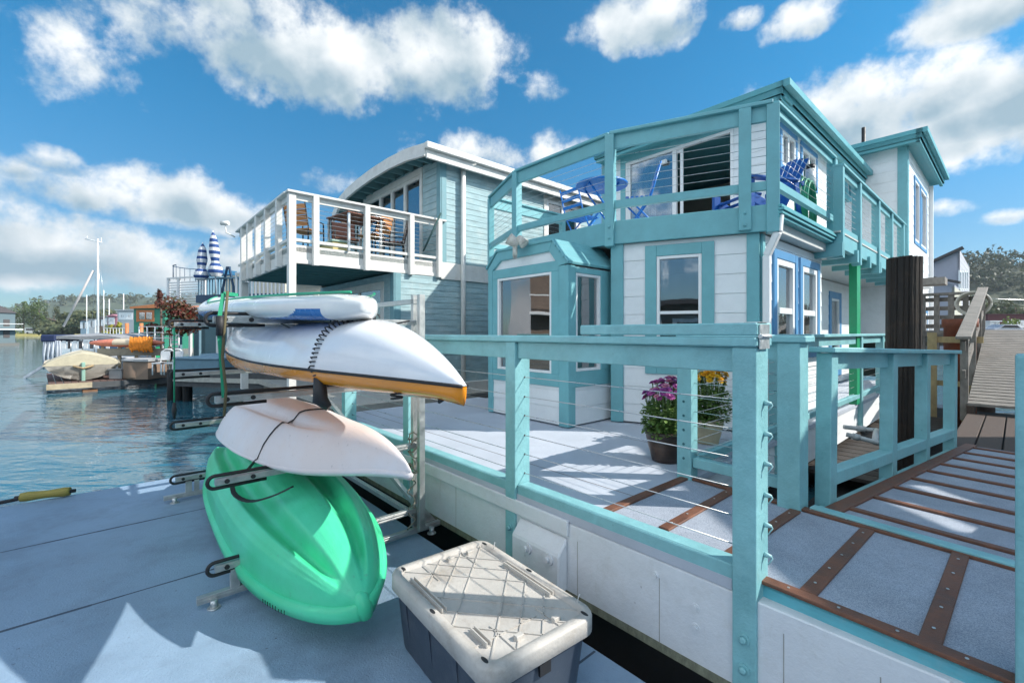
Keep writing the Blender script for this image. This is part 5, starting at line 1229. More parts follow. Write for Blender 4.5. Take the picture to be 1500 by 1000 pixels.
# ================================================================ the blue green houseboat next door
SID = mat('weathered_blue_green_siding', (.33, .47, .50), .75, .2, .6, 3., grain=(1, 1, 6), dirt=.55, dirtcol=(.55,.62,.60), fine=30)
SIDD = mat('blue_green_corner_board', (.17, .33, .37), .6, .12, .3, 4.)
CRM = mat('cream_white_paint', (.70, .685, .65), .55, .08, .2, 4., dirt=.25, dirtcol=(.45,.4,.34))
A0 = at(427, 280, (4.36-EZ)*F/(HY-280)); A0 = Vector(A0[:2])
def left_house():
    h = thing('houseboat', 'blue green wooden houseboat with curved roof and white balcony behind the kayaks', 'houseboat', (A0.x, A0.y, .7))
    AW = Wall(A0, V2); aE = AW.s(646); ZB = 3.46; zfb, zft = 3.14, 3.46
    BW = AW; ZD2 = .72
    AL = Wall(A0, U2); lE = AL.s(352)
    # upper storey
    cw = Vector(AW.p(aE)[:2]); uf = Wall(cw, U2); ur = Wall(cw, V2); end = ur.s(868)
    eave = ur.z(236, 0)+.02
    d0, d1 = uf.s(536), uf.s(616); dz = uf.z(256, d1); db = ZB+.05
    roofP = [(-.0, 208), (596, 219), (570, 232), (545, 248), (525, 263), (510, 276), (498, 290)]
    rf = Wall(cw-V2*.50+U2*.0, U2)
    rz = []
    for px, py in [(624, 210)]+roofP[1:]: a = rf.s(px); rz.append((a, rf.z(py, a)))
    def top(a):
        if a >= rz[0][0]: return rz[0][1]-.2
        for (a0, z0), (a1, z1) in zip(rz, rz[1:]):
            if a1 <= a <= a0: return z1+(z0-z1)*(a-a1)/(a0-a1)-.2
        return rz[-1][1]-.2+(a-rz[-1][0])*.4
    uL = uf.s(500)
    m = MB(); siding(m, uf, uL, .0, ZB, 6.6, .15, .1, [(d0, d1, db, dz)], top=top); m.obj('front_wall', SID, h)
    rw0, rw1 = ur.s(800), ur.s(846); rz1, rz0 = ur.z(292, rw0), ur.z(362, rw0)
    m = MB(); siding(m, ur, .0, end, ZB-.1, eave, .125, .1, [(rw0, rw1, rz0, rz1)]); m.obj('right_wall', SID, h)
    fr = MB(); T = .09
    fr.wb(uf, d0-.1, d1+.1, dz, dz+.14, -.02, .03); fr.wb(uf, d1, d1+.1, db, dz, -.02, .03); fr.wb(uf, d0-.1, d0, db, dz, -.02, .03)
    for px in (557, 574, 593): a = uf.s(px); fr.wb(uf, a-.05, a+.05, db, dz, -.06, .01)
    fr.wb(uf, d0, d1, dz-.08, dz, -.06, .005); fr.wb(uf, d0, d1, db, db+.09, -.06, .005)
    fo = fr.obj('sliding_door', CRM, h); MB().wb(uf, d0, d1, db+.05, dz-.05, -.035, -.03).obj('pane', GLASS, fo)
    s = MB()
    for k in range(14): c = d0+.1+.075*k; s.wb(uf, c, c+.05, db+.05, dz-.1, -.20-.03*(k%2), -.18-.03*(k%2))
    s.obj('curtain', mat('white_curtain', (.6,.62,.64)), fo)
    window(h, ur, rw0, rw1, rz0, rz1, .08, .1, CRM, mull=(.5,))
    # barrel roof following the arc
    fas = MB(); sf = MB()
    arc = rz+[(rz[-1][0]-.5, rz[-1][1]-.35)]
    rl = end+.9
    for (a0, z0), (a1, z1) in zip(arc, arc[1:]):
        fas.hexa([rf.p(a1,z1-.26,.04),rf.p(a0,z0-.26,.04),rf.p(a0,z0-.26,-.02),rf.p(a1,z1-.26,-.02),rf.p(a1,z1,.04),rf.p(a0,z0,.04),rf.p(a0,z0,-.02),rf.p(a1,z1,-.02)])
        sf.hexa([rf.p(a1,z1-.05,-.02),rf.p(a0,z0-.05,-.02),rf.p(a0,z0-.05,-rl),rf.p(a1,z1-.05,-rl),rf.p(a1,z1-.01,-.02),rf.p(a0,z0-.01,-.02),rf.p(a0,z0-.01,-rl),rf.p(a1,z1-.01,-rl)])
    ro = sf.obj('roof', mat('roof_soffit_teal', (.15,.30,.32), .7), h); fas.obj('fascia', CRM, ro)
    rr = Wall(rf.p(rz[0][0])[:2], V2); g = MB(); g.wb(rr, -.04, rl, rz[0][1]-.12, rz[0][1]+.01, .0, .12).wb(rr, 0, rl, rz[0][1]-.3, rz[0][1]-.121, -.02, .03); g.obj('gutter', CRM, ro, bevel=.01)
    m = MB(); n = 14
    for k in range(n): a = uL+.15+(rz[0][0]-uL-.3)*k/(n-1); z = top(a)+.14; m.bar(uf.p(a, z-.09, .0), uf.p(a, z-.09, .47), .05, .16)
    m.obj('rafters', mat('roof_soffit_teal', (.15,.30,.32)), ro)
    t = MB(); t.wb(uf, -.13, .02, ZB, eave+.05, -.02, .03); t.wb(ur, .0, .12, ZB, eave+.05, -.02, .029); t.obj('corner_board', SIDD, h)
    # lower storey, pushed forward under the balcony
    lc = Vector(AW.p(AW.s(578))[:2]); lf = Wall(lc, U2); lr = Wall(lc, V2); le = lr.s(845)
    w0, w1 = lf.s(480), lf.s(560); wz1 = lf.z(419, w1); wz0 = 1.6
    m = MB(); siding(m, lf, -4.2, 0., ZD2, zfb, .125, .1, [(w0, w1, wz0, wz1)]); m.obj('lower_front_wall', SID, h)
    wf = window(h, lf, w0, w1, wz0, wz1, .06, .09, CRM, fm=CRM, mull=(.35, .62))
    m = MB(); siding(m, lr, 0., le, ZD2, zfb, .125, .1); m.obj('lower_right_wall', SID, h)
    t = MB(); t.wb(lf, -.14, .02, ZD2, zfb, -.02, .03); t.wb(lr, .0, .12, ZD2, zfb, -.02, .029); t.obj('corner_board', SIDD, h)
    t = MB(); t.wb(ur, -.02, end, ZB-.36, ZB+.0, -.02, .04); t.obj('band', CRM, h)
    a = lr.s(679, .1); MB().tube([lr.p(a, .55, .09), lr.p(a, eave-.05, .09)], .055, 12).tube([lr.p(a, eave-.1, .09), rr.p(1.25, rz[0][1]-.08, .06)], .05, 10).obj('drainpipe', CRM, h)
    m = MB(); bk = lc-U2*4.2; m.bar(V3(bk, 2), V3(bk+V2*le, 2), .1, 2.6); m.bar(V3(cw-U2*-uL, 4.5), V3(cw+U2*uL+V2*5, 4.5), .1, 2.0); m.bar(V3(bk+V2*(le), 3), V3(lc+V2*le, 3), .1, 4.8); m.obj('back_wall', ROOMW, h)
    MB().bar(V3(lc-U2*3.9+V2*2.2, 1.9), V3(lc+V2*2.2, 1.9), .06, 2.3).obj('inner_wall', ROOMW, h)
    MB().bar(V3(cw+U2*uL+V2*1.8, 4.4), V3(cw+V2*1.8, 4.4), .06, 2.0).obj('inner_wall', ROOMW, h)
    # balcony
    bp = [A0, Vector(AW.p(end)[:2]), Vector(AW.p(end)[:2])-U2*4.4, Vector(AL.p(lE)[:2])+V2*1.0, Vector(AL.p(lE)[:2])]
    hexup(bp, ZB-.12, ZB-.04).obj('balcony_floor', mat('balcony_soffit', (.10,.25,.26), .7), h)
    m = MB()
    for k in range(10): a = -.3-.42*k; m.bar(AL.p(a, ZB-.20, -.02), AL.p(a, ZB-.20, -aE), .05, .14)
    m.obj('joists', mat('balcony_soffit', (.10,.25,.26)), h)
    m = MB(); m.wb(AW, .0, aE+.25, zfb, zft, -.05, .0).wb(AL, lE, -.001, zfb, zft-.0, -.05, .0).wb(AW, .0, aE+.1, zfb+.0, zfb+.07, .0, .02); m.obj('fascia', CRM, h, bevel=.005)
    zt = 4.36
    rl_ = MB().wb(AW, -.09, aE+.08, zt-.04, zt, -.08, .1).wb(AL, lE-.05, -.095, zt-.04, zt, -.08, .1).obj('railing', CRM, h, bevel=.005)
    MB().wb(AW, .05, aE, zt-.14, zt-.041, -.02, .02).wb(AL, lE, -.05, zt-.14, zt-.041, -.02, .02).obj('apron', CRM, rl_)
    MB().wb(AW, .05, aE, ZB+.05, ZB+.10, -.04, .05).wb(AL, lE, -.05, ZB+.05, ZB+.10, -.04, .05).obj('bottom_rail', CRM, rl_)
    for k in range(9): z = ZB+.18+.078*k; MB().tube([AL.p(lE, z), AL.p(0, z), AW.p(aE, z)], .0045, 4).obj('cable', STEEL, rl_)
    for px in (462, 537, 602, 643): a = AW.s(px, .04); MB().wb(AW, a-.05, a+.05, zfb-.02, zt-.041, .001, .1).obj('post', CRM, rl_, bevel=.005)
    MB().wb(AW, -.06, .06, ZD2-.1, zt-.041, -.06, .06).obj('post', CRM, rl_, bevel=.005)
    for px in (357, 366, 378, 392, 409): a = AL.s(px, .04); MB().wb(AL, a-.05, a+.05, zfb-.02, zt-.041, .001, .1).obj('post', CRM, rl_, bevel=.005)
    MB().wb(AL, lE-.0, lE+.14, ZD2-.1, zfb, -.14, .0).obj('post', CRM, h)
    # float and pale beam
    base = [lc+U2*.75-V2*1.2, lc+U2*.75+V2*6, lc-U2*5+V2*6, lc-U2*5-V2*1.2]
    hexup(base, .05, ZD2-.12).obj('concrete_float', mat('float_concrete', (.16,.16,.15), .9, .2), h)
    hexup([base[0]+U2*.1-V2*.1, base[1]+U2*.1, base[2], base[3]-V2*.1], ZD2-.12, ZD2).obj('side_deck', mat('side_deck_planks', (.42,.40,.36), .8, .15, .3), h)
    w = Wall(base[0], V2); 
    MB().wb(w, -.1, 6, ZD2+.0, ZD2+.22, -.1, 0).obj('deck_beam', CRM, h)
    # vent stair box by the wall
    # wall lamp at the balcony end
    p = AL.p(lE-.05, zt-.15, .1); MB().tube([p, p+Vector((-.18,-.05,.1)), p+Vector((-.2,-.05,.3))], .015, 6).tube([p+Vector((-.3,-.05,.32)), p+Vector((-.12,-.05,.32))], .05, 8).obj('lamp', CRM, h)
    return AW, AL, ZB, aE, uf
AW_, AL_, ZB_, aE_, uf_ = left_house()
def balcony_furniture():
    WD = mat('orange_teak', (.48, .20, .06), .5, .2, .2, 3., grain=(1,1,6)); BK = mat('black_metal', (.02,.02,.02), .4)
    def chair(px, Y, rot, lab, wm):
        c = at(px, 340, Y); t = thing('balcony_chair', lab, 'chair', (c.x, c.y, ZB_), 'wooden chairs on the white balcony'); t.rotation_euler = (0, 0, rot)
        for y in (-.24, .24):
            m = MB(); m.tube([Vector((-.22, y, 0)), Vector((-.2, y, .45)), Vector((-.30, y, .92))], .014, 6).tube([Vector((.24, y, 0)), Vector((.22, y, .62)), Vector((-.24, y, .64))], .014, 6); LO(m, 'frame', BK, t)
        m = MB()
        for k in range(6): x = -.18+.08*k; m.box(x-.034, x+.034, -.24, .24, .43, .45)
        LO(m, 'seat', wm, t)
        m = MB()
        for k in range(4): z = .54+.10*k; x = -.2-.1*(z-.45)/.47; m.bar((x, -.24, z), (x, .24, z), .015, .092)
        LO(m, 'backrest', wm, t)
    chair(447, 8.7, R(75), 'teak slatted chair with black frame at the balcony corner', WD)
    chair(506, 9.6, R(-60), 'dark reddish slatted chair behind the balcony table', mat('dark_teak', (.20,.07,.04), .5))
    chair(548, 9.2, R(160), 'orange slatted chair right of the balcony table', WD)
    chair(577, 9.9, R(190), 'low brown chair beside the balcony door', mat('dark_teak', (.20,.07,.04)))
    c = at(520, 340, 8.8); t = thing('balcony_table', 'square wooden table with grey legs on the white balcony', 'table', (c.x, c.y, ZB_)); t.rotation_euler = (0, 0, R(-40))
    m = MB()
    for k in range(8): m.box(-.4, .4, -.38+.097*k, -.29+.097*k, .70, .72)
    LO(m, 'table_top', mat('dark_teak', (.20,.07,.04)), t)
    for x in (-.36, .36):
        for y in (-.34, .34): LO(MB().box(x-.02, x+.02, y-.02, y+.02, 0, .70), 'leg', STEEL, t)
    c = AW_.p(.95, 0, -.75); t = thing('planter_box', 'long yellow box on the balcony floor beside the corner chair', 'box', (c.x, c.y, ZB_)); t.rotation_euler = (0, 0, ROT)
    LO(MB().box(-.55, .45, -.15, .15, 0, .20), 'box', mat('pale_yellow_box', (.62,.50,.22), .6), t, bevel=.01); LO(MB().box(-.57, .47, -.17, .17, .20, .24), 'lid', mat('pale_green_lid', (.35,.5,.42), .6), t, bevel=.01)
    p = at(646, 312, 9.45); q = at(620, 368, 9.35); o = MB().tube([q, p], .02, 8).obj('folded_parasol', mat('dark_green_cloth', (.03,.08,.08), .8)); tag(o, 'closed dark pole leaning on the siding at the balcony end', 'pole')
balcony_furniture()
# ================================================================ trees and far shores
def crown_mesh(m, c, rx, ry, rz, n, s, rnd, lobes=9):
    ls = [(Vector((rnd.gauss(0,.45), rnd.gauss(0,.45), rnd.uniform(-.75,.85))), rnd.uniform(.3,.6)) for _ in range(lobes)]
    for k in range(n):
        o, r = rnd.choice(ls); d = Vector((rnd.gauss(0,1), rnd.gauss(0,1), rnd.gauss(0,1))).normalized(); q = o+d*r*rnd.uniform(.6, 1.05)
        p = Vector((c[0]+q.x*rx, c[1]+q.y*ry, c[2]+q.z*rz)); a = d.orthogonal().normalized(); a.rotate(Matrix.Rotation(rnd.uniform(0, 6.28), 3, d)); b = d.cross(a)
        a = (a+d*rnd.uniform(-.6,.6)).normalized()*s*rnd.uniform(.6,1.3); b = b*s*rnd.uniform(.4,1.)
        m.add([p-a-b*.3, p+b, p+a-b*.3, p-b], [(0,3,2,1)])
LFA = leaf_mat('tree_leaves', (.045, .085, .022), (.13, .18, .045)); LFB = leaf_mat('olive_leaves', (.05, .07, .03), (.13, .14, .06))
LFR = leaf_mat('red_leaves', (.16, .02, .015), (.05, .06, .02)); BARK = mat('bark', (.12,.09,.07), .9)
def tree(px, py, Y, h, w, label, lm=LFA, seed=1, n=900, z0=.5, tall=.75, group='trees on the far shore'):
    rnd = random.Random(seed); g = at(px, HY, Y); t = thing('tree', label, 'tree', (g.x, Y, z0), group)
    m = MB(); m.tube([Vector((g.x, Y, z0)), Vector((g.x+w*.03, Y, z0+h*.35)), Vector((g.x-w*.02, Y, z0+h*.8))], [w*.05, w*.035, w*.012], 7)
    for k in range(4): a = rnd.uniform(0, 6.28); m.tube([Vector((g.x, Y, z0+h*(.25+.1*k))), Vector((g.x+math.cos(a)*w*.3, Y+math.sin(a)*w*.3, z0+h*(.45+.12*k)))], [w*.02, w*.006], 5)
    m.obj('trunk', BARK, t)
    m = MB(); crown_mesh(m, (g.x, Y, z0+h*(1-tall/2)), w*.5, w*.5, h*tall*.5, n, w*.045, rnd); m.obj('crown', lm, t, fix=False)
for i, (px, top, w, lab) in enumerate(((22, 446, 7, 'leftmost slim tree on the far shore beside the grey house'), (34, 437, 8, 'tallest tree of the group on the far left shore'), (58, 441, 9, 'round bushy tree standing apart on the far left shore'), (79, 449, 6, 'thin pale tree at the right of the far shore group'))):
    Y = 250; tree(px, 0, Y, (HY-top)/F*Y+1, w*1.15, lab, LFA if i < 3 else LFB, 11+i, 1100)
def far_left():
    HILL = mat('far_hillside', (.075,.095,.055), .95, .35, 0, .02)
    def ridge(name, pts, Y, depth, rnd, mt=HILL, bumps=None):
        m = MB(); n = 40; rows = []
        xs = [at(px, HY, Y).x for px, _ in pts]; hs = [(HY-py)/F*Y+EZ for _, py in pts]
        def H(x):
            for i in range(len(xs)-1):
                if xs[i] <= x <= xs[i+1]: u = (x-xs[i])/(xs[i+1]-xs[i]); u = u*u*(3-2*u); return hs[i]*(1-u)+hs[i+1]*u
            return hs[0] if x < xs[0] else hs[-1]
        for j in range(13):
            v = j/12; prof = math.sin(v*math.pi*.5) if v < 1 else 1
            rows.append([Vector((xs[0]+(xs[-1]-xs[0])*i/60, Y-depth*(1-v), max(-.5, H(xs[0]+(xs[-1]-xs[0])*i/60)*prof*(1+.0*rnd.random())-.5*(1-v)))) for i in range(61)])
        rows.append([Vector((p.x, Y+depth*1.2, -.5)) for p in rows[-1]])
        o = loft(rows).obj(name, mt); struct(o); return rows
    rnd = random.Random(8)
    r1 = ridge('hills', [(-700, 478), (-200, 476), (60, 476), (110, 464), (150, 455), (190, 446), (235, 437), (300, 438), (520, 455), (760, 478)], 1100, 500, rnd)
    m = MB(); 
    for k in range(420):
        row = r1[rnd.randrange(5, 13)]; p = row[rnd.randrange(14, 45)]; s = rnd.uniform(7, 16); crown_mesh(m, (p.x+rnd.uniform(-12,12), p.y-4, p.z+s*.3), s, s, s*.6, 26, s*.22, rnd, 4)
    struct(m.obj('hillside_wood', LFB, fix=False), 'stuff')
    hm = [mat('far_wall_%s' % n, c) for n, c in (('white', (.6,.6,.58)), ('tan', (.42,.36,.28)), ('grey', (.3,.32,.34)))]
    for k in range(26):
        row = r1[rnd.randrange(3, 12)]; i = rnd.randrange(22, 37); p = row[i]; w, h = rnd.uniform(10, 22), rnd.uniform(5, 9)
        q = Vector((p.x+rnd.uniform(-8,8), p.y-8, p.z)); m = MB(); m.box(q.x-w/2, q.x+w/2, q.y-5, q.y+5, q.z-4, q.z+h).prism([Vector((q.x-w/2-.6, q.y-5.6, q.z+h)), Vector((q.x+w/2+.6, q.y-5.6, q.z+h)), Vector((q.x, q.y-5.6, q.z+h+2.4))], (0, 11.2, 0))
        i_ = rnd.randrange(3); tag(m.obj('hillside_house', hm[i_]), 'tiny %s gabled house among the trees on the far left hillside' % ('white', 'tan', 'grey')[i_], 'house', 'tiny houses scattered over the far left hill')
    # low shore with grass and scrub
    m = MB(); m.add([(-330, 225, -.5), (-70, 225, -.5), (-70, 232, 1.2), (-330, 232, 1.2), (-70, 420, 2.2), (-330, 420, 2.2)], [(0,1,2,3), (3,2,4,5)]); struct(m.obj('shore', mat('dry_shore_grass', (.30,.26,.08), .95, .3, .3, .3)))
    m = MB(); rnd = random.Random(3)
    for k in range(70): x = -285+k*3.05; crown_mesh(m, (x, 240+rnd.uniform(-3,5), 2.0), 3.2, 2.5, 1.3+rnd.random()*.8, 60, .5, rnd, 4)
    struct(m.obj('shore_scrub', leaf_mat('scrub_leaves', (.09,.13,.02), (.26,.30,.06)), fix=False), 'stuff')
    tree(102, 0, 200, 9.5, 26, 'wide olive grey tree above the canopy boat on the far shore', LFB, 31, 1500, tall=.9); tree(126, 0, 185, 9, 17, 'brownish tree right of the wide olive one behind the mast', LFB, 32, 1300, tall=.9)
    tree(175, 0, 210, 11, 26, 'dark tree mass rising behind the pale far houseboats', LFB, 33, 1300, tall=.9)
    # vehicles by the shore
    for i, (px, w, col) in enumerate(((47, 8, (.6,.62,.65)), (66, 6, (.55,.5,.45)), (96, 7, (.7,.7,.7)))):
        c = at(px, 478, 236); t = thing('parked_van', ('white van parked behind the scrub at the far left shore', 'beige van parked between the far shore trees', 'white camper parked right of the far shore trees')[i], 'van', (c.x, c.y, 1.3))
        M_ = mat('van_paint_%d' % i, col, .4); MB().prism([Vector((c.x-w/2, c.y, 1.6)), Vector((c.x+w/2, c.y, 1.6)), Vector((c.x+w/2, c.y, 3.0)), Vector((c.x+w*.32, c.y, 4.4)), Vector((c.x-w/2, c.y, 4.4))], (0, 2.4, 0)).obj('body', M_, t)
        MB().box(c.x-w*.4, c.x+w*.3, c.y-.03, c.y, 3.1, 4.0).obj('window', RUBBER, t)
        for x in (-.3, .3): MB().tube([Vector((c.x+x*w, c.y-.1, 1.75)), Vector((c.x+x*w, c.y+.3, 1.75))], .55, 12).obj('wheel', RUBBER, t)
far_left()
def simple_house(name, label, px0, px1, ytop, Y, base, wallm, roofm, depth=5, wins=(), roof='flat', dirv=(1, 0), winm=None, group=None, cat='houseboat', over=.2, trimm=None, zb=None):
    """wins in pixels (x0, x1, ytop, ybottom)"""
    P = at(px0, HY, Y); w = Wall(P, dirv); L = w.s(px1); zt = w.z(ytop, L*.5); z0 = base
    t = thing(name, label, cat, (P.x, P.y, base), group)
    hs = [(w.s(a), w.s(b), w.z(d, w.s(a)), w.z(c, w.s(a))) for a, b, c, d in wins]
    m = MB(); siding(m, w, 0, L, z0, zt, .2*max(1, Y/25), .1, hs); 
    m.wb(w, 0, .1, z0, zt, -depth, -.1).wb(w, L-.1, L, z0, zt, -depth, -.1).wb(w, .1, L-.1, z0, zt, -depth, -depth+.1); m.obj('wall', wallm, t)
    for h in hs:
        f = window(t, w, h[0], h[1], h[2], h[3], .05*max(1, Y/25), .08*max(1, Y/25), trimm or VINYL, fm=winm or VINYL, mull=(.5,), name='window')
    r = MB()
    if roof == 'gable': r.prism([w.p(-over, zt, over), w.p(L+over, zt, over), w.p(L/2, zt+L*.22, over)], tuple(-Vector((w.n.x, w.n.y, 0))*(depth+2*over)))
    elif roof == 'shed': r.hexa([w.p(-over,zt,over),w.p(L+over,zt+.05,over),w.p(L+over,zt+.05,-depth),w.p(-over,zt,-depth),w.p(-over,zt+.15,over),w.p(L+over,zt+L*.18,over),w.p(L+over,zt+L*.18,-depth),w.p(-over,zt+.15,-depth)])
    else: r.wb(w, -over, L+over, zt, zt+.15, -depth-over, over)
    r.obj('roof', roofm, t)
    if base < 1.0: MB().wb(w, -.3, L+.3, -.3, z0, -depth-.3, .3).obj('concrete_float', mat('float_concrete', (.16,.16,.15)), t)
    return t, w, L, zt
GRN = mat('green_house_paint', (.03,.20,.13), .6, .15, .1); ORT = mat('terracotta_orange', (.55,.19,.07), .6, .2, .2); PALE = mat('pale_grey_house', (.45,.46,.47), .6); PNK = mat('dusty_pink', (.45,.20,.24), .6)
NAVY = mat('navy_paint', (.02,.06,.12), .5); BLG = mat('blue_grey_dock_paint', (.13,.24,.31), .6, .15, .2, 5.); ROOFD = mat('dark_roofing', (.09,.08,.08), .8)
def mid_left():
    lt, lw__, lLn, lzt = simple_house('lakeside_house', 'grey blue gabled house at the far left edge above the water', -170, -48, 456, 62, .4, mat('grey_blue_wall', (.13,.18,.20), .7), ROOFD, 6, ((-160, -150, 462, 470), (-120, -110, 462, 470)), 'gable', cat='house')
    sd = Wall(lw__.p(lLn, 0, .0)[:2], (0, 1))
    for q in (.8, 2.6, 4.4):
        for z_ in (1.2, 2.9): MB().wb(sd, q, q+.8, z_, z_+1.0, .0, .06).obj('window', ROOFD, lt)
    MB().wb(sd, -.2, 6.2, 2.35, 2.5, .0, 1.0).wb(sd, -.1, 6.2, 3.2, 3.28, .95, 1.0).obj('balcony', VINYL, lt)
    simple_house('houseboat', 'green houseboat with terracotta roof and orange window frame left of the red shrub', 196, 241, 452, 40, .45, GRN, ORT, 8, ((202, 224, 456, 469),), 'shed', winm=mat('orange_frame', (.5,.16,.05)), trimm=mat('orange_frame', (.5,.16,.05)))
    simple_house('houseboat', 'pale grey far houseboat with flat roof behind the mast', 172, 196, 455, 62, .4, PALE, PALE, 6, ((176, 182, 460, 466), (186, 192, 460, 466)), 'flat')
    simple_house('houseboat', 'small dusty pink houseboat with pointed roof far behind the boats', 158, 171, 463, 66, .4, PNK, PNK, 6, ((161, 166, 467, 473),), 'gable')
    # orange posts near the green houseboat
    for px in (186, 207): p = at(px, HY, 36); tag(MB().tube([Vector((p.x, p.y, -.5)), Vector((p.x, p.y, 2.7))], .13, 10).obj('mooring_post', ORT), 'short orange mooring post before the green houseboat, %s one' % ('left' if px == 186 else 'right'), 'post', 'orange mooring posts')
    # blue barge
    p = at(139, HY, 44); w = Wall(p, (1, 0)); L = w.s(184); t = thing('barge', 'blue hulled barge with white rails and yellow shrub aboard behind the canopy boat', 'boat', (p.x, p.y, 0))
    m = MB(); m.prism([w.p(0, 1.9, 0), w.p(.5, .2, 0), w.p(L, .2, 0), w.p(L, 1.35, 0), w.p(L*.3, 1.45, 0)], (0, 3.2, 0)); m.obj('hull', mat('barge_blue', (.05,.14,.24), .5), t)
    m = MB(); 
    for k in range(8): a = L*.3+k*L*.1; m.bar(w.p(a, 1.4), w.p(a, 2.4), .05, .05)
    m.bar(w.p(L*.3, 2.4), w.p(L, 2.4), .05, .05); m.obj('rail', VINYL, t)
    c = w.p(L*.45, 2.1, -.6); rnd = random.Random(9); m = MB(); crown_mesh(m, c, .9, .5, .9, 260, .14, rnd); tag(m.obj('yellow_shrub', leaf_mat('yellow_leaf', (.30,.30,.03), (.45,.40,.05)), fix=False), 'yellow green shrub growing on the deck of the blue barge', 'shrub')
    # covered green boat
    p = at(178, HY, 30); w = Wall(p, (1, .2)); L = w.s(212); t = thing('covered_boat', 'small boat under a dark tarp with a bright green hull panel', 'boat', (p.x, p.y, 0))
    m = MB(); m.prism([w.p(0, .9), w.p(L*.1, .2), w.p(L*.95, .2), w.p(L, 1.0)], (0, 1.6, 0)); m.obj('hull', mat('bright_green_hull', (.03,.32,.14), .5), t)
    m = MB(); m.prism([w.p(-.1, .95, .05), w.p(L*1.05, 1.0, .05), w.p(L*.8, 1.75, .05), w.p(L*.45, 1.95, .05), w.p(L*.1, 1.5, .05)], (0, 1.7, 0)); m.obj('tarp', mat('dark_tarp', (.02,.035,.04), .8), t)
    # sailing masts
    p = at(143.5, HY, 46); t = thing('sailboat', 'white sailboat with tall bare mast and slanting boom rising above the boats', 'sailboat', (p.x, p.y, 0))
    zt = EZ+(HY-350)/F*46; MB().tube([Vector((p.x, p.y, .5)), Vector((p.x, p.y, zt))], [.11, .08], 8).obj('mast', VINYL, t)
    MB().tube([Vector((p.x-1.3, p.y, zt-.0)), Vector((p.x+.4, p.y, zt-.35))], .05, 6).tube([Vector((p.x-1.1, p.y, zt)), Vector((p.x-1.1, p.y, zt+.3))], .03, 6).tube([Vector((p.x+.35, p.y, zt-.4)), Vector((p.x+.35, p.y, zt+.1))], .03, 6).obj('masthead', VINYL, t)
    q = at(93, 478, 46); r = at(137, 396, 46); MB().tube([q, r], .1, 8).obj('boom', mat('worn_white_spar', (.55,.5,.48)), t)
    for px in (134, 150, 158): a = at(px, 480, 46); MB().tube([a, Vector((p.x, p.y, zt-1))], .012, 4).obj('stay', STEEL, t)
    m = MB(); m.prism([Vector((p.x-4, p.y-.8, 1.4)), Vector((p.x-3.2, p.y-.8, 0)), Vector((p.x+2.6, p.y-.8, 0)), Vector((p.x+3.2, p.y-.8, 1.2))], (0, 1.8, 0)); m.obj('hull', WHITE, t)
    # red leaved shrub hanging from a planter and dark red cypress
    for i, (px, py, Y, rx, rz, lm, lab, n) in enumerate(((250, 463, 19.2, .82, .75, LFR, 'dark red flowering shrub overhanging the dock left of the kayaks', 1800), (236, 437, 24, .17, .55, leaf_mat('brown_red', (.18,.05,.03), (.10,.04,.03)), 'narrow rust brown cypress above the dark red shrub', 350))):
        c = at(px, py, Y); rnd = random.Random(40+i); t = thing('shrub', lab, 'shrub', (c.x, c.y, c.z-rz)); m = MB(); crown_mesh(m, c, rx*1.2, rx, rz, n, .07, rnd, 12); m.obj('foliage', lm, t, fix=False); MB().tube([Vector((c.x, c.y, .4)), c], .05, 6).obj('stem', BARK, t)
    # house with white slatted balcony
    W_ = mat('bright_white_boards', (.66,.67,.68), .5)
    p = at(247, HY, 21); w = Wall(p, U2*.55+Vector((.83, .0))); L = w.s(300); t = thing('balcony_house', 'pale houseboat with white slatted balcony and blue awning below the striped parasols', 'houseboat', (p.x, p.y, .4))
    zt, z0 = w.z(410, 0), w.z(449, 0); mid = w.s(262)
    m = MB()
    for k in range(10): z = z0+(zt-z0)*(.0+.095*k); m.wb(w, 0, mid, z, z+.055, -.02, .02).wb(w, mid, L, z, z+.055, -.02, .02)
    m.obj('balcony_slats', W_, t)
    for a in (0, mid, L): MB().wb(w, a-.06, a+.06, z0-.1, zt+.08, -.04, .05).obj('post', W_, t)
    MB().wb(w, -.05, L, zt+.04, zt+.1, -.05, .06).obj('cap', W_, t); MB().wb(w, 0, L, z0-.25, z0-.05, -3, .02).obj('balcony_floor', W_, t)
    m = MB(); siding(m, Wall(w.p(mid, 0, -2.2)[:2], w.d), 0, 4, .4, zt+.55, .15, .1); m.obj('wall', mat('cream_boards', (.55,.52,.42), .6), t)
    MB().wb(w, mid, L, zt+.30, zt+.5, -1.6, -.9).obj('awning', mat('blue_awning', (.02,.13,.26), .7), t)
    m = MB(); MBc = []
    for k in range(12): a = math.pi*(.5+k/11*1.0); c = w.p(.35+.75*math.cos(a), zt+.08, -.9+.8*math.sin(a)-.0); MBc.append(c); m.tube([c, c+Vector((0,0,.62))], .012, 5)
    m.tube([c+Vector((0,0,.62)) for c in MBc], .02, 6).obj('curved_railing', NAVY, t)
    # lower part: blue grey wall with posts and white slats
    m = MB(); siding(m, Wall(w.p(mid-.3, 0, -.9)[:2], w.d), 0, 4.2, .5, z0-.25, .14, .1); m.obj('lower_wall', mat('teal_grey_boards', (.06,.14,.17), .6), t)
    for k in range(6): a = mid-.35+.62*k; MB().wb(w, a, a+.07+.05*(k%2), .5, z0-.25, -.35, -.25).obj('post', W_ if k % 2 else BLG, t)
    m = MB()
    for k in range(6): m.wb(w, mid-1.05, mid-.45, .75+.2*k, .86+.2*k, -.3, -.26)
    m.obj('slats', W_, t); MB().wb(w, -.8, 5, -.3, .45, -5, -.0).obj('concrete_float', mat('float_concrete', (.16,.16,.15)), t)
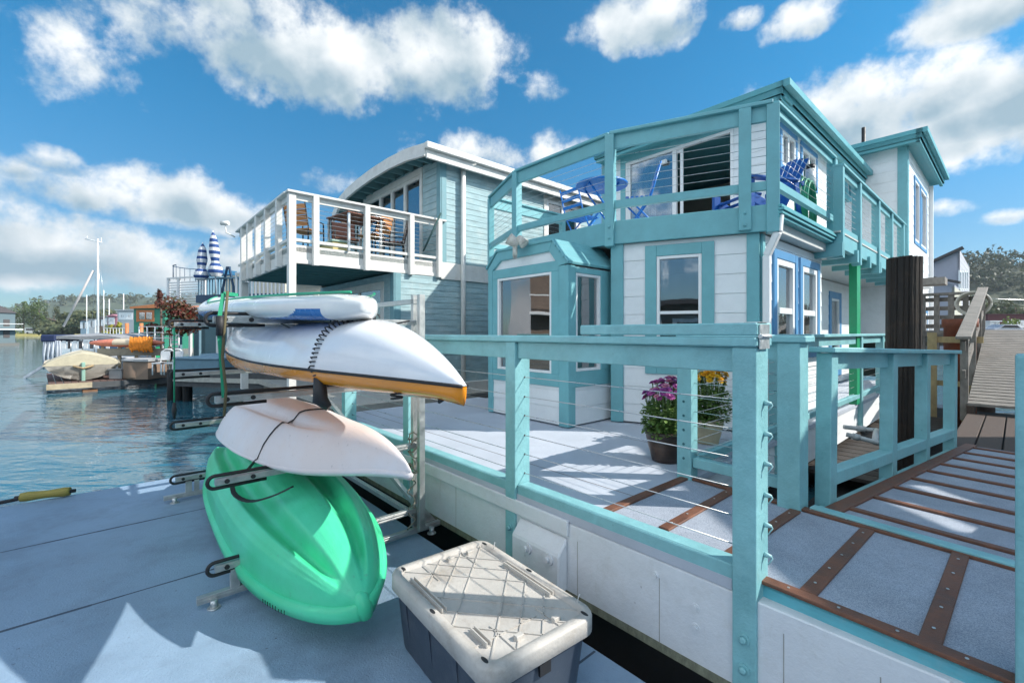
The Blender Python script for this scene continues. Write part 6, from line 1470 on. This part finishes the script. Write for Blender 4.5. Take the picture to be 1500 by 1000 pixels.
    MB().wb(w, -.9, 5, .45, .5, -5, .0).obj('side_deck', mat('side_deck_planks', (.42,.40,.36)), t)
    # navy railed terrace with the parasols
    p = at(290, HY, 17); w = Wall(p, (1, -.25)); L = w.s(350); z0 = w.z(432, 0); zt = w.z(405, L)
    t = thing('terrace_house', 'dark blue terrace with upright balusters between the parasols and the white balcony', 'houseboat', (p.x, p.y, .4))
    MB().wb(w, -.1, L+3, z0-.3, z0, -3.5, 0).obj('terrace_floor', NAVY, t)
    MB().bar(w.p(-.1, zt-.05), w.p(L+3, zt-.02), .08, .06).obj('top_rail', BLG, t)
    m = MB()
    for k in range(20): a = .13*k; m.wb(w, a, a+.03, z0, zt-.05, -.03, 0)
    m.obj('balusters', BLG, t)
    m = MB(); siding(m, Wall(w.p(0, 0, -.3)[:2], w.d), 0, L+3, .5, z0-.3, .14, .1); m.obj('wall', mat('teal_grey_boards', (.06,.14,.17)), t)
    a = w.s(336); MB().bar(w.p(a-.35, z0), w.p(a-.1, zt+.35), .06, .06).bar(w.p(a+.25, z0), w.p(a-.0, zt+.35), .06, .06).bar(w.p(a-.12, zt+.35), w.p(a+.03, zt+.35), .08, .06).obj('ladder', NAVY, t)
    MB().wb(w, w.s(343), L+3.2, .5, z0+.0, -.28, -.2).obj('front_board', mat('cream_boards', (.55,.52,.42)), t)
    MB().wb(w, -.3, L+3, -.3, .5, -4, .3).obj('concrete_float', mat('float_concrete', (.16,.16,.15)), t)
    for px in (318, 334, 341): aa = w.s(px); MB().wb(w, aa-.05, aa+.05, .5, z0-.3, -.1, 0).obj('post', W_, t)
    for q in (0.25, .55): MB().wb(w, w.s(320)+q, w.s(320)+q+.18, 1.3, 1.9, -.2, -.17).obj('shutter', W_, t)
    # white picket balustrade and cream wall behind the balcony post
    t = thing('picket_balustrade', 'white picket balustrade seen under the balcony behind the kayaks', 'balustrade', at(345, HY, 15))
    w2 = Wall(at(345, HY, 15), (1, -.05)); L2 = w2.s(432); zt2, z02 = w2.z(399, 0), w2.z(436, 0)
    MB().wb(w2, 0, L2, zt2-.05, zt2, -.03, .03).wb(w2, 0, L2, z02, z02+.05, -.03, .03).obj('rails', W_, t)
    m = MB()
    n = int(L2/.135)
    for k in range(n): m.wb(w2, k*.135, k*.135+.045, z02+.05, zt2-.05, -.02, .02)
    m.obj('pickets', W_, t); MB().wb(w2, -.1, L2+.1, z02-.35, z02, -2.5, .05).obj('floor', BLG, t)
    MB().wb(w2, .0, L2, .4, z02-.35, -.4, -.3).obj('wall', mat('teal_grey_boards', (.06,.14,.17)), t)
    simple_house('houseboat', 'cream clapboard house glimpsed under the left balcony', 434, 470, 415, 16.5, .6, mat('cream_boards', (.55,.52,.42)), BLG, 4, (), 'flat')
    # striped parasols
    SB = mat('navy_stripe', (.02,.07,.24), .7); SW = mat('white_stripe', (.66,.68,.72), .7)
    for i, (px, yt, yb, lean) in enumerate(((297, 357, 410, -.02), (312, 340, 405, .04))):
        Y = 16.4; a, b = at(px, yt, Y), at(px+lean*120, yb, Y); t = thing('closed_parasol', ('closed blue and white striped parasol, the lower left one', 'closed blue and white striped parasol, the taller right one')[i], 'parasol', b, 'closed striped parasols')
        prof = [(0, .02), (.06, .07), (.15, .13), (.3, .16), (.45, .19), (.6, .15), (.68, .13), (.8, .24), (.9, .26), (1, .16)]
        n = 26; secs = []; rnd = random.Random(i)
        m = MB(); mi = []
        for j in range(41):
            u = j/40
            for (u0, r0), (u1, r1) in zip(prof, prof[1:]):
                if u0 <= u <= u1: r = r0+(r1-r0)*(u-u0)/(u1-u0)
            c = a.lerp(b, u); secs.append([c+Vector((math.cos(2*math.pi*k/n), math.sin(2*math.pi*k/n), 0))*r*.72*(1+.28*(k%2)) for k in range(n)])
        o = loft(secs, closed=True).obj('canopy', [SB, SW], t)
        for p_ in o.data.polygons: p_.material_index = int((a.z-p_.center.z)/.115) % 2
        MB().tube([Vector((b.x, b.y, w.z(432, 0))), a+Vector((0,0,.05))], .02, 8).obj('pole', SW, t)
mid_left()
# ---------------------------------------------------------------- the low dock with the dinghy
def left_dock():
    A = G3(71, 562, .33); w = Wall(A, Vector((.69, .725))); L = w.s(243, 0)
    PL = mat('dark_dock_planks', (.12,.07,.06), .8, .3, .4, 4., grain=(2,8,2)); ED = mat('pale_dock_edge', (.42,.35,.24), .8, .25, .4, 4., dirt=.5, dirtcol=(.12,.08,.05))
    m = MB(); L += 1.6
    n = 26
    for k in range(n): m.wb(w, L*k/n, L*(k+1)/n-.02, .29, .33, -5.2, .0)
    struct(m.obj('low_dock', PL))
    m = MB(); m.wb(w, -.05, L*.22, .14, .31, .0, .12); struct(m.obj('dock_edge', ED)); m = MB(); m.wb(w, L*.22, L, .12, .31, .0, .10); struct(m.obj('dock_edge', mat('dark_dock_edge', (.07,.075,.08), .8, .3)))
    m = MB(); m.wb(w, L*.17, L*.25, -.3, .06, -.3, .1); struct(m.obj('dock_pontoon', mat('rusty_pontoon', (.2,.1,.05), .8, .4)))
    # dinghy on the dock, seen from the stern
    c = at(122, 500, 15.2); t = thing('covered_dinghy', 'white dinghy with brown bottom under a cream canvas cover on the low dock', 'dinghy', (c.x, c.y, .33)); t.rotation_euler = (0, 0, R(134))
    n = 22; secs = []; cov = []
    for i in range(n+1):
        u = i/n; X = 3.2*u; hwid = .98*(1-.06*(1-u))*(1-max(0, (u-.35)/.65)**2.2)**.7+.01; dep = .50; z0 = .02+.28*max(0, (u-.6)/.4)**2; dep = .60
        secs.append([Vector((X, hwid*math.sin(a*math.pi/2)*1.0, z0+(dep-0)*(1-math.cos(a*math.pi/2))**.85+0.06*u)) for a in [-1+2*k/18 for k in range(19)]])
        top = z0+dep+.06*u; pk = .42*math.sin(math.pi*min(1, max(0, .25+u*.75)))*(1-.5*u)
        cov.append([Vector((X*1.0, hwid*1.04*a, top-.10+.10*(1-abs(a)**8)+pk*(1-abs(a)**1.25))) for a in [-1+2*k/18 for k in range(19)]])
    HB_ = mat('dinghy_brown', (.16,.09,.06), .5, .2); HWm = mat('dinghy_white', (.60,.56,.50), .5, .1); CV = mat('cream_canvas', (.50,.45,.33), .8, .12, .5, 6.)
    o = loft(secs).obj('hull', [HWm, HB_], None); o.parent = t
    for p in o.data.polygons: p.material_index = 1 if p.center.z < .20 else 0
    m = MB(); st = secs[0]; m.add(list(st), [tuple(range(len(st)))]); o = LO(m, 'transom', HWm, t)
    LO(loft(cov), 'cover', CV, t)
    m = MB(); m.add([p+Vector((-.01,0,0)) for p in cov[0]], [tuple(range(len(cov[0])))]); LO(m, 'cover_end', CV, t)
    m = MB(); m.box(-.08, .02, -.05, .05, -.12, .62); LO(m, 'rudder', mat('pale_green_wood', (.25,.42,.35), .6), t, bevel=.02)
    m = MB(); m.tube([Vector((-.05, -.25, .50)), Vector((-.1, 0, .42)), Vector((-.05, .25, .5))], .035, 6); LO(m, 'rope_roll', ORT if 0 else mat('rope_tan', (.35,.26,.15), .9), t)
    # brown deck box
    c = at(205, 500, 16.0); t = thing('deck_box', 'round fronted brown slatted deck box on the low dock', 'deck box', (c.x, c.y, .33)); BB = mat('brown_resin', (.24,.165,.12), .6, .1, .2); 
    m = MB(); m.lathe((c.x, c.y, .33), [(0,0),(.42,0),(.46,.04)]+[(.46+.012*((k+1)%2), .07+.1*k) for k in range(6)]+[(.46,.62),(0,.62)], 24); m.box(c.x, c.x+.62, c.y-.42, c.y+.44, .33, .95); m.obj('body', BB, t, bevel=0)
    MB().lathe((c.x, c.y, .95), [(0,.0),(.50,.0),(.51,.05),(.4,.09),(0,.1)], 24).box(c.x, c.x+.68, c.y-.48, c.y+.5, .95, 1.02).obj('lid', mat('grey_lid', (.32,.33,.34), .5), t)
    # canopy boat behind the dinghy
    c = at(108, 500, 19); t = thing('canopy_boat', 'white motorboat under a grey canopy with clear striped side curtains behind the dinghy', 'boat', (c.x, c.y, 0))
    w2 = Wall(at(63, HY, 19.5), (1, .12)); L2 = w2.s(178); SV = mat('silver_vinyl', (.36,.40,.46), .45, .3, .6, 3., grain=(3,3,.6)); 
    m = MB(); m.prism([w2.p(0, .95), w2.p(.25, .05), w2.p(L2, .05), w2.p(L2, .85)], (0, 1.9, 0)); m.obj('hull', mat('boat_white', (.55,.57,.6), .4), t)
    m = MB(); nn = 24
    for k in range(nn): u0, u1 = k/nn, (k+1)/nn; f = lambda u: 1.72+.12*math.sin(u*math.pi*3)*.3+.1*math.sin(u*math.pi); m.hexa([w2.p(L2*u0,f(u0)-.14,.05),w2.p(L2*u1,f(u1)-.14,.05),w2.p(L2*u1,f(u1)-.14,-1.9),w2.p(L2*u0,f(u0)-.14,-1.9),w2.p(L2*u0,f(u0),.05),w2.p(L2*u1,f(u1),.05),w2.p(L2*u1,f(u1)+.1,-1.9),w2.p(L2*u0,f(u0)+.1,-1.9)])
    m.obj('canopy', mat('grey_canopy', (.30,.30,.31), .7, .2), t)
    MB().wb(w2, -.05, .55, 1.55, 1.86, -1.2, .1).obj('rolled_curtain', mat('navy_canvas', (.02,.035,.10), .8), t, bevel=.05)
    m = MB(); rnd = random.Random(4)
    for k in range(9): a = .05+.075*k; m.tube([w2.p(a, .35, .02+.05*(k%2)), w2.p(a+rnd.uniform(-.04,.04), 1.0, .06*(k%2)), w2.p(a+.03, 1.6, .03)], [.035,.05,.04], 6)
    m.obj('side_curtain', SV, t)
    for k in range(9): a = L2*(.24+.07*k); MB().wb(w2, a, a+.13, 1.25, 1.6, -.02, .0).obj('curtain_stripe', [VINYL, ROOFD][k % 2], t)
    for k in range(6): a = L2*(.2+.15*k); MB().tube([w2.p(a, .85), w2.p(a, 1.65)], .018, 6).obj('pole', STEEL, t)
    MB().bar(w2.p(.2, .85, .05), w2.p(L2, .8, .05), .05, .06).obj('gunwale', SV, t)
    MB().wb(w2, .8, 2.2, .8, 1.02, -1., -.2).obj('seat', ROOFD, t, bevel=.04)
    MB().bar(w2.p(-.55, .02, .2), w2.p(.15, .55, .1), .06, .1).obj('swim_ladder', SV, t)
    # long red orange kayak on a low rail, orange net
    w3 = Wall(at(130, HY, 17.5), (1, .1)); L3 = w3.s(242); z = w3.z(502, L3*.5)
    secs = []
    for i in range(33):
        u = .01+.98*i/32; r = .20*(1-abs(2*u-1)**2.5)**.6; secs.append([w3.p(L3*u, z+r*.8*math.sin(a), r*math.cos(a)) for a in [2*math.pi*k/12 for k in range(12)]])
    o = loft(secs, closed=True).obj('red_kayak', [mat('faded_coral', (.62,.20,.13), .5, .2), mat('cream_band', (.58,.5,.38), .5)])
    for p in o.data.polygons: p.material_index = 1 if .35 < (p.center-w3.p(0, 0)).to_2d().dot(w3.d)/L3 < .62 and p.center.z > z-.05 else 0
    tag(o, 'long faded coral red kayak lying on a rail behind the deck box', 'kayak')
    r = thing('low_fence', 'low grey board fence carrying the coral kayak on the dock', 'fence', w3.p(0, .33)); MB().wb(w3, .3, L3+.4, z-.5, z-.22, -.05, .0).obj('board', mat('dock_fence_grey', (.25,.24,.2), .8, .2), r)
    for k in range(5): MB().wb(w3, .4+k*L3*.22, .5+k*L3*.22, .2, z-.15, -.1, -.05).obj('post', ED, r)
    NET = mat('orange_net', (.75,.25,.02), .7, .3, .5, 12.); m = MB(); rnd = random.Random(6); c = w3.p(w3.s(213), z-.02, .22)
    for k in range(16): x = -.42+.056*k; m.tube([c+Vector((x, .0, .24+rnd.uniform(-.03,.03))), c+Vector((x+.05, -.08, .05)), c+Vector((x-.02, -.03, -.12)), c+Vector((x+.06, -.06, -.30+rnd.uniform(-.08,.08)))], .03, 5)
    tag(m.obj('orange_rope_net', NET), 'bright orange rope bundle draped over the coral kayak', 'rope net')
    # pale chairs and rails
    for i, (px, lab) in enumerate(((238, 'white plastic chair on the low dock, the left one'), (251, 'white plastic chair beside the blue grey box, the right one'))):
        c = at(px, 515, 15.6); t = thing('plastic_chair', lab, 'chair', (c.x, c.y, .5), 'white chairs on the dock')
        b = Vector((c.x, c.y, .5)); MB().box(b.x-.22, b.x+.22, b.y-.2, b.y+.2, b.z+.38, b.z+.42).obj('seat', VINYL, t); m = MB()
        m.tube([b+Vector((-.22,.2,.4)), b+Vector((-.22,.25,.78)), b+Vector((-.1,.26,.86)), b+Vector((.1,.26,.86)), b+Vector((.22,.25,.78)), b+Vector((.22,.2,.4))], .025, 6); m.box(b.x-.2, b.x+.2, b.y+.22, b.y+.24, b.z+.5, b.z+.8); m.obj('backrest', VINYL, t)
        for x in (-.2, .2):
            for y in (-.18, .18): MB().tube([b+Vector((x,y,0)), b+Vector((x,y,.4))], .02, 6).obj('leg', VINYL, t)
    t = thing('guard_rail', 'white tube guard rail with thin bars above the deck box', 'railing', at(206, HY, 19)); w4 = Wall(at(204, HY, 19), (1, 0)); L4 = w4.s(262)
    for k in range(6): a = L4*k/5; MB().tube([w4.p(a, .6), w4.p(a, 2.2)], .025, 6).obj('post', VINYL, t)
    for z_ in (2.2, 1.95, 1.72): MB().tube([w4.p(0, z_), w4.p(L4, z_+.0)], .016, 6).obj('bar', VINYL, t)
    # blue grey step box and its little dock
    p = G3(256, 552, .45); w5 = Wall(at(256, HY, 12.6), U2*.35+Vector((.9, 0))); L5 = w5.s(320)
    t = thing('dock_step_box', 'large blue grey painted step box on the neighbouring dock', 'box', w5.p(0, .9)); zt, zb = w5.z(524, 0), w5.z(543, 0)
    m = MB(); m.wb(w5, -.0, L5, zb, zt-.03, -1.6, 0); m.obj('box', BLG, t, bevel=.01); MB().wb(w5, -.05, L5+.02, zt-.03, zt+.02, -1.7, .05).obj('top', mat('blue_grey_light', (.20,.32,.40), .6, .1), t, bevel=.01)
    MB().wb(w5, .1, L5, zt+.02, zt+.08, -1.2, -.7).obj('step', mat('blue_grey_light', (.20,.32,.40)), t)
    struct(MB().wb(w5, -.0, L5+3, zb-.42, zb-.02, -2.4, .05).obj('dock_platform', mat('dark_dock_edge', (.07,.075,.08)))); struct(MB().wb(w5, .05, L5+3, zb-.28, zb-.16, .051, .10).obj('dock_fender_board', mat('pale_fender_board', (.42,.42,.38), .8, .25, .3)))
    m = MB(); 
    for k in range(5): a = -.5+.14*k; m.tube([w5.p(a, -.4, -.3-.2*(k%2)), w5.p(a, zb+.05*(k%3), -.3-.2*(k%2))], .09, 8)
    struct(m.obj('dark_pilings_cluster', mat('wet_concrete_and_shade_black', (.02,.02,.02))), 'stuff')
left_dock()
# ---------------------------------------------------------------- right background
def right_back():
    rnd = random.Random(12)
    LAV = mat('lavender_grey_cladding', (.36,.36,.42), .6, .06, .1); w = Wall(at(1362, HY, 27), U2); L = w.s(1406)
    t = thing('grey_house', 'lavender grey house with slanting roof and tall windows behind the tower', 'house', (w.P.x, w.P.y, 2)); z0 = 1.0
    zl, zr = w.z(384, 0), w.z(366, L)
    m = MB(); m.prism([w.p(-1.5, z0), w.p(L, z0), w.p(L, zr), w.p(-1.5, zl-.9)], (-w.n.x*.1, -w.n.y*.1, 0)); m.obj('front_wall', LAV, t)
    r = Wall(w.p(L)[:2], V2); LR = r.s(1420); zs = [(r.s(a), r.s(b)) for a, b in ((1405.6, 1408), (1409.2, 1411.6), (1412.8, 1415), (1416, 1418))]
    zt2 = r.z(392, LR); ztop = min(zr-.05, zt2+.0)
    hs = [(a, b, r.z(424, a), r.z(398, b)-.0) for a, b in zs]
    m = MB(); siding(m, r, 0, LR, z0, ztop, .3, .1, hs); m.prism([r.p(0, ztop, -.001), r.p(LR, ztop, -.001), r.p(0, zr, -.001)], (-r.n.x*.09, -r.n.y*.09, 0)); m.obj('side_wall', mat('lavender_light', (.5,.49,.52), .6), t)
    for h in hs: window(t, r, h[0], h[1], h[2], h[3], .1, 0)
    MB().bar(w.p(-1.6, zl-.95+.08, .1), w.p(L+.15, zr+.1, .1), .5, .14).obj('roof_edge', ROOFD, t); MB().prism([w.p(-1.5, zl-.9, 0), w.p(L, zr, 0), r.p(LR, zt2+.02, 0), r.p(LR, zt2+.02, -3)], (0,0,.05)).obj('roof', ROOFD, t)
    w2 = Wall(at(1362, HY, 22), U2); L2 = w2.s(1398); za, zb = w2.z(404, 0), w2.z(417, L2)
    t = thing('low_grey_house', 'lower lavender grey annex with dark sloping roofline beside the lattice fence', 'house', (w2.P.x, w2.P.y, 2))
    MB().prism([w2.p(-1, z0), w2.p(L2, z0), w2.p(L2, zb), w2.p(-1, za+.2)], (-w2.n.x*2.5, -w2.n.y*2.5, 0)).obj('wall', LAV, t); MB().bar(w2.p(-1, za+.28, .05), w2.p(L2+.2, zb+.08, .05), .5, .1).obj('roof_edge', ROOFD, t)
    r2 = Wall(w2.p(L2+.01, 0, 0)[:2], V2); MB().wb(r2, 0, 3.5, z0, zb-.1, -.1, .0).obj('side_wall', mat('cream_boards', (.55,.52,.42)), t)
    # forest hill
    Y0 = 330
    prof = [(1180, 430), (1330, 400), (1395, 378), (1425, 376), (1470, 377), (1500, 379), (1600, 384), (1800, 400), (2300, 440)]
    xs = [at(px, HY, Y0).x for px, _ in prof]; hs = [(HY-py)/F*Y0+EZ-7 for _, py in prof]
    def H(x):
        for i in range(len(xs)-1):
            if xs[i] <= x <= xs[i+1]: u = (x-xs[i])/(xs[i+1]-xs[i]); return hs[i]*(1-u)+hs[i+1]*u
        return hs[-1]
    rows = []
    for j in range(15):
        v = j/14; rows.append([Vector((xs[0]+(xs[-1]-xs[0])*i/60, Y0-110*(1-v), 1.5+(H(xs[0]+(xs[-1]-xs[0])*i/60)-1.5)*math.sin(v*math.pi/2)**1.2)) for i in range(61)])
    rows.append([Vector((p.x, Y0+160, 0)) for p in rows[-1]]); struct(loft(rows).obj('hill', mat('forest_floor', (.05,.06,.035), .95, .3)))
    LD = leaf_mat('forest_leaves', (.022,.040,.018), (.085,.10,.05)); m = MB(); cnt = 0
    while cnt < 560:
        j = rnd.randrange(1, 15); i = rnd.randrange(8, 36); p = rows[j][i]; x = p.x+rnd.uniform(-6, 6); s = rnd.uniform(3.5, 7.5)
        if j < 4 and rnd.random() < .5: continue
        crown_mesh(m, (x, p.y+rnd.uniform(-5,5), p.z+s*.75), s, s, s*rnd.uniform(.7, 1.2), 58, s*.15, rnd, 5); cnt += 1
    struct(m.obj('hill_forest', LD, fix=False), 'stuff')
    m = MB(); g0 = at(1300, HY, 60); m.add([(at(1150, HY, 60).x, 58, 1.6), (250, 58, 1.6), (500, 245, 1.6), (90, 245, 1.6)], [(0,1,2,3)]); m.wb(Wall((at(1150, HY, 60).x, 57.9), (1, 0)), 0, 200, -1, 1.6, -.1, 0); struct(m.obj('quay_ground', mat('quay_asphalt', (.09,.09,.09), .9, .2, .2)))
    for k, (px, ytop, Yt, w_) in enumerate(((1441, 440, 120, 10), (1462, 436, 150, 13), (1488, 438, 140, 12), (1430, 432, 170, 14), (1508, 444, 110, 12))):
        tree(px, 0, Yt, (HY-ytop)/F*Yt, w_, ('bushy tree directly right of the ramp handrail top', 'dark round tree above the white shed', 'broad tree above the dark red building', 'tree at the foot of the forest hill behind the lattice fence', 'tree at the right edge above the parked car')[k], LFB, 60+k, 900, 1.6, .9, 'trees below the forest hill')
    RED = mat('dark_red_building', (.10,.025,.03), .7, .15); simple_house('warehouse', 'long low dark red building beyond the ramp', 1447, 1560, 461, 84, 1.6, RED, mat('dark_red_roof', (.08,.02,.035), .7), 10, ((1478, 1486, 471, 478), (1492, 1499, 471, 478)), 'flat', cat='building')
    simple_house('white_shed', 'small white shed with two dark openings left of the parked car', 1450, 1464, 471, 70, 1.6, WHITE, WHITE, 3, ((1452, 1456, 474, 483), (1459, 1462, 474, 479)), 'flat', cat='shed')
    c = at(1482, HY, 60); t = thing('parked_car', 'silver grey car parked beyond the top of the ramp', 'car', (c.x, c.y, 1.6)); x, y, z = c.x, c.y, 1.6
    SVc = mat('silver_car', (.35,.36,.4), .3, .05, 0, metal=.4); m = MB(); m.prism([Vector((x-2.3, y, z+.3)), Vector((x+2.3, y, z+.3)), Vector((x+2.3, y, z+.75)), Vector((x+1.4, y, z+.95)), Vector((x+.8, y, z+1.4)), Vector((x-.9, y, z+1.45)), Vector((x-1.7, y, z+1.0)), Vector((x-2.3, y, z+.85))], (0, 1.7, 0)); m.obj('body', SVc, t, bevel=.08, seg=2)
    m = MB(); m.prism([Vector((x+1.2, y-.01, z+.95)), Vector((x+.75, y-.01, z+1.33)), Vector((x-.85, y-.01, z+1.37)), Vector((x-1.45, y-.01, z+.98))], (0, .02, 0)); m.obj('window', RUBBER, t)
    for dx in (-1.4, 1.4): MB().tube([Vector((x+dx, y-.05, z+.32)), Vector((x+dx, y+.2, z+.32))], .32, 16).obj('wheel', RUBBER, t)
    rnd2 = random.Random(5); c = at(1480, 473, 63); m = MB(); crown_mesh(m, (c.x, c.y, 2.7), 1.3, 1., 1.1, 200, .2, rnd2); tag(m.obj('green_bush', leaf_mat('bush_leaf', (.10,.16,.03), (.2,.26,.06)), fix=False), 'light green bush behind the parked car', 'bush')
    p0, p1 = at(1448, 437, 60), at(1640, 420, 60); tag(MB().tube([p0.lerp(p1, k/12)-Vector((0,0,.8*math.sin(math.pi*k/12))) for k in range(13)], .03, 4).obj('overhead_wire', STEEL), 'thin pale overhead wire crossing before the forest hill', 'wire')
right_back()
def far_row():
    cols = [('pale blue', (.28,.38,.45)), ('white', (.55,.55,.55)), ('brown', (.20,.13,.09)), ('sage green', (.2,.27,.18)), ('tan', (.42,.35,.25)), ('dark grey', (.12,.13,.15)), ('rust', (.30,.12,.06)), ('cream', (.5,.46,.36))]
    spots = [(118, 128, 470, 150, 'gable'), (130, 139, 468, 140, 'flat'), (141, 153, 466, 132, 'gable'), (154, 163, 464, 120, 'flat'), (163, 174, 461, 112, 'gable'), (172, 186, 458, 100, 'flat'), (185, 199, 456, 92, 'gable'), (222, 246, 449, 70, 'gable')]
    for (a, b, y, Y, rf), (cn, cc) in zip(spots, cols):
        w_ = b-a; simple_house('houseboat', 'small %s %s houseboat in the far row behind the boats' % (cn, 'gabled' if rf == 'gable' else 'flat roofed'), a, b, y, Y, .5, mat('far_'+cn.replace(' ', '_'), cc, .7), ROOFD if rf == 'gable' else PALE, 5, ((a+w_*.15, a+w_*.4, y+4, y+9), (a+w_*.6, a+w_*.85, y+4, y+9)), rf, group=None)
    for i, (px, py, Y, nm) in enumerate(((152, 425, 100, 'thin bare mast just right of the tall one'), (160, 438, 90, 'short bare mast above the pale far houseboats'), (127, 432, 110, 'thin bare mast left of the tall one'), (181, 430, 95, 'bare mast above the far flat roofed houseboat'))):
        a = at(px, py, Y); t = thing('far_sailboat', 'small white sailboat with a '+nm, 'sailboat', (a.x, Y, 0)); MB().tube([Vector((a.x, Y, .8)), a], .09, 6).obj('mast', VINYL, t); MB().prism([Vector((a.x-3.5, Y-.8, 1.2)), Vector((a.x-2.8, Y-.8, 0)), Vector((a.x+2.4, Y-.8, 0)), Vector((a.x+2.9, Y-.8, 1.1))], (0, 1.8, 0)).obj('hull', WHITE, t)
    # low rocks of clutter on the near dock
    for i, (px, py, Y, s, col, lab) in enumerate(((176, 535, 15.8, .22, (.3,.3,.3), 'small grey crate between the dinghy and the deck box'), (186, 528, 16.4, .16, (.45,.2,.1), 'rusty orange bucket beside the deck box'), (221, 528, 16.2, .22, (.05,.05,.06), 'black bin right of the round fronted deck box'))):
        c = at(px, HY, Y); k_ = mat('clutter_%d' % i, col, .6); t = thing('crate' if i != 1 else 'bucket', lab, 'crate' if i != 1 else 'bucket', (c.x, c.y, .33)); MB().box(c.x-s, c.x+s, c.y-s, c.y+s, .33, .33+s*1.5).obj('body', k_, t, bevel=.03); MB().box(c.x-s*1.08, c.x+s*1.08, c.y-s*1.08, c.y+s*1.08, .33+s*1.5, .33+s*1.65).obj('rim', k_, t)
far_row()
# ---------------------------------------------------------------- neighbours outside the frame: the right one is added to cast shade, the others are mirrored in the panes
def neighbours():
    t = thing('houseboat', 'unseen white houseboat added right of the boarding platform to cast its shade', 'houseboat', (8.5, 1, 0))
    w = Wall((7.2, 4.8), (0, -1)); m = MB(); siding(m, w, 0, 4.0, .4, 5.5, .2, .1, [(1, 2, 1.6, 2.8), (1.90, 2.32, 4.0, 4.17), (2.32, 2.80, 4.36, 4.56)]); m.wb(w, 0, .1, .4, 3.5, -4, -.1); m.wb(w, 0, 4.0, 3.5, 3.6, -4, -.1); m.wb(w, 0, 4.0, -.3, .4, -4, .1)  # added shade wall; the two thin upper slots let sun patches onto the ramp
    m.obj('wall', WHITE, t); window(t, w, 1, 2, 1.6, 2.8, .05, .1, TEAL_HOUSE)
    w = Wall((7.0, .75), (0, -1)); m = MB(); siding(m, w, 0, 8, .4, 8.0, .2, .1, [(1, 2, 1.6, 2.8), (4, 5.2, 1.6, 2.8), (4, 5.2, 4.6, 5.8)]); m.wb(w, 0, .1, .4, 8, -5, -.1).wb(w, 7.9, 8, .4, 8, -5, -.1).wb(w, -.0, 8.1, 8, 8.2, -5.2, .1).wb(w, 0, 8, -.3, .4, -5, .2)  # taller unseen part, added to shade the near foreground
    m.obj('wall', WHITE, t)
    for h in ((1, 2, 1.6, 2.8), (4, 5.2, 1.6, 2.8), (4, 5.2, 4.6, 5.8)): window(t, w, *h, .05, .1, TEAL_HOUSE)
    BR = mat('red_brown_shingle', (.20,.15,.12), .8, .2, .3, 3.)
    for i, (P, d, L, H_, lab) in enumerate((((-19, -2), (0, 1), 9, 5.4, 'red brown two storey houseboat with white windows across the water to the left'), ((-4, -13), (-1, .45), 12, 3.4, 'low brown houseboat with dark roof across the water behind'))):
        t = thing('houseboat', lab, 'houseboat', (P[0], P[1], 0)); w = Wall(P, d); hs = [(1+2.2*k, 2.2+2.2*k, z, z+1.1) for k in range(int(L/2.3)) for z in ((1.5, 3.9) if H_ > 4 else (1.5,))]
        m = MB(); siding(m, w, 0, L, .5, H_, .2, .1, hs); m.wb(w, 0, .1, .5, H_, -5, -.1).wb(w, L-.1, L, .5, H_, -5, -.1).wb(w, .1, L-.1, .5, H_, -5, -4.9); m.obj('wall', BR, t)
        for h in hs: window(t, w, *h, .06, .12, VINYL)
        MB().wb(w, -.3, L+.3, H_, H_+.25, -5.3, .4).obj('roof', ROOFD, t); MB().wb(w, -.3, L+.3, -.3, .5, -5.3, .9).obj('concrete_float', mat('float_concrete', (.16,.16,.15)), t)
        if H_ > 4: MB().wb(w, 0, L, 2.9, 3.05, .0, 1.0).wb(w, 0, L, 3.9, 3.97, .95, 1.0).obj('balcony', VINYL, t)
neighbours()
# ================================================================ the air
def haze():
    m = bpy.data.materials.new('haze_air'); m.use_nodes = True; t = m.node_tree; t.nodes.clear()
    o = N(t, 'ShaderNodeOutputMaterial'); v = N(t, 'ShaderNodeVolumePrincipled'); v.inputs['Color'].default_value = (.78, .86, .95, 1); v.inputs['Density'].default_value = .00022; v.inputs['Anisotropy'].default_value = .2
    t.links.new(v.outputs[0], o.inputs['Volume'])
    h = MB().box(-1250, 1250, -700, 1900, -3.3, 118).obj('haze', m); h['kind'] = 'stuff'
haze()
